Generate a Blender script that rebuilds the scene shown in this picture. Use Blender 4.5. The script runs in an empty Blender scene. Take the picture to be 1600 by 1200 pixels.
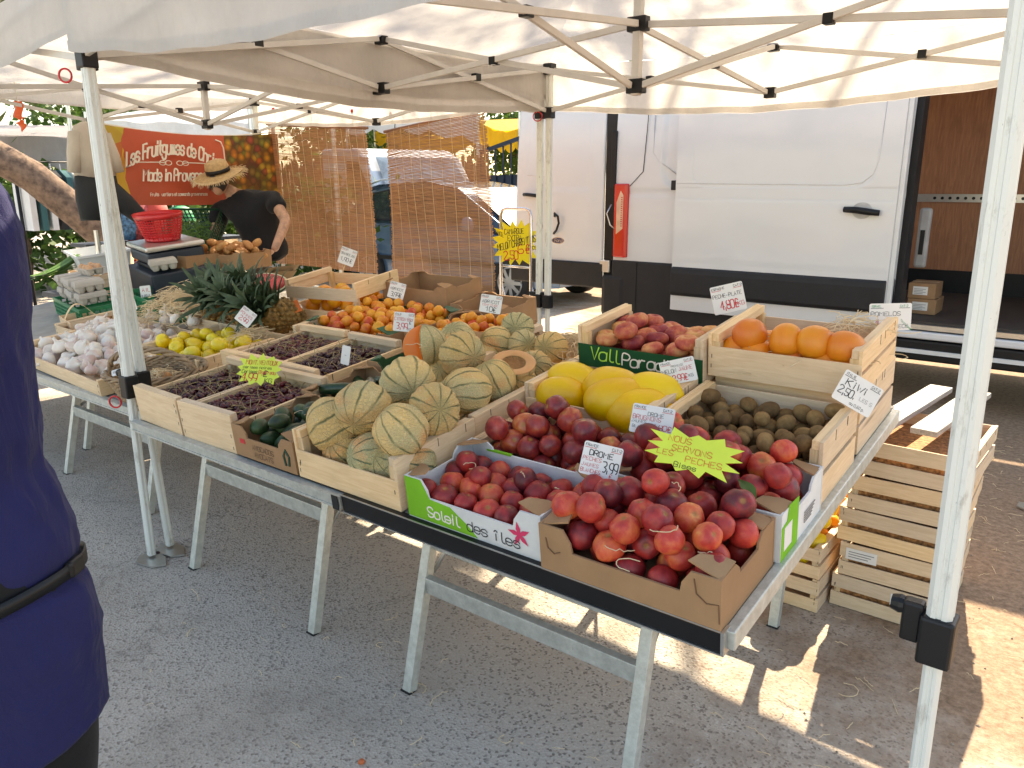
import bpy, bmesh, math, random
from math import sin, cos, pi, radians as RAD, sqrt, atan2, hypot
from mathutils import Vector as V, Matrix as Mx, Euler, noise as nz

S = bpy.context.scene
COL = S.collection
random.seed(7)

# ------------------------------------------------------------------ camera
CAMP = V((3.1742, -1.4728, 1.598)); YAW, PITCH, ROLL, FPX = -0.6638, 0.2530, -0.0029, 1207.67
_f = V((sin(YAW)*cos(PITCH), cos(YAW)*cos(PITCH), -sin(PITCH)))
_r = V((cos(YAW), -sin(YAW), 0)); _u = _r.cross(_f)
_r, _u = cos(ROLL)*_r + sin(ROLL)*_u, -sin(ROLL)*_r + cos(ROLL)*_u
cd = bpy.data.cameras.new('camera'); cam = bpy.data.objects.new('camera', cd); COL.objects.link(cam)
m = Mx((_r, _u, -_f)).transposed().to_4x4(); m.translation = CAMP; cam.matrix_world = m
cd.sensor_width = 36; cd.lens = FPX/1600*36; cd.clip_start = .05; cd.clip_end = 500
S.camera = cam

# ------------------------------------------------------------------ sky, sun, exposure
SUN = V((-0.18, 1.0, 0.835)).normalized()
w = bpy.data.worlds.new('World'); S.world = w; w.use_nodes = True
nt = w.node_tree; bg = nt.nodes['Background']
sky = nt.nodes.new('ShaderNodeTexSky'); sky.sky_type = 'NISHITA'; sky.sun_disc = False
sky.sun_elevation = math.asin(SUN.z); sky.sun_rotation = atan2(SUN.x, SUN.y)
sky.air_density = 1.0; sky.dust_density = 1.4
nt.links.new(sky.outputs[0], bg.inputs[0]); bg.inputs[1].default_value = 0.15
sl = bpy.data.lights.new('sun', 'SUN'); sl.energy = 5.0; sl.angle = RAD(.53); sl.color = (1, .93, .82)
so = bpy.data.objects.new('sun', sl); COL.objects.link(so)
so.rotation_euler = (-SUN).to_track_quat('-Z', 'Y').to_euler(); so.location = (0, 12, 14)
S.view_settings.view_transform = 'Standard'; S.view_settings.look = 'None'
S.view_settings.gamma = 1; S.view_settings.use_curve_mapping = False
S.view_settings.exposure = 1.66
try:
    S.view_settings.use_white_balance = True; S.view_settings.white_balance_temperature = 8050; S.view_settings.white_balance_tint = 10
except Exception: pass
try:
    S.cycles.max_bounces = 8; S.cycles.diffuse_bounces = 5; S.cycles.transmission_bounces = 6; S.cycles.transparent_max_bounces = 10
    S.cycles.caustics_reflective = False; S.cycles.caustics_refractive = False
    S.cycles.sample_clamp_indirect = 6
    S.cycles.use_denoising = True
except Exception: pass

# ------------------------------------------------------------------ finding real places from sight lines
def _ray(px, py): return _f + _r*((px-800)/FPX) - _u*((py-600)/FPX)
def aty(px, py, y): d = _ray(px, py); return CAMP + d*((y-CAMP.y)/d.y)
def atx(px, py, x): d = _ray(px, py); return CAMP + d*((x-CAMP.x)/d.x)
def atz(px, py, z): d = _ray(px, py); return CAMP + d*((z-CAMP.z)/d.z)
# the display tables tilt gently towards the customer: frame (u along the row, v back, w up)
TSL = 0.115; TORG = V((-.54, -.007, .664)); TU = 1.17      # TU: one unit of this frame in metres
TF = Mx.Translation(TORG) @ Mx.Rotation(math.atan(TSL), 4, 'X') @ Mx.Scale(TU, 4)
def ty(y): return -1.4728+(y+1.4728)*TU
TFI = TF.inverted()
def tw(u, v, w=0): return TF @ V((u, v, w))
def att(px, py, w):
    o = TFI @ CAMP; d = TFI.to_3x3() @ _ray(px, py); return o + d*((w-o.z)/d.z)

# ------------------------------------------------------------------ mesh helpers
class MB:
    def __init__(s): s.v = []; s.f = []; s.mi = []
    def add(s, vs, fs, M=None, mi=0):
        n = len(s.v); s.v += [tuple(M @ V(q)) if M else tuple(q) for q in vs]
        s.f += [tuple(i+n for i in q) for q in fs]; s.mi += [mi]*len(fs); return s
    def box(s, x0, x1, y0, y1, z0, z1, M=None, mi=0):
        return s.add([(x0,y0,z0),(x1,y0,z0),(x1,y1,z0),(x0,y1,z0),(x0,y0,z1),(x1,y0,z1),(x1,y1,z1),(x0,y1,z1)],
            [(0,3,2,1),(4,5,6,7),(0,1,5,4),(1,2,6,5),(2,3,7,6),(3,0,4,7)], M, mi)
    def beam(s, p, q, w, h, up=(0,0,1), mi=0):
        p, q = V(p), V(q); d = q-p; L = d.length; z = d.normalized(); up = V(up)
        if abs(z.dot(up)) > .98: up = V((0,1,0))
        x = up.cross(z).normalized(); y = z.cross(x)
        M = Mx((x, y, z)).transposed().to_4x4(); M.translation = p
        return s.box(-w/2, w/2, -h/2, h/2, 0, L, M, mi)
    def tube(s, pts, r, n=7, caps=True, mi=0):
        pts = [V(q) for q in pts]; rs = r if isinstance(r, (list, tuple)) else [r]*len(pts); vs = []; fs = []
        up = V((.13, .21, .97)); N = len(pts)
        for i, q in enumerate(pts):
            t = (pts[min(i+1, N-1)]-pts[max(i-1, 0)]).normalized()
            a = up.cross(t)
            if a.length < .05: a = V((1, 0, 0)).cross(t)
            a.normalize(); b = t.cross(a); up = b.copy()
            for k in range(n): c = 2*pi*k/n; vs.append(q+a*(rs[i]*cos(c))+b*(rs[i]*sin(c)))
        for i in range(N-1):
            for k in range(n): fs.append((i*n+k, i*n+(k+1) % n, (i+1)*n+(k+1) % n, (i+1)*n+k))
        if caps: fs += [tuple(range(n-1, -1, -1)), tuple(range((N-1)*n, N*n))]
        return s.add(vs, fs, None, mi)
    def lathe(s, prof, n=20, M=None, mi=0):
        vs = []; fs = []; N = len(prof)
        for r, z in prof:
            for k in range(n): a = 2*pi*k/n; vs.append((r*cos(a), r*sin(a), z))
        for i in range(N-1):
            for k in range(n): fs.append((i*n+k, i*n+(k+1) % n, (i+1)*n+(k+1) % n, (i+1)*n+k))
        if prof[0][0] > 1e-4: fs.append(tuple(range(n-1, -1, -1)))
        if prof[-1][0] > 1e-4: fs.append(tuple(range((N-1)*n, N*n)))
        return s.add(vs, fs, M, mi)
    def plate(s, poly, z0, z1, M=None, mi=0):
        n = len(poly); vs = [(x, y, z0) for x, y in poly]+[(x, y, z1) for x, y in poly]
        fs = [tuple(range(n-1, -1, -1)), tuple(range(n, 2*n))]+[(i, (i+1) % n, n+(i+1) % n, n+i) for i in range(n)]
        return s.add(vs, fs, M, mi)
    def grid(s, fn, nu, nv, M=None, mi=0):
        vs = [fn(i/nu, j/nv) for j in range(nv+1) for i in range(nu+1)]
        fs = [(j*(nu+1)+i, j*(nu+1)+i+1, (j+1)*(nu+1)+i+1, (j+1)*(nu+1)+i) for j in range(nv) for i in range(nu)]
        return s.add(vs, fs, M, mi)
    def loft(s, rings, M=None, mi=0, caps=True):
        n = len(rings[0]); vs = [q for r in rings for q in r]; fs = []
        for i in range(len(rings)-1):
            for k in range(n): fs.append((i*n+k, i*n+(k+1) % n, (i+1)*n+(k+1) % n, (i+1)*n+k))
        if caps: fs += [tuple(range(n-1, -1, -1)), tuple(range((len(rings)-1)*n, len(rings)*n))]
        return s.add(vs, fs, M, mi)
    def mesh(s, name, mat, smooth=False):
        me = bpy.data.meshes.new(name); me.from_pydata(s.v, [], s.f)
        for mm in (mat if isinstance(mat, (list, tuple)) else [mat]): me.materials.append(mm)
        if any(s.mi): me.polygons.foreach_set('material_index', s.mi)
        if smooth: me.polygons.foreach_set('use_smooth', [True]*len(s.f))
        me.update(); return me
    def build(s, name, mat, parent=None, smooth=False, bevel=0, solid=0):
        return link(name, s.mesh(name, mat, smooth), parent, None, bevel, solid)
def link(name, me, parent=None, M=None, bevel=0, solid=0):
    o = bpy.data.objects.new(name, me); COL.objects.link(o)
    if parent: o.parent = parent
    if M is not None: o.matrix_local = M
    if solid:
        md = o.modifiers.new('thick', 'SOLIDIFY'); md.thickness = solid; md.offset = 0
    if bevel:
        md = o.modifiers.new('bevel', 'BEVEL'); md.width = bevel; md.segments = 2; md.limit_method = 'ANGLE'
    return o
def tag(o, label=None, cat=None, group=None, kind=None):
    if label: o['label'] = label
    if cat: o['category'] = cat
    if group: o['group'] = group
    if kind: o['kind'] = kind
    return o
def thing(name, label, cat, M=None, group=None):
    o = bpy.data.objects.new(name, None); COL.objects.link(o); o.empty_display_size = .05
    if M is not None: o.matrix_world = M if isinstance(M, Mx) else Mx.Translation(V(M))
    return tag(o, label, cat, group)
def struct(name, mb, mat, smooth=False): return tag(mb.build(name, mat, None, smooth), kind='structure')
def rot(a, ax='Z'): return Mx.Rotation(RAD(a), 4, ax)
def tr(x, y=None, z=0): return Mx.Translation(V(x) if y is None else V((x, y, z)))
def ease(a): return a*a*(3-2*a)

# ------------------------------------------------------------------ materials
def lin(c): return tuple(((x/12.92) if x <= .04045 else ((x+.055)/1.055)**2.4) for x in c)
class NT:
    def __init__(s, name):
        s.m = bpy.data.materials.new(name); s.m.use_nodes = True; s.t = s.m.node_tree; s.b = s.t.nodes['Principled BSDF']; s.out = s.t.nodes['Material Output']
    def n(s, typ, **kw):
        q = s.t.nodes.new('ShaderNode'+typ)
        for k, v in kw.items():
            if k.startswith('_'): setattr(q, k[1:], v)
            else: s.set(q, k, v)
        return q
    def set(s, q, k, v):
        i = q.inputs[int(k[1:])] if k[0] == 'i' and k[1:].isdigit() else q.inputs[k.replace('__', ' ')]
        if isinstance(v, bpy.types.NodeSocket): s.t.links.new(v, i)
        else:
            if isinstance(v, tuple) and len(v) == 3 and i.type == 'RGBA': v = v+(1,)
            i.default_value = v
    def P(s, **kw):
        for k, v in kw.items(): s.set(s.b, k, v)
        return s
    def obj(s): return s.n('TexCoord').outputs['Object']
    def rnd(s): return s.n('ObjectInfo').outputs['Random']
    def mapv(s, vec, scale=(1,1,1), loc=(0,0,0), r=(0,0,0)):
        q = s.n('Mapping', Vector=vec, Scale=scale, Location=loc, Rotation=r); return q.outputs[0]
    def noise(s, vec, scale, detail=3, rough=.55, dist=0):
        q = s.n('TexNoise', Vector=vec, Scale=scale, Detail=detail, Roughness=rough, Distortion=dist); return q.outputs[0]
    def vor(s, vec, scale, feat='F1', out='Distance'):
        q = s.n('TexVoronoi', _feature=feat, Vector=vec, Scale=scale); return q.outputs[out]
    def ramp(s, fac, stops, interp='LINEAR'):
        q = s.n('ValToRGB', Fac=fac); q.color_ramp.interpolation = interp; e = q.color_ramp.elements
        while len(e) < len(stops): e.new(.5)
        for i, (p, c) in enumerate(stops):
            e[i].position = p; e[i].color = (c, c, c, 1) if isinstance(c, (int, float)) else tuple(c)+(1,)
        return q.outputs[0]
    def mix(s, f, a, b, mode='MIX'):
        q = s.n('Mix', _data_type='RGBA', _blend_type=mode); s.set(q, 'i0', f); s.set(q, 'i6', a); s.set(q, 'i7', b); return q.outputs[2]
    def math(s, op, a, b=0.0, c=None):
        q = s.n('Math', _operation=op); s.set(q, 'i0', a); s.set(q, 'i1', b)
        if c is not None: s.set(q, 'i2', c)
        return q.outputs[0]
    def hsv(s, col, h=.5, sa=1.0, v=1.0):
        q = s.n('HueSaturation'); s.set(q, 'Color', col); s.set(q, 'Hue', h); s.set(q, 'Saturation', sa); s.set(q, 'Value', v); return q.outputs[0]
    def bump(s, h, strength=.3, dist=.01):
        q = s.n('Bump', Height=h, Strength=strength, Distance=dist); s.set(s.b, 'Normal', q.outputs[0]); return s
    def sep(s, vec): q = s.n('SeparateXYZ'); s.set(q, 'i0', vec); return q.outputs
MC = {}
def mat(name, c, rough=.6, metal=0, var=.12, ns=8, nb=0, bs=60, rv=0, spec=.5, coat=0, two=None, sss=0):
    """plain colour with uneven tone (var, noise scale ns), fine relief (nb at scale bs), shift from object to object (rv)"""
    if name in MC: return MC[name]
    t = NT(name); o = t.obj(); f = t.noise(o, ns, 5, .6)
    c = tuple(c); c2 = two or tuple(x*(1-var*2) for x in c); c1 = tuple(min(1, x*(1+var)) for x in c)
    col = t.mix(t.ramp(f, [(.3, 0.), (.7, 1.)]), c2, c1)
    if rv: col = t.hsv(col, .5, 1.0, t.math('ADD', t.math('MULTIPLY', t.rnd(), 2*rv), 1-rv))
    t.P(Base__Color=col, Roughness=rough, Metallic=metal, Specular__IOR__Level=spec)
    if coat: t.P(Coat__Weight=coat, Coat__Roughness=.06)
    if sss: t.P(Subsurface__Weight=sss, Subsurface__Scale=.02)
    if nb: t.bump(t.noise(o, bs, 4), nb, .004)
    MC[name] = t.m; return t.m
# ------------------------------------------------------------------ special materials
def wood(name, c1, c2, along='X', scale=6, rv=.14, rough=.7, knots=True):
    t = NT(name); o = t.obj(); sc = {'X': (1.2, 14, 14), 'Y': (14, 1.2, 14), 'Z': (14, 14, 1.2)}[along]
    r = t.rnd(); off = t.n('CombineXYZ', X=t.math('MULTIPLY', r, 37.), Y=t.math('MULTIPLY', r, 17.), Z=t.math('MULTIPLY', r, 51.)).outputs[0]
    v = t.n('VectorMath', _operation='ADD', i0=t.mapv(o, sc), i1=off).outputs[0]
    g = t.noise(v, scale, 6, .62, 1.2); st = t.ramp(g, [(.36, 0.), (.62, 1.)])
    col = t.mix(st, c2, c1)
    big = t.noise(t.n('VectorMath', _operation='ADD', i0=o, i1=off).outputs[0], 5, 3)
    col = t.mix(t.ramp(big, [(.5, 0.), (.78, .35)]), col, tuple(x*.62 for x in c2))
    if knots:
        k = t.vor(t.n('VectorMath', _operation='ADD', i0=t.mapv(o, tuple(x*.28 for x in sc)), i1=off).outputs[0], 3.1)
        col = t.mix(t.ramp(k, [(.03, .7), (.10, 0.)]), col, tuple(x*.35 for x in c2))
    col = t.hsv(col, .5, t.math('ADD', t.math('MULTIPLY', r, .3), .85), t.math('ADD', t.math('MULTIPLY', r, 2*rv), 1-rv))
    t.P(Base__Color=col, Roughness=rough, Specular__IOR__Level=.3); t.bump(g, .25, .002); return t.m
W_X = wood('poplar_board_x', (.80, .60, .39), (.70, .50, .305), 'X')
W_Y = wood('poplar_board_y', (.80, .60, .39), (.70, .50, .305), 'Y')
W_Z = wood('poplar_post', (.72, .54, .33), (.58, .40, .22), 'Z')
OLDW = wood('weathered_plank', (.42, .40, .37), (.24, .22, .20), 'Y', rv=.1)
PLY = wood('brown_plywood', (.46, .19, .075), (.34, .125, .05), 'Z', 3, .03, .45, True)
PALEPLY = wood('pale_slat', (.62, .45, .24), (.46, .30, .15), 'X')

def cardboard(name, c, rv=.06):
    t = NT(name); o = t.obj(); f = t.noise(o, 14, 4); fl = t.n('TexWave', Vector=o, Scale=45., Distortion=.4).outputs[0]
    col = t.mix(t.ramp(f, [(.3, 0.), (.75, 1.)]), tuple(x*.84 for x in c), c)
    col = t.hsv(col, .5, 1., t.math('ADD', t.math('MULTIPLY', t.rnd(), 2*rv), 1-rv))
    t.P(Base__Color=col, Roughness=.85, Specular__IOR__Level=.2); t.bump(fl, .06, .002); return t.m
CARD = cardboard('brown_cardboard', (.40, .235, .125)); CARDW = cardboard('white_cardboard', (.72, .73, .72))
CARDG = cardboard('green_printed_card', (.20, .52, .035)); CARDDG = cardboard('dark_green_card', (.012, .085, .03))
GREENP = mat('dark_green_paper', (.02, .10, .045), .6, var=.2)

def asphalt():
    t = NT('asphalt_dirt_canopy_shade'); o = t.obj(); x, y, z = t.sep(o)
    a = t.vor(o, 125); b = t.vor(o, 210); cell = t.vor(o, 125, 'F1', 'Color')
    big = t.noise(o, 1.1, 5, .6); fine = t.noise(o, 260, 3)
    cs = t.sep(cell)[0]
    g = t.mix(t.ramp(cs, [(.13, 0.), (.2, 1.)]), (.09, .07, .066), (.58, .51, .43))
    g = t.mix(t.ramp(cs, [(.86, 0.), (.93, .8)]), g, (.70, .65, .58))
    g = t.mix(t.ramp(a, [(.45, 0.), (.7, .5)]), g, (.46, .405, .34))
    g = t.mix(t.ramp(big, [(.35, 0.), (.75, .55)]), g, (.53, .435, .335))
    g = t.mix(.35, g, t.mix(fine, (.18, .155, .13), (.68, .605, .52)))
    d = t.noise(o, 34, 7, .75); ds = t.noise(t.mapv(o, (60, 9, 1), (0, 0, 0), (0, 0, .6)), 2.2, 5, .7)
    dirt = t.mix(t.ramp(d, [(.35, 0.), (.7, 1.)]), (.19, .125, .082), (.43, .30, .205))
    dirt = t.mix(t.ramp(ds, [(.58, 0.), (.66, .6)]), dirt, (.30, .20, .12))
    dirt_shade_msk = t.math('ADD', t.math('MULTIPLY', t.math('SUBTRACT', y, 1.0), .5), t.math('MULTIPLY', t.math('SUBTRACT', x, 1.7), .6))  # brown dirt to the right and back, also colours in the warm canopy shade
    dirt_shade_msk = t.math('ADD', dirt_shade_msk, t.math('MULTIPLY', t.math('SUBTRACT', t.noise(o, 2.2, 6, .7), .5), 2.6))
    dirt_shade_msk = t.ramp(dirt_shade_msk, [(.1, 0.), (.9, 1.)])
    stn = t.noise(o, .55, 6, .7); g = t.mix(t.ramp(stn, [(.52, 0.), (.66, .4)]), g, (.14, .125, .11)); ck = t.vor(t.n('VectorMath', _operation='ADD', i0=o, i1=t.n('TexNoise', Vector=o, Scale=3., Detail=4.).outputs['Color']).outputs[0], .45, 'DISTANCE_TO_EDGE'); g = t.mix(t.ramp(ck, [(.0, .35), (.003, 0.)]), g, (.05, .045, .04))
    t.P(Base__Color=t.mix(dirt_shade_msk, g, dirt), Roughness=.93, Specular__IOR__Level=.25)
    h = t.mix(dirt_shade_msk, t.math('MULTIPLY', a, 1.), t.math('MULTIPLY', d, 1.6)); t.bump(h, .55, .006); return t.m
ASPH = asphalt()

def canvas(name, c, trans=.45):
    t = NT(name); o = t.obj(); f = t.noise(o, 3.2, 6, .65); wv = t.noise(o, 420, 2)
    col = t.mix(t.ramp(f, [(.32, 0.), (.68, 1.)]), tuple(x*.86 for x in c), c)
    st = t.noise(t.mapv(o, (1, 1, .25)), 9, 5, .7); col = t.mix(t.ramp(st, [(.62, 0.), (.8, .22)]), col, (.30, .24, .17))
    t.P(Base__Color=col, Roughness=.75, Specular__IOR__Level=.25); t.bump(t.math('ADD', t.noise(o, 7, 4, .6), t.math('MULTIPLY', t.noise(t.mapv(o, (3, 3, .6)), 6, 4, .6, .8), .8)), .5, .03)
    tl = t.n('BsdfTranslucent', Color=t.hsv(col, .5, 1.15, .95)); mx = t.n('MixShader'); t.set(mx, 'i0', trans)
    t.set(mx, 'i1', t.b.outputs[0]); t.set(mx, 'i2', tl.outputs[0]); t.t.links.new(mx.outputs[0], t.out.inputs[0]); return t.m
CANVAS = canvas('white_canvas', (.72, .695, .66), .42)
TARP = canvas('white_tarp', (.85, .87, .9), .35); YSAIL = canvas('yellow_shade_sail', (.85, .52, .04), .45); GSAIL = canvas('grey_awning', (.42, .40, .42), .3)

def pole_paint():
    t = NT('scuffed_white_pole'); o = t.obj(); v = t.mapv(o, (1, 1, .28)); f = t.noise(v, 26, 7, .75); g = t.noise(v, 95, 4, .7)
    col = t.mix(t.ramp(f, [(.54, 0.), (.68, .75)]), (.69, .71, .665), (.34, .32, .27))
    col = t.mix(t.ramp(g, [(.68, 0.), (.73, 1.)]), col, (.07, .065, .06))
    t.P(Base__Color=col, Roughness=.38, Specular__IOR__Level=.5); t.bump(f, .08, .002); return t.m
POLE = pole_paint()
def alu():
    t = NT('dull_aluminium'); o = t.obj(); f = t.noise(t.mapv(o, (4, 4, 4)), 9, 7, .75)
    col = t.mix(t.ramp(f, [(.35, 0.), (.7, 1.)]), (.44, .46, .43), (.66, .68, .64))
    s = t.noise(t.mapv(o, (1, 1, .2)), 70, 5, .7); col = t.mix(t.ramp(s, [(.66, 0.), (.72, .6)]), col, (.22, .2, .17))
    t.P(Base__Color=col, Roughness=t.ramp(f, [(.3, .42), (.8, .6)]), Metallic=.55); t.bump(s, .1, .001); return t.m
ALU = alu(); BAR = mat('grey_white_bar', (.62, .61, .58), .5, var=.05)
CHROME = mat('chrome_tube', (.72, .72, .72), .22, 1, .05); STEEL = mat('steel_plate', (.62, .62, .6), .3, .9, .06)
BLACKP = mat('black_plastic', (.007, .0075, .009), .45, var=.2, spec=.35); DGREYP = mat('dark_grey_trim', (.018, .0185, .021), .55, spec=.35, var=.12, nb=.1, bs=300)
REDP = mat('red_plastic', (.60, .018, .022), .35, var=.06); GREENPL = mat('green_plastic', (.012, .20, .085), .4, var=.08)
DGREENPL = mat('dark_green_plastic', (.008, .055, .03), .4, var=.1); WHITEPL = mat('white_plastic', (.72, .74, .74), .35, var=.04)
NAVYP = mat('slate_plastic', (.022, .030, .045), .5, var=.1)
def vanpaint():
    t = NT('white_van_paint'); o = t.obj(); f = t.noise(t.mapv(o, (1, 1, 2.2)), 1.6, 6, .65); g = t.noise(t.mapv(o, (.6, 1, 9)), 6, 5, .7)
    col = t.mix(t.ramp(f, [(.35, 0.), (.7, 1.)]), (.67, .69, .705), (.70, .72, .735)); col = t.mix(t.ramp(g, [(.62, 0.), (.9, .07)]), col, (.58, .55, .5))
    t.P(Base__Color=col, Roughness=t.ramp(f, [(.3, .15), (.75, .28)]), Coat__Weight=.5, Coat__Roughness=.08); return t.m
VANW = vanpaint()
GLASSD = mat('dark_glass', (.02, .03, .035), .08, var=.1, coat=.5); CARBLUE = mat('blue_grey_car_paint', (.10, .18, .29), .22, .35, .05, coat=.8)
TYRE = mat('rubber_tyre', (.018, .018, .018), .8, nb=.2, bs=80); RIM = mat('grey_alloy_rim', (.38, .39, .40), .35, .7)
LRED = mat('red_lens', (.62, .02, .015), .18, coat=.7, var=.04); LCLEAR = mat('amber_white_lens', (.75, .50, .36), .2, coat=.7)
PAPER = mat('price_card_white', (.78, .77, .74), .5, var=.03, ns=4); YFLUO = mat('yellow_green_star_card', (.64, .76, .075), .55, var=.05)
YFLUO2 = mat('lemon_star_card', (.85, .80, .03), .55, var=.05)
INKK = mat('black_ink', (.012, .012, .014), .6); INKR = mat('red_ink', (.62, .03, .035), .6); INKG = mat('green_ink', (.02, .30, .10), .6); INKW = mat('white_print', (.80, .76, .66), .6, var=.03)
INKB = mat('brown_print', (.16, .08, .04), .7); INKLG = mat('lime_print', (.38, .70, .08), .6); PINK = mat('pink_print', (.70, .04, .13), .6); INKO = mat('orange_ink', (.70, .16, .03), .6); INKGY = mat('grey_ink', (.25, .25, .25), .7)
STRAW = mat('raffia_straw', (.74, .58, .36), .7, rv=.15, var=.1); WICKER = mat('grey_wicker', (.34, .23, .135), .75, var=.2, ns=30)
BARK = mat('pine_bark', (.22, .145, .10), .95, var=.35, ns=14, nb=1., bs=30, two=(.085, .055, .04))
EGGB = mat('grey_egg_pulp', (.47, .43, .38), .9, var=.05, nb=.3, bs=220); EGG = mat('brown_eggshell', (.62, .36, .20), .5)

def leafmat(name, c, rv=.3, tr_=.35):
    t = NT(name); o = t.obj(); f = t.noise(o, 1.4, 4); fn = t.noise(o, 45, 2)
    col = t.mix(f, tuple(x*.55 for x in c), tuple(x*1.35 for x in c)); col = t.hsv(col, t.math('ADD', t.math('MULTIPLY', fn, .05), .475), 1., t.math('ADD', fn, .5))
    t.P(Base__Color=col, Roughness=.6); tl = t.n('BsdfTranslucent', Color=col); mx = t.n('MixShader'); t.set(mx, 'i0', tr_)
    t.set(mx, 'i1', t.b.outputs[0]); t.set(mx, 'i2', tl.outputs[0]); t.t.links.new(mx.outputs[0], t.out.inputs[0]); return t.m
NEEDLE = leafmat('pine_needles', (.075, .095, .03)); LEAF = leafmat('green_leaves', (.07, .14, .025)); PINELEAF = leafmat('pineapple_leaf', (.065, .105, .05), tr_=.12); BEAN = leafmat('green_bean', (.10, .22, .03), tr_=.1)

def fruit(name, stops, nscale=1.5, rough=.45, rv=.1, spots=None, fine=0, sss=.12, stretch=(1, 1, 1), axis_w=0., rshift=.35, coat=0, world=18., pit=None):
    """skin whose colour runs through the stops by noise and by how ripe each fruit is (object random)"""
    t = NT(name); o = t.obj(); r = t.rnd(); off = t.n('CombineXYZ', X=t.math('MULTIPLY', r, 61.), Y=t.math('MULTIPLY', r, 23.), Z=t.math('MULTIPLY', r, 43.)).outputs[0]
    v = t.n('VectorMath', _operation='ADD', i0=t.mapv(o, tuple(s*world for s in stretch)), i1=off).outputs[0]
    f = t.noise(v, nscale, 4, .6)
    f = t.math('ADD', f, t.math('MULTIPLY', t.math('SUBTRACT', t.math('FRACT', t.math('MULTIPLY', r, 7.3)), .5), rshift))
    if axis_w: f = t.math('ADD', f, t.math('MULTIPLY', t.sep(o)[2], axis_w))
    col = t.ramp(f, stops)
    if spots:
        sp = t.vor(v, spots[0]); col = t.mix(t.ramp(sp, [(.02, spots[2]), (.16, 0.)]), col, spots[1])
    if pit: col = t.mix(t.ramp(t.n('VectorMath', _operation='DISTANCE', i0=o, i1=(0., 0., pit[0])).outputs['Value'], [(pit[1]*.35, .9), (pit[1], 0.)]), col, pit[2])
    col = t.hsv(col, .5, 1., t.math('ADD', t.math('MULTIPLY', r, 2*rv), 1-rv))
    t.P(Base__Color=col, Roughness=rough, Subsurface__Weight=sss, Subsurface__Scale=.01)
    t.b.inputs['Subsurface Radius'].default_value = (1, .35, .2)
    if coat: t.P(Coat__Weight=coat, Coat__Roughness=.15)
    if fine: t.bump(t.noise(v, fine, 3), .18, .002)
    return t.m
PEACH = fruit('peach_skin', [(.22, (.10, .010, .015)), (.42, (.33, .020, .021)), (.61, (.53, .046, .030)), (.77, (.64, .15, .045)), (.92, (.74, .40, .09))], 1.25, .46, .12, None, 40, .1, (1, 1, .75), 0., .42, pit=(.0235, .0085, (.34, .16, .04)))
NECT = fruit('nectarine_skin', [(.25, (.085, .010, .017)), (.45, (.24, .02, .022)), (.62, (.42, .045, .026)), (.78, (.55, .16, .04)), (.92, (.65, .34, .08))], 1.3, .40, .1, (9, (.5, .24, .1), .35), 0, .08, coat=.15, pit=(.0245, .009, (.42, .22, .05)))
FLATP = fruit('flat_peach_skin', [(.28, (.25, .02, .03)), (.45, (.48, .09, .05)), (.62, (.62, .27, .10)), (.85, (.68, .42, .15))], 1.1, .6, .08, None, 40, .12, axis_w=0.)
APRI = fruit('apricot_skin', [(.28, (.55, .06, .02)), (.42, (.68, .20, .015)), (.6, (.74, .31, .02)), (.85, (.76, .42, .05))], 1.0, .5, .06, (12, (.4, .1, .03), .25), 60, .15)
POMELO = fruit('pomelo_skin', [(.3, (.68, .15, .02)), (.55, (.74, .235, .015)), (.8, (.77, .31, .02))], .7, .42, .05, (30, (.6, .22, .01), .3), 70, .08, world=12.)
KIWI = fruit('kiwi_skin', [(.3, (.12, .062, .02)), (.55, (.21, .115, .038)), (.8, (.31, .185, .07))], 2.4, .85, .15, None, 60, 0)
YMEL = fruit('yellow_melon_skin', [(.3, (.76, .40, .004)), (.55, (.82, .50, .006)), (.8, (.84, .57, .012))], .8, .4, .04, None, 22, .05, (1, 1, 1), world=10.)
AVO = fruit('avocado_skin', [(.3, (.012, .026, .012)), (.55, (.025, .06, .018)), (.8, (.05, .10, .03))], 2., .45, .15, (26, (.08, .12, .05), .4), 50, 0)
COURG = fruit('courgette_skin', [(.3, (.008, .03, .012)), (.6, (.02, .06, .02)), (.85, (.06, .11, .04))], 2., .32, .1, (24, (.15, .2, .1), .4), 0, 0)
LEMON = fruit('lemon_skin', [(.3, (.75, .50, .01)), (.6, (.80, .62, .02)), (.85, (.82, .68, .06))], 1., .4, .04, None, 60, .06)
APPLE = fruit('yellow_apple_skin', [(.27, (.66, .42, .015)), (.5, (.76, .57, .02)), (.72, (.74, .62, .04)), (.9, (.55, .55, .06))], .9, .3, .06, (22, (.35, .22, .04), .4), 0, .06, coat=.2)
GARLIC = fruit('garlic_skin', [(.27, (.58, .42, .38)), (.42, (.68, .60, .53)), (.6, (.76, .70, .63)), (.85, (.80, .76, .70))], 1.2, .6, .06, None, 25, .1, (1, 1, .25))
CHERRY = fruit('cherry_skin', [(.3, (.022, .003, .006)), (.6, (.058, .005, .010)), (.85, (.15, .010, .017))], 1., .28, .2, None, 0, 0, world=30.)
ORANGE = fruit('orange_skin', [(.3, (.75, .25, .01)), (.6, (.78, .33, .012)), (.85, (.8, .45, .03))], 1., .4, .06, (26, (.6, .2, .01), .3), 60, .06)
TUBER = fruit('sweet_potato_skin', [(.3, (.36, .15, .05)), (.6, (.50, .24, .08)), (.85, (.6, .36, .14))], 1.6, .7, .1, (9, (.2, .1, .04), .4), 0, 0)
ONION = fruit('red_onion_net', [(.3, (.20, .01, .03)), (.6, (.36, .02, .05)), (.85, (.5, .06, .08))], 2., .5, .1, None, 0, 0)
AUBER = mat('aubergine_skin', (.035, .012, .03), .18, rv=.2)
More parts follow.
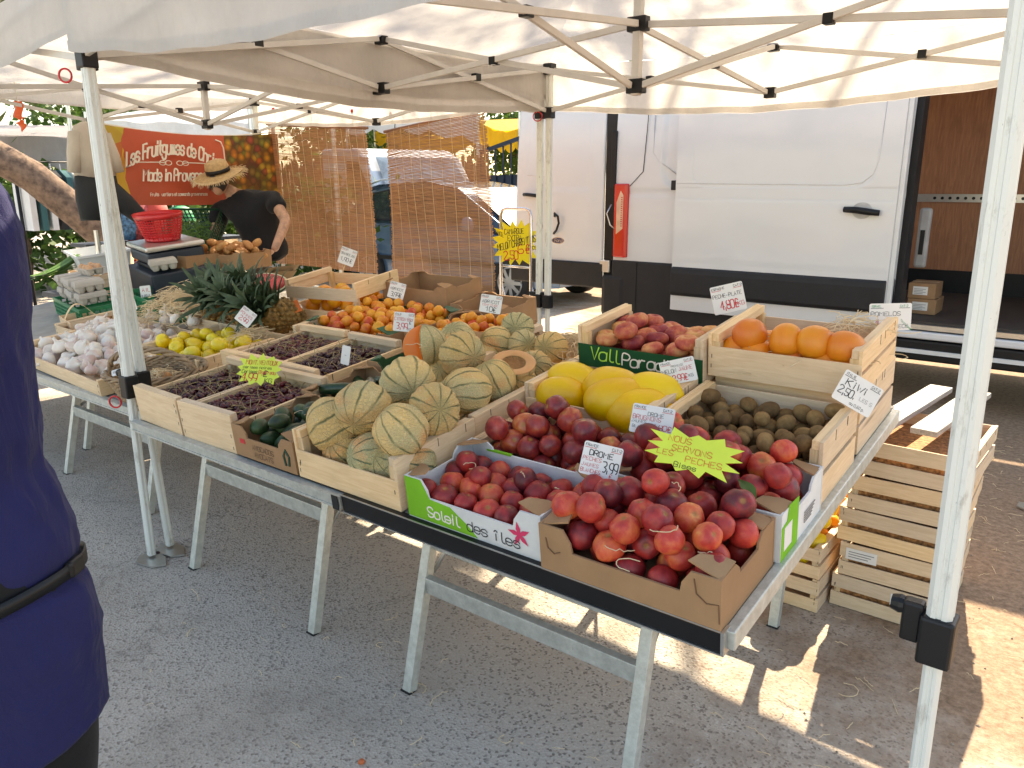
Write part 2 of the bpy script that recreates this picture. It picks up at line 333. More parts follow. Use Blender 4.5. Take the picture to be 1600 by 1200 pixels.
def melon(name, ca, cb, cs):
    t = NT(name); o = t.obj(); r = t.rnd(); x, y, z = t.sep(o)
    off = t.n('CombineXYZ', X=t.math('MULTIPLY', r, 61.), Y=t.math('MULTIPLY', r, 23.), Z=t.math('MULTIPLY', r, 43.)).outputs[0]
    ov = t.n('VectorMath', _operation='ADD', i0=o, i1=off).outputs[0]
    ang = t.math('ARCTAN2', y, x); wob = t.math('MULTIPLY', t.math('SUBTRACT', t.noise(ov, 25, 3), .5), .22)
    s = t.math('ABSOLUTE', t.math('SINE', t.math('MULTIPLY', t.math('ADD', ang, wob), 5.)))
    edge = t.vor(ov, 105, 'DISTANCE_TO_EDGE'); net = t.ramp(edge, [(.0, 1.), (.14, 0.)])
    base = t.mix(t.ramp(t.noise(ov, 9, 3), [(.38, 0.), (.68, 1.)]), ca, cb)
    base = t.mix(t.ramp(t.noise(ov, 5.5, 2, .5), [(.36, .75), (.50, 0.)]), base, (.40, .39, .215)); base = t.mix(t.ramp(t.noise(ov, 6.5, 2), [(.57, 0.), (.67, .8)]), base, (.72, .31, .10))
    n2 = t.math('MULTIPLY', net, .62); col = t.mix(n2, base, (.80, .59, .31))
    stripe = t.math('MULTIPLY', t.ramp(s, [(.06, 1.), (.34, 0.)]), t.ramp(t.noise(ov, 22, 3), [(.34, .4), (.58, 1.)])); col = t.mix(t.math('MULTIPLY', stripe, .88), col, cs)
    pole = t.ramp(t.math('ABSOLUTE', z), [(.060, 0.), (.069, 1.)]); col = t.mix(t.math('MULTIPLY', pole, .6), col, (.24, .24, .11))
    col = t.hsv(col, .5, 1., t.math('ADD', t.math('MULTIPLY', r, .24), .88))
    t.P(Base__Color=col, Roughness=.68, Specular__IOR__Level=.3)
    t.bump(t.math('SUBTRACT', t.math('MULTIPLY', net, 1.), t.math('MULTIPLY', stripe, 1.6)), .7, .004); return t.m
MELON = melon('netted_melon_skin', (.69, .44, .155), (.79, .54, .225), (.085, .12, .05)); MELONG = melon('green_striped_melon_skin', (.40, .37, .18), (.52, .47, .25), (.035, .10, .055))
FLESH = mat('melon_flesh', (.78, .36, .14), .35, var=.08, sss=.2); FLESHO = mat('deep_orange_flesh', (.80, .22, .02), .3, var=.06, sss=.2); WMELON = mat('watermelon_flesh', (.66, .09, .09), .3, var=.12, ns=22, sss=.2)
RIND = mat('watermelon_rind', (.03, .10, .035), .35, var=.4, ns=20); RINDW = mat('pale_rind', (.62, .62, .42), .5)
SKIN = mat('skin', (.50, .29, .20), .55, var=.06, ns=12, sss=.1); HAIR = mat('dark_hair', (.022, .016, .013), .5, nb=.5, bs=120)
def cloth(name, c, s=5, rough=.85, nb=.25):
    t = NT(name); o = t.obj(); f = t.noise(o, s, 4); t.P(Base__Color=t.mix(f, tuple(x*.75 for x in c), tuple(min(1, x*1.2) for x in c)), Roughness=rough, Specular__IOR__Level=.2, Sheen__Weight=.06)
    t.bump(t.math('ADD', t.noise(t.mapv(o, (1, 1, .45), (0, 0, 0), (.5, .2, 0)), 8, 4, .5, 1.0), t.math('MULTIPLY', t.noise(o, 500, 1), .04)), nb, .03); return t.m
BLUESH = cloth('blue_jersey', (.0155, .0165, .075), nb=.8); BLACKSH = cloth('black_cotton', (.014, .015, .019)); BLACKTR = cloth('black_trousers', (.012, .012, .013)); KHAKI = cloth('khaki_cotton', (.19, .14, .085)); BEIGESH = cloth('beige_cotton', (.50, .46, .40)); DTROU = cloth('charcoal_cotton', (.03, .033, .036)); WHITESH = cloth('white_cotton', (.75, .75, .75))
# ------------------------------------------------------------------ handwritten lettering: strokes on a grid (baseline 2, caps to 8)
GL = dict(l.split('|') for l in """A|022842 1434
B|02083847463505 3544433202
C|4738180703123243
D|0208284743220 2
E|42020848 0535
F|020848 0535
G|473818070312324345 25
H|0208 4248 0545
I|2228
J|38331203
K|0208 4805 1542
L|080242
M|0208255852
N|02084248
O|180703123243473818
P|02083847463505
Q|180703123243473818 2442
R|02083847463505 2542
S|4738180706154443321203
T|0848 2822
U|080312324348
V|082248
W|0812263258
X|0248 0842
Y|0825 4825 2522
Z|08480242
0|180703123243473818
1|062822
2|07183847460242
3|081838474625 2544433212
4|380444 3832
5|48080525354443321203
6|38180603123243443515
7|084822
8|180706154443321203041535464738
9|442405071838474332
,|2321
.|2223
:|2324 2627
-|0535
/|0148
'|2826
€|47281713124 2 0535 0434
a|4536160503123243 4642
b|0802 0516364543321203
c|4536160503123243
d|4536160503123243 4842
e|04444536160503123243
f|22172838 0636
g|453616050413334 4 4641301001
h|0802 0516364542
i|2622 2728
î|2622 172837
j|26211000
k|0802 4604 1542
l|18132232
m|0602 05162522 25364542
n|0602 0516364542
o|160503123243453616
p|0600 0516364543321203
r|0602 04162636
s|45361605143443321203
t|18132232 0636
u|0603123243 4642
v|062246
w|0612243246
x|0246 0642
y|0623 4620
z|06460242""".split('\n'))
GL['D'] = '02082847432202'; GL['G'] = '473818070312324345'+' 4525'; GL['€'] = '472817131242 0535 0434'; GL['g'] = '45361605041333 4641301001'
def _strokes(ch):
    return [[(int(s[i]), int(s[i+1])) for i in range(0, len(s)-1, 2)] for s in GL.get(ch, '').split()]
def _smooth(p, k=4):
    if len(p) < 3: return p
    out = []
    for i in range(len(p)-1):
        a, b, c, d = p[max(i-1, 0)], p[i], p[i+1], p[min(i+2, len(p)-1)]
        for j in range(k):
            t = j/k
            out.append(tuple(.5*((2*b[q])+(-a[q]+c[q])*t+(2*a[q]-5*b[q]+4*c[q]-d[q])*t*t+(-a[q]+3*b[q]-3*c[q]+d[q])*t**3) for q in (0, 1)))
    return out+[p[-1]]
def text_into(mb, s, x, y, h, pen=.09, slant=.0, smooth=True, jitter=.10, width=None, curve=None, gap=1.35, z=.0007, center=False, rnd=None):
    """write s with cap height h, baseline start (x, y), as flat pen ribbons; curve(x) adds a baseline shift"""
    R = rnd or random; k = h/6; adv = []
    for ch in s: adv.append((2.0 if ch in " .,:'i" else 2.6 if ch in 'Ilft' else 5.2 if ch == 'M' else 4.)+gap)
    tot = sum(adv)*k
    if width: kx = k*width/tot
    else: kx = k
    if center: x -= sum(adv)*kx/2
    pw = h*pen/2; n = 0
    for ch, a in zip(s, adv):
        jx, jy = R.uniform(-jitter, jitter)*k, R.uniform(-jitter, jitter)*2*k
        for st in _strokes(ch):
            off = 1 if ch in ".,:'i" else 0
            p = [((px-off+R.uniform(-jitter, jitter)), py-2+R.uniform(-jitter, jitter)) for px, py in st]
            if smooth and ch not in 'AEFHIKLMNTVWXYZ1457': p = _smooth(p)
            q = []
            for px, py in p:
                X = x+jx+px*kx+slant*py*k; Y = y+jy+py*k
                if curve: Y += curve(X)
                q.append(V((X, Y)))
            n += 1; vs = []; N = len(q)
            for i in range(N):
                t = q[min(i+1, N-1)]-q[max(i-1, 0)]
                if t.length < 1e-9: t = V((1, 0))
                t.normalize(); nn = V((-t.y, t.x))*pw; e = t*pw*.7*(-1 if i == 0 else 1 if i == N-1 else 0)
                zz = z+n*6e-6
                vs += [(q[i].x+e.x+nn.x, q[i].y+e.y+nn.y, zz), (q[i].x+e.x-nn.x, q[i].y+e.y-nn.y, zz)]
            mb.add(vs, [(2*i, 2*i+1, 2*i+3, 2*i+2) for i in range(N-1)])
        x += a*kx
    return x
def lettering(parent, lines, ink):
    mb = MB()
    for L in lines: text_into(mb, *L[:4], **(L[4] if len(L) > 4 else {}))
    return tag(mb.build('lettering', ink, parent), kind='stuff')
def facing(P, yaw=0, roll=0, lean=0):
    """card frame: x right, y up, z out towards the customer (-Y) ; lean>0 leans the top back"""
    return Mx.Translation(P) @ Mx.Rotation(RAD(yaw), 4, 'Z') @ Mx.Rotation(RAD(90-lean), 4, 'X') @ Mx.Rotation(RAD(roll), 4, 'Z')
def rrect(w, h, r=.006, n=3):
    o = []
    for cx, cy, a0 in ((w/2-r, h/2-r, 0), (-w/2+r, h/2-r, 90), (-w/2+r, -h/2+r, 180), (w/2-r, -h/2+r, 270)):
        for i in range(n+1): a = RAD(a0+90*i/n); o.append((cx+r*cos(a), cy+r*sin(a)))
    return o
def _opts(L, w):
    d = dict(pen=.11); d.update(L[4] if len(L) > 4 else {})
    if d.get('width'): d['width'] *= w
    if d.get('curve'): c = d['curve']; d['curve'] = lambda X: c(X/w)*w
    return d
def price_card(label, P, w, h, inks, yaw=0, roll=0, lean=15, stick=None, heads=('FRANCE', 'CAT:2'), headink=None, mat_=None, hole=True):
    """inks: list of (ink material, [ (text, x, y, height, opts) ]) in fractions of the card size"""
    o = MB().plate(rrect(w, h), -.0012, 0).build('price_card', mat_ or PAPER); o.matrix_world = facing(P, yaw, roll, lean); tag(o, label, 'price card', 'price cards')
    if heads:
        hk = headink or INKR; mb = MB(); mb2 = MB()
        text_into(mb2, heads[0], -.46*w, .36*h, .075*h, pen=.16); text_into(mb2, heads[1], .22*w, .36*h, .075*h, pen=.16)
        mb.box(-.47*w, -.17*w, .315*h, .33*h, .0004, .0008); mb.box(.2*w, .46*w, .315*h, .33*h, .0004, .0008)
        tag(mb2.build('lettering', INKK if hk is INKR else hk, o), kind='stuff'); mb.build('underline', hk if hk is INKR else INKK, o)
    for ink, lines in inks:
        lettering(o, [(L[0], L[1]*w, L[2]*h, L[3]*h, _opts(L, w)) for L in lines], ink)
    if stick: MB().beam((0, -h*.3, -.004), (stick[0], -h/2-stick[1], -.006), .006, .003).build('stick', W_Z, o)
    return o
def star_card(label, P, w, h, inks, yaw=0, roll=0, lean=20, n=15, mat_=YFLUO, seed=3):
    R = random.Random(seed); pts = []
    for i in range(2*n):
        a = 2*pi*i/(2*n)+.1; k = (1.0+R.uniform(-.06, .12)) if i % 2 == 0 else (.74+R.uniform(-.05, .05))
        ca, sa = cos(a), sin(a); q = (abs(ca)**4+abs(sa)**4)**-.25
        pts.append((ca*w/2*k*q*.94, sa*h/2*k*q*.94))
    o = MB().plate(pts, -.0012, 0).build('star_sign', mat_); o.matrix_world = facing(P, yaw, roll, lean); tag(o, label, 'sign', 'star shaped signs')
    for ink, lines in inks:
        lettering(o, [(L[0], L[1]*w, L[2]*h, L[3]*h, _opts(L, w)) for L in lines], ink)
    return o
# ------------------------------------------------------------------ ground
g = MB(); N = 60
def gz(x, y): return .012*nz.noise(V((x*.5, y*.5, 0)))
g.grid(lambda a, b: (-60+120*a, -40+100*b, 0), 6, 5)
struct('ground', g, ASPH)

# ------------------------------------------------------------------ canopies
def canopy(label, x0, x1, y0, y1, seed, lean=None, drop=0.0, hide=(), short=()):
    R = random.Random(seed); ex, ey = (x0+x1)/2, (y0+y1)/2; ZE, ZP = 2.37, 3.02
    T = thing('market_canopy', label, 'canopy', (ex, ey, 0), 'white folding canopies'); L = lambda p: (p[0]-ex, p[1]-ey, p[2])
    lx0, lx1, ly0, ly1 = x0-ex, x1-ex, y0-ey, y1-ey
    cor = [(lx0, ly0), (lx1, ly0), (lx1, ly1), (lx0, ly1)]
    ln = lean or {}
    for i, (cx, cy) in enumerate(cor):
        dx, dy = ln.get(i, (0, 0))          # foot offset of a post that does not stand quite plumb
        f = lambda z: V((cx+dx*(1-z/2.35), cy+dy*(1-z/2.35), z))
        # outer post: square tube with chamfered corners; inner leg telescopes out below the clamp
        def ring(p, w): return [(p.x+a*w, p.y+b*w, p.z) for a, b in ((.5,.3),(.3,.5),(.12,.5),(.08,.44),(-.08,.44),(-.12,.5),(-.3,.5),(-.5,.3),(-.5,.12),(-.44,.08),(-.44,-.08),(-.5,-.12),(-.5,-.3),(-.3,-.5),(-.12,-.5),(-.08,-.44),(.08,-.44),(.12,-.5),(.3,-.5),(.5,-.3),(.5,-.12),(.44,-.08),(.44,.08),(.5,.12))]
        MB().loft([ring(f(.80), .043), ring(f(1.5), .043), ring(f(2.36), .043)]).build('post', POLE, T)
        leg = MB().loft([ring(f(.02), .031), ring(f(.82), .031)]).build('inner_leg', POLE, T)
        b = MB(); b.box(-.029, .029, -.029, .029, .74, .835, tr(f(.79).x, f(.79).y, 0)); b.build('clamp', BLACKP, T, bevel=.006)
        k = MB(); sx = -1 if cx > 0 else 1
        k.box(-.062, -.026, -.016, .016, .77, .85, tr(f(.79).x, f(.79).y, 0)); kk = k.build('clamp_lever', BLACKP, T, bevel=.006)
        kn = MB(); kn.lathe([(.016, 0), (.018, .008), (.014, .022), (0, .023)], 12, tr(f(.79).x-.060, f(.79).y, .835) @ rot(-90, 'Y')); kn.build('knob', BLACKP, kk)
        MB().plate([(.05, .035), (-.05, .04), (-.055, -.03), (.0, -.07), (.09, -.05), (.12, -.0)], .004, .012, tr(f(0).x, f(0).y, 0)).build('foot_plate', STEEL, T)
        for z, w in ((2.335, .066), (2.06, .06)):
            MB().box(-w/2, w/2, -w/2, w/2, z-.035, z+.035, tr(f(z).x, f(z).y, 0)).build('bracket', BLACKP, T, bevel=.005)
    # scissor trusses on the four sides and the cross inside
    def node(p, big=.06):
        MB().box(-big/2, big/2, -.022, .022, -.028, .028, tr(*p)).build('joint', BLACKP, T, bevel=.004)
    def bar(p, q, h=.025, off=0):
        p, q = V(p), V(q); d = (q-p).normalized(); side = V((0, 0, 1)).cross(d).normalized()*off
        p2, q2 = p+d*.03+side, q-d*.03+side
        MB().beam(p2, q2, .016, h).build('truss_bar', BAR, T, bevel=.002)
    zt, zb = 2.325, 2.085
    sides = [((lx0, ly0), (lx1, ly0)), ((lx1, ly0), (lx1, ly1)), ((lx1, ly1), (lx0, ly1)), ((lx0, ly1), (lx0, ly0))]
    for si, (a, b) in enumerate(sides):
        if si in hide: continue
        mid = V(((a[0]+b[0])/2, (a[1]+b[1])/2, 0))
        for c in (a, b):
            bar((c[0], c[1], 2.335), (mid.x, mid.y, zb), off=.011); bar((c[0], c[1], 2.07), (mid.x, mid.y, zt), off=-.011)
            q = V(((c[0]+mid.x)/2, (c[1]+mid.y)/2, 2.212)); MB().box(-.02, .02, -.024, .024, -.02, .02, tr(q)).build('pivot', BLACKP, T, bevel=.003)
        node((mid.x, mid.y, zt)); node((mid.x, mid.y, zb))
        bar((mid.x, mid.y, zt), (0, 0, 1.98), off=.011); bar((mid.x, mid.y, zb), (0, 0, 2.22), off=-.011)
        q = V((mid.x/2, mid.y/2, 2.15)); MB().box(-.018, .018, -.022, .022, -.018, .018, tr(q)).build('pivot', BLACKP, T, bevel=.003)
    node((0, 0, 1.985), .075); node((0, 0, 2.22), .085)
    MB().beam((0, 0, 1.95), (0, 0, ZP-.03), .034, .034).build('centre_pole', BAR, T, bevel=.003)
    # roof: four sagging panels between eaves and peak, plus hanging valances
    for si, (a, b) in enumerate(sides):
        a3, b3, c3 = V((a[0]*1.022, a[1]*1.022, ZE)), V((b[0]*1.022, b[1]*1.022, ZE)), V((0, 0, ZP))
        out = V(((a[0]+b[0])/2, (a[1]+b[1])/2, 0)).normalized()
        def fn(s, t, a3=a3, b3=b3, c3=c3):
            e = a3.lerp(b3, s); p = e.lerp(c3, t)
            k = 4*s*(1-s); p.z -= .10*k*(1-t)*(.35+.65*t)*1.6 + .03*sin(pi*t)
            p.z += .012*nz.noise(V((p.x*4+seed, p.y*4, 1))) ; return p
        MB().grid(fn, 24, 16).build('roof_panel', CANVAS, T, True)
        hgt = .285+drop if si not in short else .09
        def fv(s, t, a3=a3, b3=b3, out=out):
            k = 4*s*(1-s); ev = a3.lerp(b3, s); ev.z -= .056*k
            q = ev+out*(.012*min(1, t*3)+.018*t*nz.noise(V((s*9+seed, si*3.1, 0)))+.03*t*sin(s*9+seed)*k)
            q.z -= t*(hgt+.035*k+.01*nz.noise(V((s*14, seed, 5)))); return q
        vl = MB().grid(fv, 48, 8).build('valance', CANVAS, T, True)
        hm = MB().grid(lambda s, t: fv(s, .88+.125*t)+out*.0035, 48, 2).build('hem', CANVAS, vl, True)
    return T
CA = canopy('nearer white folding canopy with scissor truss above the peaches and melons', 0, 3, 0, 3, 3, {0: (.0, 0), 1: (.02, 0)})
CB = canopy('farther white folding canopy with scissor truss on the left above the garlic', -3.32, -.075, .02, 3, 11, {1: (.05, .08)}, -.07, (), (3,))
for o in CA.children:
    pass

# red elastic ring hooked on the post of the nearer canopy
def ring(name, label, P, r, t, m, yaw=0):
    mb = MB(); mb.tube([(r*cos(a*pi/10), 0, r*sin(a*pi/10)) for a in range(21)], t, 6); o = mb.build(name, m, None, True); o.matrix_world = tr(P) @ rot(yaw); return tag(o, label, 'ring')
ring('plastic_ring', 'red plastic ring on the black corner bracket of the left canopy post', aty(102, 118, -.03), .025, .004, REDP, 35)
ring('plastic_ring', 'red plastic ring hanging beside the clamp of the left canopy post', aty(180, 628, -.03), .025, .004, REDP, 35)
ring('plastic_ring', 'red plastic ring under the bracket of the middle canopy posts', aty(840, 182, 2.95), .03, .004, REDP, 35)
# ------------------------------------------------------------------ white delivery van behind the stall
VY = 4.70
def van():
    T = thing('delivery_van', 'white delivery van with its side door slid open, parked behind the peaches', 'van', (0, VY, 0))
    W = 2.0; ZR = 2.5; X0, X1, XO, XF = -.50, 1.9, 3.15, 5.1
    def side(xa, xb, za, zb, y, nx, nzz, press=None):
        def fn(s, t):
            x = xa+(xb-xa)*s; z = za+(zb-za)*t
            d = .05*max(0, (z-1.75)/.75)**2 + .02*max(0, (1.0-z)/.5)     # body leans in towards the roof
            d += .010*math.exp(-((z-1.52)/.03)**2)
            if press:
                px0, px1, pz0, pz1 = press; m = min((x-px0), (px1-x), (z-pz0), (pz1-z))
                rx = min(x-px0, px1-x); rz = min(z-pz0, pz1-z); rad = .14
                if rx < rad and rz < rad and rx > 0 and rz > 0: m = rad-hypot(rad-rx, rad-rz)
                d += .016*ease(max(0, min(1, m/.018)))
            return (x, y+d, z)
        return MB().grid(fn, nx, nzz)
    side(X0+.02, X1, .62, ZR-.06, 0, 110, 90, (-.02, 1.7, 1.56, 2.3)).build('rear_quarter_panel', VANW, T, True)
    MB().box(X0+.01, X1, -.012, .1, .36, .93).build('side_cladding', DGREYP, T, bevel=.02)
    MB().box(X0-.1, X0+.16, -.025, W+.02, .40, .80).build('rear_bumper', DGREYP, T, bevel=.05)
    MB().tube([aty(q[0], q[1], VY-.004)-V((0, VY, 0)) for q in ((1016, 120), (1013, 187), (1005, 268), (984, 291))], .0035, 4).build('panel_gap', BLACKP, T)
    MB().box(X0+.27, X0+.275, -.0165, -.010, .40, .92).build('panel_gap', BLACKP, T)
    # roof, far side, front cab
    MB().box(X0, XF-1.0, .06, W-.06, ZR-.06, ZR).build('roof', VANW, T, bevel=.04)
    MB().box(X0, XF-.2, W-.03, W, .4, ZR-.05).build('far_side', VANW, T)
    MB().box(X0+.05, 3.6, W-.06, W-.035, .62, ZR-.08).build('plywood_lining', PLY, T)
    MB().box(3.6, 3.63, .1, W-.07, .62, ZR-.08).build('bulkhead', PLY, T)
    MB().box(X0, 3.62, .06, W-.04, .56, .62).build('load_floor', mat('dark_load_floor', (.05, .04, .034), .7, nb=.2), T)
    MB().box(X0+.3, 3.6, W-.10, W-.062, .62, .82).build('floor_trim', BLACKP, T)
    MB().box(X0+.05, 3.6, .30, W-.3, .30, .56).build('underbody', BLACKP, T)
    rail = MB(); rail.box(X0+.3, 3.6, W-.085, W-.062, 1.43, 1.50); rail.build('load_rail', STEEL, T)
    for i in range(30): MB().lathe([(.014, 0), (.014, .004), (0, .0041)], 8, tr(1.75+i*.062, W-.0855, 1.465) @ rot(90, 'X')).build('rail_hole', BLACKP, T)
    MB().box(XO, XO+.12, 0, .3, .5, ZR-.06).build('door_pillar', VANW, T, bevel=.02)
    MB().box(X1-.02, X1+.04, .05, .2, .62, ZR-.08).build('door_pillar', DGREYP, T)
    MB().box(1.945, 2.03, .30, .34, .98, 1.42).build('inner_rib', mat('grey_inner_panel', (.36, .36, .36), .5), T, bevel=.02)
    MB().box(1.97, 2.0, .294, .299, 1.08, 1.26).build('rib_slot', BLACKP, T)
    # sill steps under the open door
    MB().box(X1-.1, XO, -.01, .28, .50, .555).build('door_sill', VANW, T, bevel=.012)
    MB().box(X1-.1, XO, .02, .30, .565, .60).build('door_track', STEEL, T)
    MB().box(X1-.1, XO+.8, -.005, .2, .34, .49).build('sill_cladding', BLACKP, T, bevel=.015)
    MB().box(X1-.1, XO, -.02, .22, .395, .425).build('sill_trim', WHITEPL, T)
    # cab: loft of the front
    prof = [(XO+.12, .42), (XF, .42), (XF+.02, .75), (XF-.05, 1.05), (XF-.35, 1.22), (XF-.95, 2.1), (XF-1.25, ZR-.03), (XO+.12, ZR-.03)]
    rings = [[(x, yy, z) for x, z in prof] for yy in (.02, W-.04)]
    MB().loft(rings).build('cab', VANW, T, bevel=.05)
    MB().add([(XF-.385, .2, 1.28), (XF-.385, W-.2, 1.28), (XF-.93, W-.25, 2.08), (XF-.93, .25, 2.08)], [(0, 1, 2, 3)], tr(.02, 0, .02)).build('windscreen', GLASSD, T)
    for wx in (.62, 4.1):
        for yy in (.02, W-.26):
            tyre = MB().lathe([(.20, 0), (.30, -.01), (.335, .03), (.335, .2), (.30, .24), (.20, .23)], 28, tr(wx, yy, .335) @ rot(-90, 'X')).build('wheel', TYRE, T, True)
            MB().lathe([(0, .035), (.05, .02), (.14, .045), (.19, .015), (.205, .03), (.205, .1)], 24, tr(wx, yy, .335) @ rot(-90, 'X')).build('rim', RIM, tyre, True)
    # sliding door, pushed back, standing proud of the side
    D = side(.153, 1.865, .54, ZR-.22, -.085, 110, 110, (.30, 1.70, 1.57, 2.2)).build('sliding_door', VANW, T, True)
    MB().box(.153, 1.865, -.083, -.02, .545, ZR-.24).build('door_core', VANW, D)
    MB().box(1.862, 1.90, -.072, -.03, .56, ZR-.22).build('door_edge', WHITEPL, D, bevel=.008)
    MB().box(1.868, 1.885, -.0715, -.068, .58, ZR-.24).build('rubber_seal', BLACKP, D)
    c = MB().loft([[(x, y, z) for y, z in ((-.078, .665), (-.105, .675), (-.118, .70), (-.118, .86), (-.108, .90), (-.078, .915))] for x in (.156, 1.845, 1.86)]); c.build('door_cladding', DGREYP, D, bevel=.006)
    MB().plate([(.07*cos(a)*1.0, .06*sin(a)) for a in [i*pi/12 for i in range(24)]], -.002, .002, tr(1.64, -.084, 1.405) @ rot(90, 'X')).build('handle_cup', mat('shaded_cup', (.5, .51, .52), .35), D)  # flat grey disc, the shade of the handle recess put into its colour
    PE = mat('pressed_edge_shade', (.60, .60, .60), .4)  # grey for thin tubes that draw in the shade line along panel pressings
    MB().tube([(x, -.0835, z) for x, z in ((.16, 1.60), (.9, 1.592), (1.5, 1.585), (1.62, 1.60), (1.69, 1.66), (1.72, 1.76), (1.73, 2.2))], .003, 5).build('pressed_edge_shade_line', PE, D, True)
    MB().tube([aty(q[0], q[1], VY+.003)-V((0, VY, 0)) for q in ((1024, 180), (1021, 238), (1030, 252), (1062, 276))], .004, 5).build('pressed_edge_shade_line', PE, T, True)
    MB().tube([aty(q[0], q[1], VY+.03)-V((0, VY, 0)) for q in ((806, 272), (850, 276), (895, 281), (925, 270), (938, 255), (941, 190))], .004, 5).build('pressed_edge_shade_line', PE, T, True)
    MB().tube([(1.52, -.105, 1.412), (1.60, -.117, 1.41), (1.70, -.117, 1.397), (1.765, -.105, 1.39)], [.021, .024, .024, .021], 10).build('handle', BLACKP, D, True)
    MB().box(.095, .16, -.06, .02, 1.545, 1.625).build('roller_cover', DGREYP, T, bevel=.006)
    # rear corner: tail light, dark hinge pillar, open rear door
    tl = MB().loft([[(x, y, z) for x, y in ((X0+.02, -.012), (X0+.04, -.034), (X0+.145, -.034), (X0+.17, -.008), (X0+.15, .05), (X0+.02, .05))] for z in (.955, 1.60)])
    tlo = tl.build('tail_light', LRED, T, bevel=.012)
    MB().plate([(X0+.062, 1.16), (X0+.128, 1.21), (X0+.128, 1.50), (X0+.10, 1.54), (X0+.062, 1.44)], .0345, .037, rot(90, 'X')).build('clear_lens', LCLEAR, tlo)
    for i in range(14): MB().box(X0+.106, X0+.122, -.0385, -.0372, 1.23+i*.019, 1.238+i*.019).build('lens_rib', LRED, tlo)
    MB().box(X0-.09, X0+.04, .02, .09, .5, ZR-.05).build('rear_pillar', BLACKP, T)
    MB().box(X0-.02, X0+.03, -.02, .05, 1.56, 2.05).build('hinge_cover', BLACKP, T, bevel=.008)
    MB().tube([(X0, -.02, 1.42), (X0-.03, -.05, 1.34), (X0+.01, -.05, 1.24), (X0+.05, -.02, 1.2)], .006, 6).build('door_check_cable', STEEL, T, True)
    MB().box(X0-.12, X0-.01, -.01, .02, .81, .92).build('hinge', STEEL, T, bevel=.01)
    def rd(s, t):
        x = -1.64+1.04*s; z = .66+(2.46-.66)*t
        x += .06*(1-abs(2*s-1))*0 - .06*t*(1-s)*-1.2 + (.05 if s > .999 else 0)*0
        d = .04*max(0, (z-1.7)/.75)**2; m = min((s-.09)/.05, (.88-s)/.05, (z-1.52)/.05, (2.32-z)/.05)
        return (x, .02+d+.009*ease(max(0, min(1, m)))+.02*(1-s), z)
    RDo = MB().grid(rd, 60, 70).build('rear_door', VANW, T, True, solid=.03)
    MB().loft([[(x, y, z) for y, z in ((.0, .655), (-.012, .67), (-.012, .88), (.0, .895))] for x in (-1.655, -.60, -.585)]).build('door_trim', DGREYP, RDo, bevel=.006)
    MB().tube([(-1.50, .0, 1.50), (-1.45, -.018, 1.50), (-1.36, -.018, 1.492), (-1.31, 0, 1.488)], .017, 8).build('door_handle', BLACKP, RDo, True)
    MB().tube([(-1.14, .01, 1.30), (-1.12, -.02, 1.33), (-1.075, -.03, 1.30), (-1.065, -.03, 1.24), (-1.10, -.02, 1.17), (-1.15, .01, 1.14)], .011, 7).build('pull_strap', BLACKP, RDo, True)
    bd = MB().plate([(.075*cos(a), .032*sin(a)) for a in [i*pi/14 for i in range(28)]], 0, .006, tr(-1.10, .018, 1.075) @ rot(90, 'X')).build('badge', mat('badge_silver', (.62, .63, .65), .25, .8), RDo)
    MB().plate([(.066*cos(a), .026*sin(a)) for a in [i*pi/14 for i in range(28)]], .006, .0075, tr(-1.10, .018, 1.075) @ rot(90, 'X')).build('badge_field', mat('badge_navy', (.02, .03, .09), .25), bd)
    lt = MB(); text_into(lt, 'Ford', -.042, -.014, .03, pen=.14, slant=.25, gap=.6, z=.0079); q = tag(lt.build('lettering', mat('badge_silver', (0, 0, 0)), bd), kind='stuff'); q.matrix_local = tr(-1.10, .018, 1.075) @ rot(90, 'X')
    MB().box(X0+.05, X0+.06, .3, W-.1, .62, 2.3).build('inner_shade', BLACKP, T) if 0 else None
    return T
van()
def carton_plain(name, label, M, w, d, h, m=None, lbl=True, cat='box', group=None):
    T = thing(name, label, cat, M, group); m = m or CARD
    MB().box(-w/2, w/2, -d/2, d/2, 0, h).build('carton', m, T, bevel=.004)
    MB().box(-w/2+.002, w/2-.002, -.022, .022, h+.0003, h+.0012).build('tape', mat('parcel_tape', (.45, .33, .2), .3), T)
    if lbl:
        q = MB().box(-w*.32, w*.22, -d/2-.0015, -d/2-.0005, h*.25, h*.8).build('paper_label', PAPER, T)
        for i in range(4): MB().box(-w*.28, w*(.05+.1*(i % 2)), -d/2-.0022, -d/2-.0016, h*(.32+.1*i), h*(.35+.1*i)).build('print_line', INKGY, q)
    return T
P = aty(1410, 470, 5.35)
carton_plain('cardboard_carton', 'lower brown carton with a white label inside the open van door', tr(2.02, 5.25, .622), .20, .3, .115)
carton_plain('cardboard_carton', 'upper brown carton with a white label stacked inside the open van door', tr(2.01, 5.24, .740), .19, .28, .115)
carton_plain('white_box', 'white printed box standing on the van load floor at the right edge', tr(3.02, 5.6, .622), .36, .4, .42, CARDW)

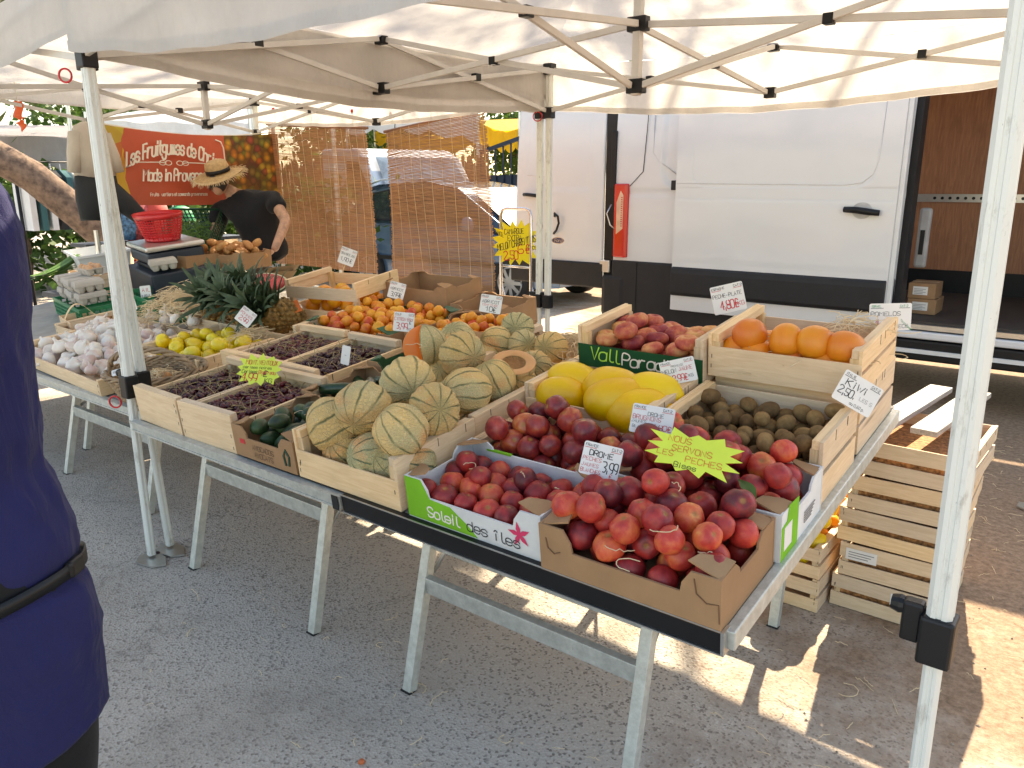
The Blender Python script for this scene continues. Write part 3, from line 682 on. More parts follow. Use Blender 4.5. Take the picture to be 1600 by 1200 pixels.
# ------------------------------------------------------------------ blue car behind the bamboo blinds
def car(label, M, paint, L=4.5, name='parked_car'):
    T = thing(name, label, 'car', M); W = 1.78
    body = [(0, .42), (.04, .8), (.12, .98), (1.2, 1.03), (2.9, 1.0), (3.75, .88), (4.3, .70), (4.45, .55), (4.42, .3), (3.95, .25), (.5, .25), (.1, .3)]
    def sec(y, k): return [(2.2+(x-2.2)*k, y, .25+(z-.25)*(1 if k == 1 else .97)) for x, z in body]
    MB().loft([sec(0.06, .985), sec(0, 1), sec(-.02, 1), sec(0.02, 1), sec(W-.02, 1), sec(W+.02, 1), sec(W, 1), sec(W-.06, .985)][0:1]+[sec(.02, .99), sec(0, 1), sec(W, 1), sec(W-.02, .99)]).build('body', paint, T, bevel=.03)
    roof = [(.25, 1.0), (.55, 1.50), (1.0, 1.60), (2.0, 1.64), (2.6, 1.55), (3.55, .96)]
    def gs(y, k): return [(1.9+(x-1.9)*k, y, .98+(z-.98)*k) for x, z in roof]
    MB().loft([gs(.22, .96), gs(.10, 1.0), gs(W-.10, 1.0), gs(W-.22, .96)]).build('cabin', paint, T, bevel=.03)
    for win in ([(.62, 1.08), (.72, 1.44), (1.25, 1.52), (1.32, 1.08)], [(1.40, 1.08), (1.35, 1.52), (2.1, 1.54), (2.18, 1.07)], [(2.28, 1.07), (2.20, 1.53), (2.52, 1.48), (3.12, 1.05)]):
        MB().plate(win, -.004, .004, tr(0, .098, 0) @ rot(90, 'X')).build('side_window', GLASSD, T)
        MB().tube([(x, .088, z) for x, z in win]+[(win[0][0], .088, win[0][1])], .012, 5).build('window_trim', BLACKP, T)
    MB().add([(3.46, .2, 1.02), (3.46, W-.2, 1.02), (2.68, W-.24, 1.53), (2.68, .24, 1.53)], [(0, 1, 2, 3)], tr(.035, 0, .02)).build('windscreen', mat('windscreen_glass', (.25, .32, .38), .06, var=.3, ns=3, coat=.8), T)
    MB().tube([(.7, .2, 1.60), (1.0, .2, 1.67), (2.3, .2, 1.67), (2.55, .2, 1.60)], .016, 6).build('roof_rail', STEEL, T, True)
    MB().lathe([(0, -.12), (.08, -.1), (.1, 0), (.07, .1), (0, .12)], 12, tr(2.95, -.08, 1.05)).build('wing_mirror', paint, T, True)
    MB().box(.3, 4.2, -.012, .0, .50, .56).build('rub_strip', BLACKP, T)
    MB().box(1.36, 1.368, -.0125, -.005, .4, 1.0).build('door_gap', BLACKP, T); MB().box(2.24, 2.248, -.0125, -.005, .4, 1.0).build('door_gap', BLACKP, T)
    MB().box(2.0, 2.16, -.03, -.01, .9, .925).build('door_handle', paint, T, bevel=.005)
    MB().plate([(3.95, .66), (4.3, .6), (4.36, .7), (4.05, .8)], -.002, .03, rot(90, 'X')).build('headlight', mat('headlight_glass', (.6, .62, .65), .1, coat=.8), T)
    for wx in (.82, 3.62):
        for yy in (-.01, W-.2):
            t = MB().lathe([(.20, 0), (.29, -.01), (.315, .02), (.315, .19), (.29, .21), (.2, .21)], 28, tr(wx, yy, .315) @ rot(-90, 'X')).build('wheel', TYRE, T, True)
            MB().lathe([(0, .03), (.2, .03), (.2, .1)], 20, tr(wx, yy, .315) @ rot(-90, 'X')).build('rim', BLACKP, t, True)
            for k in range(9):
                a = 2*pi*k/9; MB().beam((wx, yy-.004, .315), (wx+.2*cos(a), yy+.006, .315+.2*sin(a)), .05, .014, (0, 1, 0)).build('spoke', RIM, t)
            MB().tube([(wx+.2*cos(a*pi/12), yy+.004, .315+.2*sin(a*pi/12)) for a in range(25)], .014, 5).build('rim_edge', RIM, t, True)
    return T
cw = aty(797, 447, 6.7)
car('blue grey estate car parked behind the bamboo blinds', tr(cw.x-3.62, 6.7, 0), CARBLUE)
# white van front seen above the left blind
def far_van():
    T = thing('parked_van', 'white van with a large windscreen parked behind the left bamboo blind', 'van', tr(-8.9, 8.2, 0) @ rot(-18)); W = 1.9
    pr = [(0, .4), (2.9, .4), (2.95, 1.0), (2.6, 1.25), (1.9, 2.05), (1.5, 2.2), (0, 2.25)]
    MB().loft([[(x, y, z) for x, z in pr] for y in (0, W)]).build('body', VANW, T, bevel=.06)
    MB().add([(2.57, .15, 1.31), (2.57, W-.15, 1.31), (1.94, W-.2, 2.02), (1.94, .2, 2.02)], [(0, 1, 2, 3)], tr(.03, 0, .03)).build('windscreen', mat('windscreen_glass', (0, 0, 0)), T)
    MB().plate([(1.2, 1.3), (1.2, 2.0), (1.7, 1.98), (2.3, 1.3)], -.005, .006, rot(90, 'X')).build('side_window', GLASSD, T)
    for wx in (.6, 2.4):
        t = MB().lathe([(.2, 0), (.3, 0), (.33, .03), (.33, .2), (.2, .2)], 24, tr(wx, -.02, .33) @ rot(-90, 'X')).build('wheel', TYRE, T, True)
        MB().lathe([(0, .01), (.19, .02), (.2, .1)], 16, tr(wx, -.02, .33) @ rot(-90, 'X')).build('rim', RIM, t, True)
far_van()

# ------------------------------------------------------------------ bamboo blinds
def bamboo():
    t = NT('bamboo_blind'); o = t.obj(); f = t.noise(t.mapv(o, (1.2, 1, 60)), 4, 4, .6); g = t.noise(t.mapv(o, (14, 1, 160)), 3, 2)
    col = t.ramp(f, [(.3, (.32, .15, .07)), (.5, (.48, .26, .13)), (.72, (.64, .40, .22))]); col = t.mix(t.math('MULTIPLY', g, .3), col, (.16, .07, .03))
    t.P(Base__Color=col, Roughness=.6); tl = t.n('BsdfTranslucent', Color=col); mx = t.n('MixShader'); t.set(mx, 'i0', .3)
    t.set(mx, 'i1', t.b.outputs[0]); t.set(mx, 'i2', tl.outputs[0]); t.t.links.new(mx.outputs[0], t.out.inputs[0]); return t.m
BAMB = bamboo()
def blind(label, tl_, tr_, br, bl, y, seed):
    R = random.Random(seed); A, B, C, D = (aty(*q, y) for q in (tl_, tr_, br, bl)); org = V((D.x, y, 0)); T = thing('bamboo_blind', label, 'blind', tr(org), 'bamboo blinds')
    A, B, C, D = (q-org for q in (A, B, C, D)); sl_ = MB(); n = int((A-D).length/.0098)
    def sag(s, t): return .05*sin(pi*s)*sin(t*2.4+seed)+.02*sin(s*7+t*3)
    for i in range(n):
        t = (i+.5)/n; p, q = D.lerp(A, t), C.lerp(B, t); hh = .0039*R.uniform(.8, 1.12); e0, e1 = R.uniform(-.012, .008), R.uniform(-.008, .012); M_ = 7; vs = []; fs = []
        for k in range(M_+1):
            s = k/M_; c = p.lerp(q, s); c.x += e0 if k == 0 else e1 if k == M_ else 0; c.y += sag(s, t); c.z += R.uniform(-.0008, .0008)
            vs += [(c.x, c.y-.0015, c.z-hh), (c.x, c.y-.0015, c.z+hh), (c.x, c.y+.0015, c.z+hh), (c.x, c.y+.0015, c.z-hh)]
        for k in range(M_):
            for j in range(4): fs.append((k*4+j, k*4+4+j, k*4+4+(j+1) % 4, k*4+(j+1) % 4))
        sl_.add(vs, fs)
    tag(sl_.build('slats', BAMB, T), kind='stuff')
    nc = max(5, int((C-D).length/.105))
    for k in range(nc+1):
        s = .02+.96*k/nc; MB().tube([D.lerp(A, t/8).lerp(C.lerp(B, t/8), s)+V((0, sag(s, t/8)-.004, 0)) for t in range(9)], .0015, 4).build('cord', STRAW, T)
    MB().tube([A+V((-.02, 0, .01)), B+V((.02, 0, .01))], .012, 6).build('top_rail', mat('brown_rail', (.22, .10, .05), .5), T)
    for s in (.1, .5, .9):
        c = A.lerp(B, s); MB().tube([c+V((0, 0, .02)), c+V((.01, .0, .1)), c+V((0, -.02, .13))], .004, 5).build('tie', BLACKP, T)
        MB().lathe([(0, -.018), (.013, -.012), (.018, 0), (.013, .012), (0, .018)], 10, tr(c+V((0, -.02, .14)))).build('tie_ball', REDP, T, True)
    return T
blind('bamboo blind with a torn lower edge hanging behind the man in black', (418, 196), (572, 202), (588, 428), (432, 412), 3.06, 1)
blind('bamboo blind with a slanting top rail hanging beside the middle canopy posts', (603, 208), (759, 173), (773, 484), (614, 470), 3.10, 2)

# ------------------------------------------------------------------ what stands beyond: fence, gate, sails, trees
def reed_fence():
    p0, p1 = aty(425, 270, 9.6), aty(760, 270, 9.6); T = thing('reed_fence', 'low brown reed fence behind the blue car', 'fence', (p0.x, 9.6, 0)); mb = MB(); R = random.Random(4); L = p1.x-p0.x
    for i in range(330):
        x = L*i/330+R.uniform(-.01, .01); mb.beam((x, R.uniform(-.02, .02), 0), (x+R.uniform(-.03, .03), 0, 2.02+R.uniform(-.12, .1)), .022, .022)
    tag(mb.build('reeds', mat('reed', (.30, .15, .075), .8, var=.3, ns=20), T), kind='stuff')
    for z in (.5, 1.5): MB().box(0, L, .02, .05, z, z+.04).build('rail', BARK, T)
reed_fence()
def gate():
    p0, p1 = aty(752, 230, 9.2), aty(850, 230, 9.2); T = thing('metal_gate', 'dark metal gate with upright bars behind the open van door', 'gate', (p0.x, 9.2, 0)); L = p1.x-p0.x
    MB().box(0, L, 0, .03, .1, 1.75).build('panel', mat('navy_gate_paint', (.02, .028, .045), .4), T)
    MB().beam((0, -.02, 2.13), (L, -.02, 2.45), .06, .06).build('top_rail', mat('navy_gate_paint', (0, 0, 0)), T)
    for i in range(9): x = L*i/8; MB().beam((x, -.02, .1), (x, -.02, 2.13+.32*i/8), .022, .022).build('bar', mat('navy_gate_paint', (0, 0, 0)), T)
gate()
def sail(label, pts, y, m, sagz, name='shade_sail', ny=10, depth=3):
    a, b = aty(*pts[0], y), aty(*pts[1], y); hh = aty(*pts[2], y).z; x0, x1 = a.x, b.x
    T = thing(name, label, 'shade sail' if name == 'shade_sail' else 'awning', ((x0+x1)/2, y, 0)); cx = (x0+x1)/2
    MB().grid(lambda s, t: (x0+(x1-x0)*s-cx, depth*t, (a.z*(1-s)+b.z*s)-(a.z-hh)*0-sagz*4*s*(1-s)+(t*.25)), 20, 8).build('cloth', m, T, True)
    MB().grid(lambda s, t: (x0+(x1-x0)*s-cx, -.01-.02*sin(s*20), (a.z*(1-s)+b.z*s)-sagz*4*s*(1-s)-t*max(.05, a.z-hh)*(1+.25*abs(sin(s*14))), ), 60, 4).build('front_edge', m, T, True)
    for xx in (x0, x1):
        for d in (0, depth): MB().tube([(xx-cx, d, 0), (xx-cx, d, max(a.z, b.z)+.1)], .03, 8).build('mast', STEEL, T)
sail('yellow shade sail above the dark gate', ((748, 188), (812, 200), (770, 214)), 11.0, YSAIL, .12)
sail('long yellow shade sail seen over the reed fence', ((585, 205), (752, 200), (600, 222)), 12.5, YSAIL, .25)
sail('white tarpaulin roof seen above the bamboo blinds', ((540, 172), (745, 176), (600, 203)), 11.6, TARP, -.15, 'tarpaulin_roof')
sail('grey scalloped awning of the clothes stall at the far left', ((-160, 206), (112, 214), (0, 228)), 4.2, GSAIL, .0, 'stall_awning', depth=2)
sail('white tarpaulin hung above the red fruit banner', ((135, 186), (392, 190), (300, 212)), 4.1, TARP, .02, 'tarpaulin_roof', depth=1.2)

def tree(name, label, base, h, crown, n, m, seed, trunk_r=.16, lean=(0, 0), blade=(.16, .012), nb=12, limbs=9, clump=.25, group=None, path=None):
    """tapered trunk, limbs and a crown of many small blades gathered in tufts; crown = list of (centre, radii)"""
    R = random.Random(seed); T = thing(name, label, 'tree', tr(V(base)), group); top = V((lean[0], lean[1], h))
    pts = path or [V((lean[0]*t*t+.12*sin(t*5+seed), lean[1]*t*t+.1*sin(t*4), h*t)) for t in [i/9 for i in range(10)]]
    MB().tube(pts, [trunk_r*(1-.75*i/(len(pts)-1)) for i in range(len(pts))], 10).build('trunk', BARK, T, True)
    for k in range(limbs):
        c, r = crown[k % len(crown)]; s = pts[min(len(pts)-1, int(len(pts)*R.uniform(.45, .98)))]
        e = V(c)+V([R.uniform(-.7, .7)*q for q in r]); mid = s.lerp(e, .5)+V((0, 0, -.15))
        MB().tube([s, mid, e], [trunk_r*.26, trunk_r*.16, .014], 6).build('limb', BARK, T, True)
    vs = []; fs = []
    for i in range(n):
        c, r = crown[R.randrange(len(crown))]
        while 1:
            d = V((R.uniform(-1, 1), R.uniform(-1, 1), R.uniform(-1, 1)))
            if d.length < 1 and d.length > R.random()*.7: break
        q = V(c)+V((d.x*r[0], d.y*r[1], d.z*r[2]))
        if nz.noise(q*1.3+V((seed, 0, 0))) < -.12: continue
        for b in range(nb):
            u = V((R.gauss(0, 1), R.gauss(0, 1), R.gauss(.25, .8))).normalized(); w_ = V((R.gauss(0, 1), R.gauss(0, 1), R.gauss(0, 1))).cross(u).normalized()*blade[1]
            p = q+V((R.gauss(0, 1), R.gauss(0, 1), R.gauss(0, 1)))*clump*.5; e = p+u*blade[0]*R.uniform(.6, 1.2); k = len(vs)
            vs += [p-w_*.5, p.lerp(e, .5)+w_, e, p.lerp(e, .5)-w_]; fs.append((k, k+1, k+2, k+3))
    tag(MB().add(vs, fs).build('crown', m, T), kind='stuff'); return T
# ------------------------------------------------------------------ trestle tables
def table(label, u0, u1, depth, legs, front=ALU, drop=0.0, right_rail=False, bars=((.43, .05),), v0=0., lean=.15):
    M = TF @ tr((u0+u1)/2, v0, -drop); T = thing('market_table', label, 'table', M, 'metal market tables'); w = (u1-u0)/2; I = M.inverted(); h = .035 if front is ALU else .044
    MB().box(-w+.004, w-.004, 0, depth, -.022, -.003).build('table_top', mat('grey_table_board', (.33, .31, .28), .7, nb=.2), T)
    MB().box(-w, w, -.026, -.002, -h, .003).build('front_rail', front, T, bevel=.003)
    if front is not ALU:
        MB().box(-w, w, -.0285, -.0265, .0035, .0065).build('rail_trim', STEEL, T); MB().box(-w, w, -.0285, -.002, -h-.004, -h-.0005).build('rail_trim', STEEL, T)
        MB().box(w+.0005, w+.007, -.029, .0, -h-.003, .005).build('rail_end', STEEL, T)
    else:
        MB().box(-w, w, -.031, -.0265, -.004, .005).build('rail_lip', ALU, T); MB().box(-w, w, -.029, -.0265, -h+.001, -h+.008).build('rail_lip', ALU, T); MB().box(w-.022, w+.003, -.0335, -.0315, -h, .007).build('rail_cap', DGREYP, T)
    for s in (-1, 1): MB().box(s*w-.011-.012*s, s*w+.011-.012*s, .0, depth, -h+.002, -.0225).build('side_rail', ALU, T)
    if right_rail: MB().box(w-.001, w+.022, -.012, depth, -h+.004, .002).build('edge_rail', ALU, T, bevel=.003)
    MB().box(-w, w, depth+.001, depth+.022, -h, .002).build('back_rail', ALU, T)
    def L(p): return I @ V(p)
    for (xa, xb, y) in legs:
        top = lambda yy: TORG.z+TSL*(yy-TORG.y)-(drop+.022)*TU
        for x, sx in ((xa, 1), (xb, -1)):
            MB().beam(L((x+.01*sx, y+lean, top(y+lean))), L((x, y, .0)), .030, .030, (0, 1, 0)).build('leg', ALU, T, bevel=.002)
            MB().beam(L((x, y, .002)), L((x, y-.001, -.003)), .036, .036, (0, 1, 0)).build('foot', BLACKP, T)
            MB().tube([L((x+.012*sx, y+lean*.62+.02, .38)), L((x+.04*sx, y+lean+.30, top(y+lean+.3)))], .007, 6).build('brace', STEEL, T, True)
        for z, hh in (bars if y < 1 else ((.25, .045),)): yy = y+lean*z/.65; MB().beam(L((xa+.02, yy, z)), L((xb-.02, yy, z)), .022, hh, (0, 0, 1)).build('crossbar', ALU, T, bevel=.002)
    return T
table('market table with a black front rail under the peach and nectarine boxes', 1.635, 2.70, 1.22, ((1.557, 2.36, .047), (1.70, 2.36, 1.15)), BLACKP, 0, True, ((.355, .05), (.50, .055)))
table('aluminium market table under the cherries, avocados and ripe melons', .50, 1.625, 1.45, ((.229, 1.038, .07), (.4, 1.2, 1.4)), ALU, .008)
table('aluminium market table under the garlic and the yellow apples', -.74, .40, 1.4, ((-1.40, -.48, .24), (-1.3, -.5, 1.5)), ALU, .05, bars=((.36, .05),), v0=.12)
table('aluminium market table at the far left under the eggs and scale', -2.4, -.75, 1.75, ((-2.9, -1.75, .5), (-2.9, -1.75, 1.7)), ALU, .05, v0=.13)
# ------------------------------------------------------------------ crates and boxes
CR = 'fruit crates on the tables'
def wood_crate(label, u0, u1, v0, v1, w0, H, hf, rotz=0, split=0, gap=0., back=None, name='wooden_crate', floor=.012, frame=TF, group=CR, staples=True, rail=.018, thick_front=False):
    """sides (left, right) are H tall with a thick top rail, front and back are thinner boards hf / back tall"""
    W, D = (u1-u0)/2, (v1-v0)/2; T = thing(name, label, 'crate', frame @ tr((u0+u1)/2, (v0+v1)/2, w0) @ rot(rotz), group); bk = back or hf
    MB().box(-W+.006, W-.006, -D+.004, D-.004, .002, floor).build('base', W_X, T)
    for s in (-1, 1):
        if gap:
            hh = (H-gap)/2; MB().box(s*W-.005*(1+s), s*W+.005*(1-s), -D, D, 0, hh).build('side_board', W_Y, T, bevel=.0012); MB().box(s*W-.005*(1+s), s*W+.005*(1-s), -D, D, hh+gap, H).build('side_board', W_Y, T, bevel=.0012)
        else: MB().box(s*W-.005*(1+s), s*W+.005*(1-s), -D, D, 0, H).build('side_board', W_Y, T, bevel=.0012)
        x0, x1 = (W-.0105-rail, W-.0102) if s > 0 else (-W+.0102, -W+.0105+rail)
        MB().box(x0, x1, -D+.0055, D-.0055, H-.024, H-.001).build('top_rail', W_Y, T, bevel=.001) if not split else None
        for t in (-1, 1):
            yy = sorted((t*(D-.0062), t*(D-.030))); xx = sorted((s*(W-.0102), s*(W-.032)))
            MB().box(xx[0], xx[1], yy[0], yy[1], floor+.0005, H-.0245 if not split else H-.002).build('corner_post', W_Z, T)
    for t, h in ((-1, hf), (1, bk)):
        y0_, y1_ = sorted((t*D, t*(D-.0055)))
        if t < 0: y0_ -= .0004
        else: y1_ += .0004
        if gap and h > .09:
            hh = (h-gap)/2; MB().box(-W+.0003, W-.0003, y0_, y1_, 0.001, hh).build('end_board', W_X, T, bevel=.001); MB().box(-W+.0003, W-.0003, y0_, y1_, hh+gap, h).build('end_board', W_X, T, bevel=.001)
        else: MB().box(-W+.0003, W-.0003, y0_, y1_, 0.001, h).build('end_board', W_X, T, bevel=.001)
    if staples:
        R = random.Random(int(u0*997+v0*31)); mb = MB()
        for s in (-1, 1):
            for k in range(3):
                y = R.uniform(-D*.8, D*.8); mb.box(s*W-.0008, s*W+.0008, y, y+.0016, H-R.uniform(.02, .03), H-.002)
        for k in range(4):
            x = R.choice((-1, 1))*(W-.012)+R.uniform(-.004, .004); z = R.uniform(.01, hf-.015); mb.box(x, x+.0016, -D-.0012, -D+.0002, z, z+.011)
        tag(mb.build('staples', INKK, T), kind='stuff')
    return T
def wall(pts, t, m, name, parent, M=None, bevel=0):
    o = MB().plate(pts, -t/2, t/2, M).build(name, m, parent, False, bevel); return o
def carton(label, u0, u1, v0, v1, w0, H, outer, inner, ear=.05, dip=.05, name='fruit_carton', floor=.02, group=CR, rotz=0, ears=True, frame=TF, front=None, side=None, top=None):
    """open cardboard tray: walls dip between raised corners; corners carry folded ears"""
    W, D = (u1-u0)/2, (v1-v0)/2; T = thing(name, label, 'box', frame @ tr((u0+u1)/2, (v0+v1)/2, w0) @ rot(rotz), group); t = .005
    def prof(L, dp): c = ear; return [(-L, 0), (L, 0), (L, H), (L-c, H), (L-c-.018, H-dp*.55), (L-c-.022, H-dp), (-L+c+.022, H-dp), (-L+c+.018, H-dp*.55), (-L+c, H), (-L, H)]
    MB().box(-W+.006, W-.006, -D+.006, D-.006, .003, floor).build('base', inner, T)
    o = {}
    o['front'] = wall(prof(W, dip), t, front or outer, 'front_panel', T, tr(0, -D, 0) @ rot(90, 'X')); o['back'] = wall(prof(W, dip*.5), t, outer, 'back_panel', T, tr(0, D, 0) @ rot(90, 'X'))
    for s in (-1, 1): o[s] = wall(prof(D-.003, dip*.6), t, side or outer, 'side_panel', T, tr(s*(W-.003), 0, 0) @ rot(90) @ rot(90, 'X'))
    if inner is not outer:
        wall([(x*.985, y) for x, y in prof(W-.006, dip+.002)], .0015, inner, 'inner_lining', T, tr(0, -D+.0036, 0) @ rot(90, 'X')); wall([(x*.985, y) for x, y in prof(W-.006, dip*.5+.002)], .0015, inner, 'inner_lining', T, tr(0, D-.0036, 0) @ rot(90, 'X'))
        for s in (-1, 1): wall([(x*.97, y) for x, y in prof(D-.008, dip*.6+.002)], .0015, inner, 'inner_lining', T, tr(s*(W-.0066), 0, 0) @ rot(90) @ rot(90, 'X'))
    if ears:
        for s in (-1, 1):
            for q in (-1, 1):
                a = [(0, 0), (ear*1.15, .004), (ear*1.0, ear*.55), (ear*.35, ear*.95), (0, ear*1.0)]
                M = tr(s*(W-.004), q*(D-.004), H-.006) @ Mx.Scale(-s, 4, (1, 0, 0)) @ Mx.Scale(-q, 4, (0, 1, 0)) @ rot(-16 if q < 0 else -10, 'Y') @ rot(8, 'X')
                MB().plate(a, 0, .004, M).build('corner_flap', top or inner, T)
    o['T'] = T; o['W'] = W; o['D'] = D; return o

# ------------------------------------------------------------------ fruit shapes (shared meshes)
def ball(name, mats, rx, ry, rz, dimple=.0, cleft=.0, lump=.0, seed=0, nu=22, nv=14, point=0., ribs=0, rib=.0, flat=0., butt=0., facemat=None):
    vs = []; fs = []
    for j in range(nv+1):
        th = pi*j/nv
        for i in range(nu):
            a = 2*pi*i/nu; r = 1.; d = V((sin(th)*cos(a), sin(th)*sin(a), cos(th)))
            if dimple: r -= dimple*math.exp(-(th/.32)**2)+butt*math.exp(-((pi-th)/.35)**2)
            if cleft: r -= cleft*math.exp(-(min(a, 2*pi-a)/.16)**2)*sin(th)**.5
            if ribs: r -= rib*(1-abs(cos(a*ribs/2)))**4*sin(th)
            if point: r += point*(math.exp(-((pi-th)/.28)**2)+.7*math.exp(-(th/.25)**2))
            if flat: d.z = d.z*(1-flat*abs(d.z))
            if lump: r += lump*nz.noise(d*1.6+V((seed*3.1, 0, 0)))
            vs.append((d.x*r*rx, d.y*r*ry, d.z*r*rz))
    for j in range(nv):
        for i in range(nu): fs.append((j*nu+i, j*nu+(i+1) % nu, (j+1)*nu+(i+1) % nu, (j+1)*nu+i)[::-1])
    mb = MB().add(vs, fs); me = mb.mesh(name, mats, True); return me
M_PEACH = [ball('peach', PEACH, .0318, .0318, .0308, .22, .075, .08, k) for k in range(4)]
M_NECT = [ball('nectarine', NECT, .032, .032, .0315, .22, .07, .08, k+9) for k in range(4)]
M_FLAT = [ball('flat_peach', FLATP, .037, .037, .0235, .55, .05, .06, k, butt=.35) for k in range(3)]
M_APRI = [ball('apricot', APRI, .0245, .0245, .0235, .14, .08, .08, k, 16, 10) for k in range(3)]
M_POM = [ball('pomelo', POMELO, .05, .05, .047, .05, 0, .03, k, 28, 18) for k in range(3)]
M_KIWI = [ball('kiwi', KIWI, .0215, .0215, .028, -.05, 0, .04, k, 16, 12) for k in range(3)]
M_YMEL = [ball('yellow_melon', YMEL, .066, .066, .092, -.05, 0, .06, k, 36, 24, ribs=12, rib=.03) for k in range(3)]
M_AVO = [ball('avocado', AVO, .025, .025, .036, -.12, 0, .05, k, 16, 12) for k in range(3)]
M_LEM = [ball('lemon', LEMON, .033, .033, .042, 0, 0, .04, k, 18, 14, point=.16) for k in range(2)]
M_APP = [ball('yellow_apple', APPLE, .034, .034, .031, .3, 0, .05, k, 20, 14, butt=.12) for k in range(3)]
M_ORA = [ball('orange', ORANGE, .037, .037, .036, .05, 0, .02, k, 18, 12) for k in range(2)]
M_TUB = [ball('sweet_potato', TUBER, .03, .03, .055, -.1, 0, .16, k, 14, 12) for k in range(3)]
M_MEL = [ball('netted_melon', MELON if k < 3 else MELONG, .074, .074, .071, .05, 0, .07, k, 40, 24, ribs=10, rib=.05, butt=.05) for k in range(4)]
M_CHER = ball('cherry', CHERRY, .0108, .0108, .0105, .2, 0, .0, 0, 10, 7)
def garlic_mesh(k):
    vs = []; fs = []; nu, prof = 20, [(.0, -.004), (.012, -.003), (.022, .002), (.028, .011), (.027, .021), (.019, .030), (.009, .036), (.0055, .042), (.005, .055), (.0, .056)]
    for r, z in prof:
        for i in range(nu):
            a = 2*pi*i/nu; b = 1+.09*abs(sin(a*3.5+k))-.04; vs.append((r*b*cos(a), r*b*sin(a), z+.002*sin(a+k)))
    for j in range(len(prof)-1):
        for i in range(nu): fs.append((j*nu+i, j*nu+(i+1) % nu, (j+1)*nu+(i+1) % nu, (j+1)*nu+i))
    return MB().add(vs, fs).mesh('garlic', GARLIC, True)
M_GAR = [garlic_mesh(k) for k in range(3)]
def place(meshes, name, label, cat, group, frame, pos, rnd, tilt=50, sc=(.92, 1.08), rotm=None, long_=False):
    o = bpy.data.objects.new(name, rnd.choice(meshes) if isinstance(meshes, list) else meshes); COL.objects.link(o)
    r = rotm or (rot(rnd.uniform(0, 360)) @ (rot(rnd.uniform(60, 120), 'X') if long_ else rot(rnd.uniform(-tilt, tilt), 'X')) @ rot(rnd.uniform(0, 360)))
    s = rnd.uniform(*sc); o.matrix_world = frame @ tr(V(pos)) @ r @ Mx.Diagonal((s*rnd.uniform(.95, 1.05), s*rnd.uniform(.95, 1.05), s*rnd.uniform(.94, 1.06), 1)); return tag(o, label, cat, group)
def drop(W, D, r, n, floor, rnd, tries=30, heap=0., cx=0, cy=0, pack=1.86, edge=1.0, spread=1.0):
    """let n balls of radius r come to rest one after another in a W x D tray (half sizes); heap pulls them to the middle"""
    out = []
    for i in range(n):
        best = None
        for k in range(tries):
            x = rnd.uniform(-W+r*edge, W-r*edge); y = rnd.uniform(-D+r*edge, D-r*edge); z = floor+r
            for a, b, c in out:
                d2 = (x-a)**2+(y-b)**2
                if d2 < (pack*r)**2: z = max(z, c+sqrt((pack*r)**2-d2))
            sc = z+heap*hypot((x-cx)/W, (y-cy)/D)
            if best is None or sc < best[0]: best = (sc, x, y, z)
        out.append(best[1:])
    return out
def fill(meshes, name, label, cat, group, T, W, D, r, n, floor, seed, heap=0., **kw):
    R = random.Random(seed); pk = {k: kw.pop(k) for k in list(kw) if k in ('tries', 'cx', 'cy', 'pack', 'edge')}
    F = T.matrix_world.copy()
    for p in drop(W, D, r, n, floor, R, heap=heap, **pk): place(meshes, name, label, cat, group, F, p, R, **kw)
bpy.context.view_layer.update()

# ---- right hand table ------------------------------------------------------------------------------------------------
PG, NG = 'loose peaches', 'loose nectarines'
# white and green box at the front, peaches in rows
A = carton('white and green printed peach box at the front edge, left of the plain box', 1.875, 2.285, -.005, .245, .002, .112, CARDW, CARDW, .055, .045, front=CARDW, top=CARD)
MB().plate([(-.204, .004), (.02, .004), (-.01, .03), (-.06, .062), (-.125, .066), (-.15, .111), (-.204, .111)], 0, .0008, tr(0, -A['D']-.0026, 0) @ rot(90, 'X')).build('green_print', CARDG, A['T'])
MB().box(-.15, -.07, A['D']-.0042, A['D']+.0035, .088, .093).build('green_print', CARDG, A['T'])
lb = MB(); text_into(lb, 'Soleil', -.135, .018, .026, pen=.16, gap=.8, z=.0012); q = tag(lb.build('lettering', INKW, A['T']), kind='stuff'); q.matrix_local = tr(0, -A['D']-.0028, 0) @ rot(90, 'X')
lb = MB(); text_into(lb, 'des îles', -.01, .016, .026, pen=.10, gap=1.0, z=.0012); q = tag(lb.build('lettering', INKK, A['T']), kind='stuff'); q.matrix_local = tr(0, -A['D']-.0028, 0) @ rot(90, 'X')
fl = MB()
for k in range(5):
    a = RAD(90+72*k+10); fl.plate([(.003*cos(a+1.5), .003*sin(a+1.5)), (.016*cos(a+.4), .016*sin(a+.4)), (.032*cos(a), .032*sin(a)), (.016*cos(a-.4), .016*sin(a-.4)), (.003*cos(a-1.5), .003*sin(a-1.5))], .0009+.00002*k, .0012+.00002*k, tr(.145, .052, 0))
q = fl.build('flower_print', PINK, A['T']); q.matrix_local = tr(0, -A['D']-.0028, 0) @ rot(90, 'X')
bpy.context.view_layer.update(); R = random.Random(31)
for j in range(4):
    for i in range(6):
        x = -.17+i*.064+(.032 if j % 2 else 0)-.004; y = -.088+j*.056
        if x > .178: continue
        place(M_PEACH, 'peach', 'dark red peach in neat rows in the white and green box with a flower print', 'peach', 'peaches in the flower print box', A['T'].matrix_world, (x+R.uniform(-.004, .004), y+R.uniform(-.004, .004), .058+R.uniform(-.004, .005)), R, tilt=70)
fill(M_PEACH, 'peach', 'dark red peach in neat rows in the white and green box with a flower print', 'peach', 'peaches in the flower print box', A['T'], .19, .11, .032, 3, .055, 5)
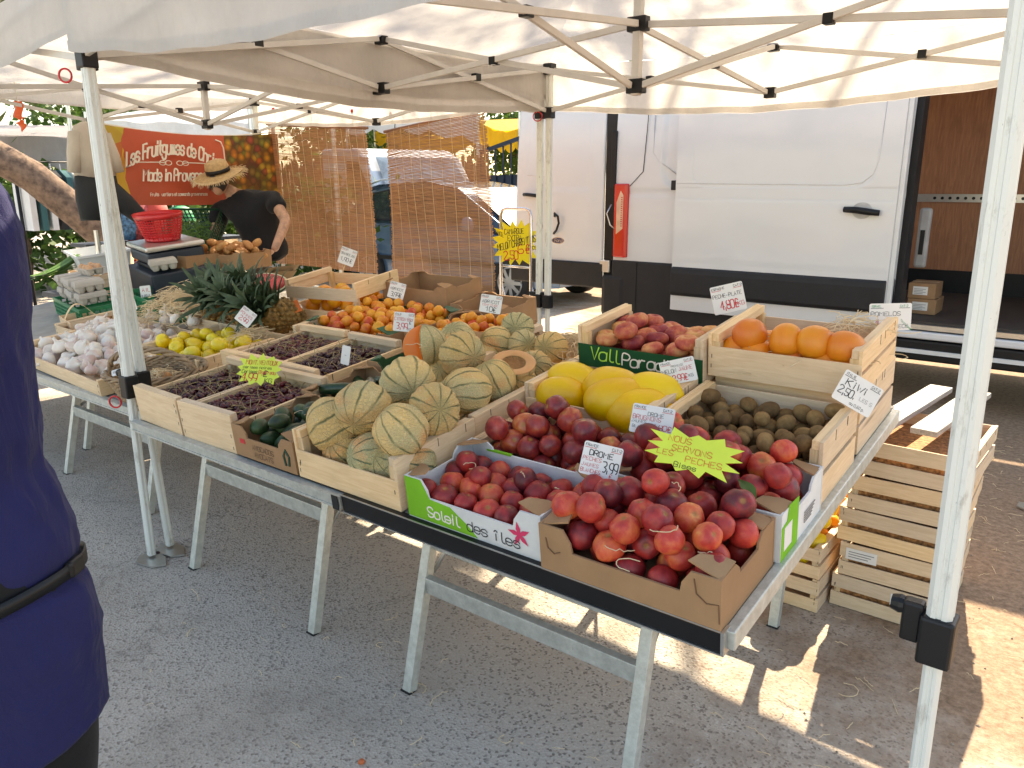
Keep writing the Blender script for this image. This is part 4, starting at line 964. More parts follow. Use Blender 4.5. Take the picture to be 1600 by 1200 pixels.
# plain cardboard box at the front right corner, heaped
B = carton('plain brown cardboard peach box at the front right corner of the table', 2.295, 2.70, -.025, .235, .002, .112, CARD, CARD, .06, .05)
lip = MB().tube([(-.185, -B['D']-.003, .083), (-.18, -B['D']-.004, .06), (-.165, -B['D']-.0035, .05), (-.15, -B['D']-.003, .058)], .0015, 4).build('cut_line', INKB, B['T'])
lip = MB().tube([(.15, -B['D']-.003, .10), (.155, -B['D']-.004, .07), (.175, -B['D']-.0035, .055), (.198, -B['D']-.003, .06), (.2, -B['D']-.003, .02)], .0015, 4).build('cut_line', INKB, B['T'])
bpy.context.view_layer.update()
fill(M_PEACH, 'peach', 'red peach heaped in the plain brown cardboard box at the front corner', 'peach', 'peaches in the plain brown box', B['T'], .2, .127, .0318, 48, .014, 12, heap=.025, cy=.02, tilt=80)
# second printed box behind it
Dk = carton('white and green peach box in front of the kiwi crate', 2.29, 2.71, .25, .51, .002, .112, CARDW, CARDW, .055, .045, side=CARDW, top=CARD)
MB().plate([(-.13, .0), (-.03, .0), (-.03, .112), (-.09, .118), (-.1, .085), (-.13, .08)], 0, .001, tr(Dk['W']-.0003, 0, 0) @ rot(90) @ rot(90, 'X')).build('green_print', CARDG, Dk['T'])
MB().plate([(-.115, .02), (-.07, .02), (-.07, .075), (-.115, .075)], .0012, .0018, tr(Dk['W']-.0003, 0, 0) @ rot(90) @ rot(90, 'X')).build('paper_label', PAPER, Dk['T'])
for k in range(5): MB().box(.001, .0025, -.02, .05-.006*k, .05-.006*k, .052-.006*k, tr(Dk['W'], .03, 0)).build('print_line', INKGY, Dk['T'])
MB().box(-.03, .09, Dk['D']-.006, Dk['D']+.0035, .09, .097).build('green_print', CARDG, Dk['T'])
bpy.context.view_layer.update()
fill(M_PEACH, 'peach', 'red peach heaped around the yellow star sign in the white and green box', 'peach', 'peaches around the star sign', Dk['T'], .205, .127, .0318, 52, .014, 23, heap=.03, cx=-.08, cy=.0, tilt=80)
# low wooden crate of nectarines
Cc = wood_crate('low wooden crate of nectarines behind the flower print peach box', 1.86, 2.285, .25, .515, .002, .10, .085, staples=True)
bpy.context.view_layer.update()
fill(M_NECT, 'nectarine', 'dark speckled nectarine in the low wooden crate before the yellow melons', 'nectarine', 'nectarines', Cc, .20, .122, .032, 39, .014, 8, heap=.035, cx=-.05, cy=.03, tilt=80)
# yellow melons
E_ = wood_crate('wooden crate of smooth yellow melons in the middle of the right table', 1.85, 2.28, .522, .775, .002, .175, .13, gap=.012)
R = random.Random(3)
for px, py, w_, ry in ((896, 598, .15, 75), (957, 607, .165, 80), (872, 624, .13, 95), (938, 640, .15, 85), (1018, 617, .155, 70), (1000, 646, .13, 100), (1045, 640, .12, 60), (915, 615, .10, 40)):
    p = att(px, py, w_); p.x = max(1.91, min(2.20, p.x)); p.y = max(.575, min(.72, p.y)); p.z = w_
    place(M_YMEL, 'yellow_melon', 'smooth bright yellow melon in the wooden crate behind the nectarines', 'melon', 'smooth yellow melons', TF, p, R, sc=(.9, 1.02), rotm=rot((ry-80)*1.0+R.uniform(-12, 12)+12) @ rot(90+R.uniform(-8, 8), 'Y') @ rot(R.uniform(0, 360)))
# kiwis
Fk = wood_crate('wooden crate of brown kiwis at the right edge of the table', 2.295, 2.705, .522, .80, .002, .165, .10, gap=.014, back=.155)
bpy.context.view_layer.update()
fill(M_KIWI, 'kiwi', 'brown kiwi in the wooden crate below the pomelos', 'kiwi', 'kiwis', Fk, .195, .13, .025, 84, .02, 4, heap=-.012, long_=True)
# flat peaches and pomelos on lower crates
Gl = wood_crate('empty wooden crate lifting up the crate of flat peaches', 1.875, 2.285, .80, 1.09, .002, .13, .12)
Gg = wood_crate('wooden crate of flat peaches with a dark green printed front board', 1.87, 2.29, .785, 1.08, .15, .135, .075)
gb = MB().box(-.209, .209, -.149, -.1485, .006, .078, tr(0, -.0008, 0)).build('printed_board', CARDDG, Gg)
lb = MB(); text_into(lb, 'Vall', -.165, .030, .040, pen=.11, gap=.7, slant=.12); q = tag(lb.build('lettering', INKLG, gb), kind='stuff'); q.matrix_local = tr(0, -.1502, 0) @ rot(90, 'X')
lb = MB(); text_into(lb, 'Paradis', -.052, .026, .036, pen=.13, gap=.75, slant=.12); q = tag(lb.build('lettering', INKW, gb), kind='stuff'); q.matrix_local = tr(0, -.1502, 0) @ rot(90, 'X')
bpy.context.view_layer.update()
fill(M_FLAT, 'flat_peach', 'pale pink flat peach in the crate with the dark green printed board', 'flat peach', 'flat peaches', Gg, .195, .137, .034, 46, .0, 9, heap=-.03, tilt=18, pack=1.55)
Hl = wood_crate('wooden crate standing under the pomelo crate at the right rear', 2.30, 2.70, .845, 1.20, .002, .172, .165, gap=.012)
Hh = wood_crate('upper wooden crate of orange pomelos at the right rear of the table', 2.295, 2.705, .805, 1.16, .178, .125, .088, gap=.012)
bpy.context.view_layer.update(); R = random.Random(6)
for px, py, w_ in ((1162, 529, .292), (1217, 542, .285), (1263, 545, .29), (1315, 553, .285), (1140, 553, .235), (1180, 556, .235), (1225, 568, .232), (1282, 578, .232), (1320, 582, .232), (1245, 545, .232), (1290, 545, .232), (1200, 540, .232)):
    p = att(px, py, w_); p.x = max(2.355, min(2.645, p.x)); p.y = max(.87, min(1.1, p.y)); p.z = w_
    place(M_POM, 'pomelo', 'large orange pomelo in the upper crate beside the flat peaches', 'pomelo', 'orange pomelos', TF, p, R, tilt=90, sc=(.95, 1.04))

# ---- middle table: ripe melons ----------------------------------------------------------------------------------------
Ma = wood_crate('front wooden crate of netted melons at the table edge', 1.44, 1.848, -.008, .295, .002, .145, .085)
Mb_ = wood_crate('second wooden crate of netted melons behind the front one', 1.43, 1.842, .302, .60, .002, .145, .085)
Mc = wood_crate('wooden crate of melons holding the halved melon', 1.43, 1.84, .607, .87, .002, .12, .085)
Md = wood_crate('rear wooden crate of netted melons bedded on straw', 1.40, 1.80, .89, 1.20, .002, .13, .10)
R = random.Random(5); MG = 'netted melons'
def mel(px, py, w_, rm, k=None, lab='ripe netted melon in the heaped melon crates', s=1.0, cut=False):
    p = att(px, py, w_); p.z = w_
    return place(M_MEL if k is None else [M_MEL[k]], 'netted_melon', lab, 'melon', MG, TF, p, R, sc=(s, s), rotm=rm)
up = lambda a, b, c=0: rot(a) @ rot(b, 'X') @ rot(c)
mel(523, 664, .145, up(-40, 118), 0, s=1.06); mel(568, 637, .205, up(20, 110), 1, s=1.05); mel(627, 672, .19, up(-60, 35), 2, s=.98); mel(582, 714, .09, up(-20, 70), 3, s=.92); mel(640, 724, .09, up(10, 60), 3, s=.92)
mel(638, 597, .20, up(55, 95), 0, s=1.08); mel(678, 641, .195, up(60, 70), 1, s=.98); mel(729, 611, .18, up(-25, 80), 2, s=.97); mel(723, 555, .225, up(75, 85), 0, s=1.02); mel(771, 595, .165, up(-40, 20), 1, s=.92)
mel(715, 532, .16, up(10, 30), 2, s=.95); mel(602, 640, .12, up(0, 20), 2, s=.9); mel(690, 592, .12, up(40, 40), 1, s=.9); mel(565, 690, .085, up(40, 40), 3, s=.85); mel(812, 602, .10, up(0, 50), 1, s=.85); mel(835, 577, .10, up(30, 50), 2, s=.9); mel(660, 690, .09, up(30, 30), 2, s=.85)
for i in range(4):
    for j in range(2): place([M_MEL[(i+j) % 3]], 'netted_melon', 'ripe netted melon in the heaped melon crates', 'melon', MG, TF, (1.56+.17*j, .075+.15*i, .078), R, sc=(.9, .92), rotm=up(70*i, 50))
for px, py, w_, a in ((808, 514, .15, 30), (775, 535, .13, -40), (817, 541, .115, 60), (861, 544, .115, 10), (765, 560, .08, 90), (795, 550, .075, 0)):
    mel(px, py, w_, up(a, 70), 3 if a == 30 else 2, 'paler netted melon bedded on straw in the rear crate', .86)
# melon with a wedge cut out and a halved melon
def cut_melon(me_name, keep, flesh, w0, w1):
    nu, nv = 48, 24; vs = []; fs = []; mi = []; rx = .074
    src = M_MEL[0]; mb = MB(); a0, a1 = w0, w1
    def P(a, th, r=1.): return (sin(th)*cos(a)*rx*r, sin(th)*sin(a)*rx*r, cos(th)*rx*.96*r)
    n = 40; mb.grid(lambda s, t: P(a1+(2*pi-(a1-a0))*s, pi*t), n, nv)
    for a in (a0, a1): mb.grid(lambda s, t, a=a: P(a, pi*t, s), 8, nv, None, 1)
    return mb.mesh(me_name, [MELON, flesh], True)
o = bpy.data.objects.new('cut_melon', cut_melon('cut_melon', 0, FLESHO, 0, 1.25)); COL.objects.link(o)
p = att(664, 541, .225); p.z = .225; o.matrix_world = TF @ tr(p) @ rot(-128) @ rot(12, 'X') @ Mx.Scale(.98, 4); tag(o, 'netted melon with a deep orange wedge cut out at the top of the heap', 'melon')
def half_melon():
    mb = MB(); nv = 12; nu = 36; r = .072
    mb.lathe([(0, -r*.95)]+[(r*sin(a), -r*.95*cos(a)) for a in [pi/2*k/nv for k in range(1, nv+1)]], nu)
    o = mb.build('halved_melon', MELON, None, True)
    q = MB().lathe([(r*.995, .0), (r*.93, .002), (r*.55, .001), (r*.46, -.006), (r*.3, -.012), (0, -.014)], nu); q.build('flesh', FLESH, o, True)
    s = MB(); RR = random.Random(2)
    for k in range(16): a = RR.uniform(0, 6.28); d = RR.uniform(0, .024); s.lathe([(0, -.004), (.003, 0), (0, .004)], 5, tr(d*cos(a), d*sin(a), -.010+RR.uniform(0, .004)) @ rot(RR.uniform(0, 90), 'X'))
    tag(s.build('seeds', mat('melon_seed', (.80, .62, .36), .4), o, True), kind='stuff'); return o
o = half_melon(); p = att(803, 566, .175); p.z = .175; o.matrix_world = TF @ tr(p) @ rot(25) @ rot(14, 'X') @ rot(10, 'Y'); tag(o, 'halved melon showing pale orange flesh and seeds', 'melon')

# ---- avocados and courgettes ---------------------------------------------------------------------------------------------
N1 = carton('brown printed avocado carton at the table edge beside the melons', 1.13, 1.428, -.005, .285, .002, .10, CARD, CARD, .05, .035)
lb = MB(); text_into(lb, 'AVOCADOS', -.055, .035, .016, pen=.14, gap=1.); text_into(lb, 'AVOCATS', -.05, .012, .016, pen=.14, gap=1.); q = tag(lb.build('lettering', INKB, N1['T']), kind='stuff'); q.matrix_local = tr(0, -N1['D']-.0028, 0) @ rot(90, 'X')
q = MB().tube([(.105, -N1['D']-.003, .02), (.10, -N1['D']-.003, .05), (.112, -N1['D']-.003, .07), (.125, -N1['D']-.003, .05), (.12, -N1['D']-.003, .022)], .004, 5).build('fruit_print', DGREENPL, N1['T'])
q = MB().box(-.115, -.09, -N1['D']-.0036, -N1['D']-.0028, .045, .06).build('red_print', INKR, N1['T'])
bpy.context.view_layer.update()
fill(M_AVO, 'avocado', 'dark green avocado in the brown carton at the table edge', 'avocado', 'avocados', N1['T'], .135, .13, .029, 26, .012, 4, long_=True)
N2 = carton('brown carton of courgettes behind the avocados', 1.08, 1.40, .295, .575, .002, .10, CARD, CARD, .05, .03)
bpy.context.view_layer.update(); R = random.Random(8)
def courgette(k):
    return MB().tube([(.0, 0, -.10), (0, 0, -.095), (.004, 0, -.06), (.0, .003, 0), (-.004, 0, .06), (0, 0, .085), (0, 0, .09), (0, 0, .115)], [.004, .017, .021, .021, .019, .012, .0085, .008], 12).mesh('courgette', COURG, True)
M_COU = [courgette(k) for k in range(2)]
for (x, y, z, a) in ((-.1, -.09, .05, 80), (-.03, -.1, .05, 110), (.05, -.08, .05, 75), (-.08, -.02, .055, 95), (.0, 0, .06, 60), (.08, .02, .055, 85), (-.02, .06, .06, 100), (-.1, .07, .055, 70), (.04, -.03, .09, 40), (-.05, -.05, .09, 120), (.07, .08, .085, 95)):
    place(M_COU, 'courgette', 'dark green courgette in the carton behind the avocados', 'courgette', 'courgettes', N2['T'].matrix_world, (x, y, z), R, rotm=rot(a) @ rot(90, 'X'), sc=(.85, 1.1))

# ---- cherries (too small and many to count one by one) ------------------------------------------------------------------
def cherries(T, W, D, floor, seed, n=230):
    R = random.Random(seed); me = M_CHER; vs0 = [v.co.copy() for v in me.vertices]; fs0 = [tuple(q.vertices) for q in me.polygons]; mb = MB(); st = MB()
    step = .0185; nx, ny = int(2*W/step), int(2*D/step)
    for L in range(2):
        for i in range(nx):
            for j in range(ny):
                x = -W+(i+.5)*2*W/nx+R.uniform(-.006, .006); y = -D+(j+.5)*2*D/ny+R.uniform(-.006, .006)
                if L and R.random() < .25: continue
                h = .012*nz.noise(V((x*14+seed, y*14, 0)))+R.uniform(-.003, .004); e = max(abs(x)/W, abs(y)/D); z = floor+.008+L*.014+h-(.010*max(0, e-.75)/.25)
                x = max(-W+.011, min(W-.011, x)); y = max(-D+.011, min(D-.011, y))
                M = tr(x, y, z) @ rot(R.uniform(0, 360)) @ rot(R.uniform(-70, 70), 'X') @ Mx.Scale(R.uniform(.88, 1.1), 4); mb.add(vs0, fs0, M)
                if L and R.random() < .55:
                    b = M @ V((0, 0, .009)); d = V((R.gauss(0, 1), R.gauss(0, 1), R.uniform(.1, .9))).normalized(); e1 = V((R.gauss(0, 1), R.gauss(0, 1), -.3))
                    st.tube([b, b+d*.018, b+d*.032+e1*.005, b+d*.042+e1*.011], .0012, 3, False)
    o = bpy.data.objects.new('cherries', mb.mesh('cherries', CHERRY, True)); COL.objects.link(o); o.matrix_world = T.matrix_world.copy()
    so_ = link('stalks', st.mesh('stalks', mat('cherry_stalk', (.40, .30, .13), .6, var=.3)), o); so_['kind'] = 'stuff'; return o
k = 0
for (u0, u1, v0, v1, lab) in ((.525, .815, .0, .385, 'front left wooden crate of dark cherries at the table edge'), (.82, 1.115, -.002, .385, 'front right wooden crate of dark cherries at the table edge'), (.42, .715, .41, .83, 'rear left wooden crate of dark cherries behind the star sign'), (.722, 1.02, .405, .825, 'rear right wooden crate of dark cherries behind the star sign')):
    T = wood_crate(lab, u0, u1, v0, v1, -.008, .095 if 0 else .10, .13, split=1, back=.13, rotz=(-1.5, 1., 2, -1)[k], floor=.02)
    MB().box(-(u1-u0)/2+.006, (u1-u0)/2-.006, -(v1-v0)/2+.0062, -(v1-v0)/2+.028, .105, .131).build('top_rail', W_X, T, bevel=.001); MB().box(-(u1-u0)/2+.006, (u1-u0)/2-.006, (v1-v0)/2-.028, (v1-v0)/2-.0062, .105, .131).build('top_rail', W_X, T, bevel=.001)
    bpy.context.view_layer.update(); c = cherries(T, (u1-u0)/2-.012, (v1-v0)/2-.03, .065, 40+k); tag(c, 'dark red cherries with stalks filling the '+lab.split(' of')[0], 'cherries', 'cherries', 'stuff'); k += 1

# ---- lemons, apricots, oranges at the back of the middle table -------------------------------------------------------------
Lm = carton('carton of lemons lined with dark green paper behind the courgettes', 1.07, 1.385, .60, .87, .002, .11, CARD, GREENP, .05, .03, top=GREENP)
bpy.context.view_layer.update(); R = random.Random(2)
for (x, y, z, a) in ((.02, -.06, .10, 20), (.08, -.03, .10, 70), (.05, .03, .14, 130), (-.04, .04, .09, 50), (-.07, -.05, .07, 160), (.1, .07, .1, 10), (.0, .08, .1, 100), (.0, -.09, .07, 85), (.05, -.08, .11, 30)):
    place(M_LEM, 'lemon', 'bright yellow lemon in the carton lined with green paper', 'lemon', 'lemons', Lm['T'].matrix_world, (x, y, z), R, rotm=rot(a) @ rot(90, 'X'), sc=(1.0, 1.15))
Ap = carton('wide carton of apricots lined with dark green paper behind the cherries', .34, .90, .875, 1.32, .01, .10, CARD, GREENP, .07, .03, top=GREENP)
bpy.context.view_layer.update()
fill(M_APRI, 'apricot', 'orange red apricot in the wide carton lined with green paper', 'apricot', 'apricots in the wide carton', Ap['T'], .27, .212, .0245, 150, .02, 14, heap=.02, tries=14, tilt=90)
Ap2 = carton('plain brown carton of apricots beside the wide green lined one', .93, 1.32, .93, 1.30, .002, .11, CARD, CARD, .09, .05)
bpy.context.view_layer.update()
fill(M_APRI, 'apricot', 'orange apricot in the plain brown carton beside the melon crates', 'apricot', 'apricots in the plain carton', Ap2['T'], .18, .17, .0245, 75, .025, 15, heap=.01, tries=14, tilt=90)
Oc = wood_crate('tall slatted crate of oranges behind the pineapples', -.05, .40, 1.10, 1.42, .03, .20, .17, gap=.055, rotz=8, rail=.012)
bpy.context.view_layer.update()
fill(M_ORA, 'orange', 'orange in the tall slatted crate behind the apricots', 'orange', 'oranges in the slatted crate', Oc, .2, .14, .037, 22, .02, 3)
for i, (px, py, w_, d_, h_) in enumerate(((600, 470, .42, .3, .17), (640, 466, .3, .28, .10))):
    p = att(px, py, .0); lab = ('brown open carton standing behind the apricots', 'low brown open carton behind the apricot card')[i]
    u = (.36, .80)[i]; carton(lab, u, u+w_, 1.35, 1.6, .0, h_+.02, CARD, CARD, .05, .02)
# ------------------------------------------------------------------ people
def skin_mesh(name, verts, edges, radii, m, parent, sub=2, root=0, folds=0.):
    me = bpy.data.meshes.new(name); me.from_pydata([tuple(v) for v in verts], edges, []); o = bpy.data.objects.new(name, me); COL.objects.link(o); o.parent = parent
    me.materials.append(m); md = o.modifiers.new('skin', 'SKIN'); md.use_smooth_shade = True; md.branch_smoothing = .6
    lay = me.skin_vertices[0].data if me.skin_vertices else None
    if lay is None:
        bm = bmesh.new(); bm.from_mesh(me); bm.verts.layers.skin.verify(); bm.to_mesh(me); bm.free(); lay = me.skin_vertices[0].data
    for i, r in enumerate(radii): lay[i].radius = r if isinstance(r, tuple) else (r, r); lay[i].use_root = (i == root)
    sb = o.modifiers.new('sub', 'SUBSURF'); sb.levels = sub; sb.render_levels = sub
    if folds:
        tx = bpy.data.textures.new(name, 'CLOUDS'); tx.noise_scale = .12; dm = o.modifiers.new('folds', 'DISPLACE'); dm.texture = tx; dm.strength = folds; dm.mid_level = .5; dm.texture_coords = 'LOCAL'
    return o
def head(T, M, parent=None, hair=True):
    """head with brow, nose, mouth, ears; faces local -Y"""
    mb = MB(); nu, nv = 28, 20; vs = []; fs = []
    for j in range(nv+1):
        th = pi*j/nv
        for i in range(nu):
            a = 2*pi*i/nu; d = V((sin(th)*cos(a), sin(th)*sin(a), cos(th))); x, y, z = d.x*.076, d.y*.097, d.z*.118
            if d.z < -.1: x *= 1+.28*(d.z+.1); y *= 1+(.22 if d.y > 0 else .05)*(d.z+.1)
            f = math.exp(-((d.x)/.16)**2)*max(0, -d.y)
            y -= .022*f*math.exp(-((d.z+.12)/.16)**2)            # nose
            y += .010*max(0, -d.y)*math.exp(-((abs(d.x)-.38)/.16)**2)*math.exp(-((d.z-.08)/.10)**2)   # eye sockets
            y -= .006*f*math.exp(-((d.z+.48)/.06)**2)            # lips
            vs.append((x, y, z))
    for j in range(nv):
        for i in range(nu): fs.append((j*nu+i, (j+1)*nu+i, (j+1)*nu+(i+1) % nu, j*nu+(i+1) % nu))
    h = mb.add(vs, fs).build('head', SKIN, T, True); h.matrix_local = M
    for s in (-1, 1):
        e = MB().lathe([(0, -.012), (.012, -.008), (.0135, 0), (.011, .008), (0, .012)], 10).build('eye', mat('eye_white', (.75, .73, .7), .2), h, True); e.matrix_local = tr(s*.029, -.078, .012) @ Mx.Scale(.9, 4)
        q = MB().tube([(s*.076, .012, .025), (s*.086, .022, .022), (s*.088, .025, 0), (s*.082, .015, -.025), (s*.076, .01, -.028)], [.006, .009, .009, .008, .005], 7).build('ear', SKIN, h, True)
    if hair:
        vs = []; fs = []; nu, nv = 24, 12
        for j in range(nv+1):
            th = .80*pi*j/nv
            for i in range(nu):
                a = 2*pi*i/nu; lim = 1.0 if sin(a) > -.1 else .48; t2 = th*lim; d = V((sin(t2)*cos(a), sin(t2)*sin(a), cos(t2))); r = 1.09+.03*nz.noise(d*6); vs.append((d.x*.076*r, d.y*.098*r+.004, d.z*.118*r))
        for j in range(nv):
            for i in range(nu): fs.append((j*nu+i, (j+1)*nu+i, (j+1)*nu+(i+1) % nu, j*nu+(i+1) % nu))
        MB().add(vs, fs).build('hair', HAIR, h, True)
    return h
def hand(T, wrist, direction, palm_n, curl=.5, s=1., m=None, mir=1):
    """palm with four unequal bent fingers and a thumb off its side, one mesh"""
    d = V(direction).normalized(); n = V(palm_n); n = (n-d*n.dot(d)).normalized(); side = d.cross(n)*mir; w0 = V(wrist); vs = [w0-d*.01, w0+d*.03*s, w0+d*.075*s]; ed = [(0, 1), (1, 2)]; rd = [(.026*s, .018*s), (.036*s, .015*s), (.038*s, .013*s)]
    for k, (off, L) in enumerate(((-.030, .07), (-.010, .08), (.010, .075), (.029, .06))):
        b = w0+d*.078*s+side*off*s; i0 = len(vs); c1 = d*cos(curl*.5)+n*sin(curl*.5); c2 = d*cos(curl*1.3)+n*sin(curl*1.3); c3 = d*cos(curl*2.)+n*sin(curl*2.)
        vs += [b, b+c1*L*.45*s, b+(c1*.45+c2*.32)*L*s, b+(c1*.45+c2*.32+c3*.25)*L*s]; rd += [.0105*s, .0095*s, .0085*s, .0075*s]; ed += [(2, i0), (i0, i0+1), (i0+1, i0+2), (i0+2, i0+3)]
    b = w0+d*.025*s-side*.03*s; i0 = len(vs); td = (d*.6-side*.7+n*.35).normalized(); vs += [b, b+td*.035*s, b+(td*.035+(d*.8+n*.4-side*.2).normalized()*.03)*s]; rd += [.014*s, .011*s, .009*s]; ed += [(1, i0), (i0, i0+1), (i0+1, i0+2)]
    return skin_mesh('hand', vs, ed, rd, m or SKIN, T, 2, 0)
def shoe(T, P, yaw, m=None):
    prof = [[(-.04, -.10), (.04, -.10), (.045, 0), (.048, .09), (.03, .16), (-.03, .16), (-.048, .09), (-.045, 0)]]
    base = prof[0]; rings = [[(x*k, y*k, z) for x, y in base] for k, z in ((.97, 0), (1.02, .015), (1.0, .04))]+[[(x*.9, min(y, .05)*.95 if y > 0 else y*.98, z) for x, y in base] for z in (.065, .09)]
    o = MB().loft(rings).build('shoe', m or BLACKP, T, True, bevel=.01); o.matrix_local = tr(V(P)) @ rot(yaw); return o

# --- customer in blue, close by on the left: only the right flank is in the picture
def blue_person():
    sil = [(0, 256), (38, 305), (60, 360), (69, 430), (72, 560), (78, 640), (86, 740), (97, 800), (116, 835), (122, 862), (120, 888), (122, 905), (140, 915), (150, 940), (163, 985), (160, 1015), (166, 1060), (171, 1098)]
    base = V((1.72, -1.36, 0)); T = thing('person', 'customer in a dark blue shirt with a black belt bag strap, seen from close by', 'person', tr(base))
    out = V((_r.x, _r.y, 0)).normalized(); dist = 1.30; fw = V((_f.x, _f.y, 0)).normalized()
    def sp(px, py):
        d = _ray(px, py); k = dist/d.dot(fw); return CAMP+d*k
    pts = sorted([(sp(*q)) for q in sil], key=lambda p: p.z)
    lateral = [((p-base).dot(out), p.z) for p in pts]; depth0 = (pts[0]-base).dot(fw)
    def lat(z):
        if z <= lateral[0][1]: return lateral[0][0]
        for (a, za), (b, zb) in zip(lateral, lateral[1:]):
            if z <= zb: return a+(b-a)*(z-za)/max(1e-6, zb-za)
        return lateral[-1][0]
    lat0 = lat
    def lat(z): return lat0(z)-.045+.028*ease(max(0, min(1, (1.12-z)/.1)))
    rings = []; nu = 150; zs = [lateral[0][1]+(lateral[-1][1]+.0-lateral[0][1])*i/130 for i in range(131)]
    ztop = zs[-1]; cxl = .0
    for z in zs:
        R_ = lat(z); c = R_-.255; w_ = .255; dp = .165+.012*sin(z*7); ring_ = []
        for i in range(nu):
            a = 2*pi*i/nu; k = 1+.018*nz.noise(V((cos(a)*2.2+z*1.5, sin(a)*2.2, z*4)))+.016*nz.noise(V((cos(a)*6+z*5, sin(a)*6, z*7)))*(1 if abs(sin(a)) > .15 or cos(a) < 0 else .3)
            rd_ = lambda x_, y_, z_: (1-min(1, abs(2.4*nz.noise(V((x_, y_, z_))))))**3
            k += .012*rd_(cos(a)*3+z*2.2, sin(a)*3-z*1.2, z*2.4)+.008*rd_(cos(a)*6-z*3, sin(a)*6+z*5, z*6+3)
            k += .016*sin(15*a+22*z)*math.exp(-((1.03-z)/.10)**2)*(.6+.4*nz.noise(V((a*2, z*6, 1))))
            zb_ = z-1.14; k += .026*(1-min(1, abs(2.2*nz.noise(V((cos(a)*2.6+z*4, sin(a)*2.6+z*2, z*3.2))))))**2*math.exp(-(zb_/.26)**2)
            p = out*(c+w_*k*cos(a))+fw*(depth0+dp*k*sin(a)); ring_.append((p.x, p.y, z-.19*max(0, 1-(z-zs[0])/.25)*(.5-.5*cos(a-.5))))
        rings.append(ring_)
    # shoulders close over to the neck
    c = lat(ztop)-.255
    for dz, kw in ((.03, .90), (.055, .74), (.075, .52), (.09, .34)):
        ring_ = []
        for i in range(nu):
            a = 2*pi*i/nu; p = out*(c+.02*0+.255*kw*cos(a))+fw*(depth0+.165*(kw*.6+.3)*sin(a)); ring_.append((p.x, p.y, ztop+dz))
        rings.append(ring_)
    MB().tube([V(q) for q in rings[4]]+[V(rings[4][0])], .0022, 4, False).build('hem_stitching', BLACKSH, T)
    MB().loft(rings, caps=False).build('shirt', BLUESH, T, True, solid=.004)
    cc = out*c+fw*depth0
    sh, el = V((lat(1.50)-.10, 0, 1.53)), V((lat(1.2)-.055, 0, 1.19))
    am = [out*(lat(z)-o_)+fw*(depth0+d_)+V((0, 0, z)) for z, o_, d_ in ((1.54, .13, -.02), (1.46, .095, -.06), (1.36, .085, -.10), (1.26, .075, -.125), (1.19, .085, -.14), (1.16, .17, -.19), (1.14, .34, -.26))]
    MB().tube(am, [.075, .078, .074, .070, .068, .06, .052], 18).build('sleeve', BLUESH, T, True)
    # strap of a belt bag
    zb0, zb1 = sp(118, 884).z, sp(0, 968).z; st = []
    for i in range(41):
        a = -pi*.75+1.5*pi*i/40; z = zb0+(zb1-zb0)*(1-cos(a))*.5*1.6; R_ = lat(z)-.255; p = out*(R_+.002+.268*cos(a))+fw*(depth0+.190*sin(a)); st.append(V((p.x, p.y, z)))
    mb = MB(); vs = []
    for p in st: vs += [(p.x, p.y, p.z-.013), (p.x, p.y, p.z+.013)]
    mb.add(vs, [(2*i, 2*i+2, 2*i+3, 2*i+1) for i in range(40)]).build('belt_strap', BLACKP, T, True, solid=.005)
    k = st[20]; MB().box(-.009, .009, -.022, .022, -.016, .016, tr(k+out*-.002) @ rot(YAW*-57.3)).build('buckle', BLACKP, T, bevel=.006)
    # body under the clothes: legs, arms, neck
    hipz = .95; l = out*.095; f_ = fw*.0
    P_ = lambda lt, dp, z: V((cc.x, cc.y, 0))+out*lt+fw*dp+V((0, 0, z))
    legs_v = [P_(.08, 0, 1.02), P_(.215, 0, .93), P_(.20, .03, .50), P_(.15, -.02, .10), P_(-.10, 0, .93), P_(-.10, .0, .50), P_(-.11, -.03, .10)]
    skin_mesh('trousers', legs_v, [(0, 1), (1, 2), (2, 3), (0, 4), (4, 5), (5, 6)], [(.16, .12), (.135, .12), (.09, .09), (.075, .075), (.13, .12), (.085, .085), (.07, .07)], BLACKTR, T, 2, 0)
    b = [P_(0, 0, 1.30), P_(0, 0, ztop+.02), P_(0, -.0, ztop+.13), P_(-.2, 0, ztop-.02), P_(-.26, -.12, 1.30), P_(-.25, -.30, 1.16), P_(.16, 0, ztop-.03), P_(.12, .22, 1.34), P_(-.02, .36, 1.22)]
    skin_mesh('body', b, [(0, 1), (1, 2), (1, 3), (3, 4), (4, 5), (1, 6), (6, 7), (7, 8)], [.12, .09, .055, .06, .045, .032, .06, .045, .032], SKIN, T, 2, 0)
    hand(T, P_(-.25, -.30, 1.16), -fw*.7+V((0, 0, -.5)), out, .6); hand(T, P_(-.02, .36, 1.22), fw*.6-out*.6+V((0, 0, -.4)), V((0, 0, -1)), .6)
    head(T, tr(P_(0, .01, ztop+.25)) @ rot(math.degrees(atan2(-fw.x, fw.y))+180))
    for s in (-1, 1): shoe(T, P_(.11*s, 0, 0.0), math.degrees(atan2(-fw.x, fw.y)))
    return T
blue_person()

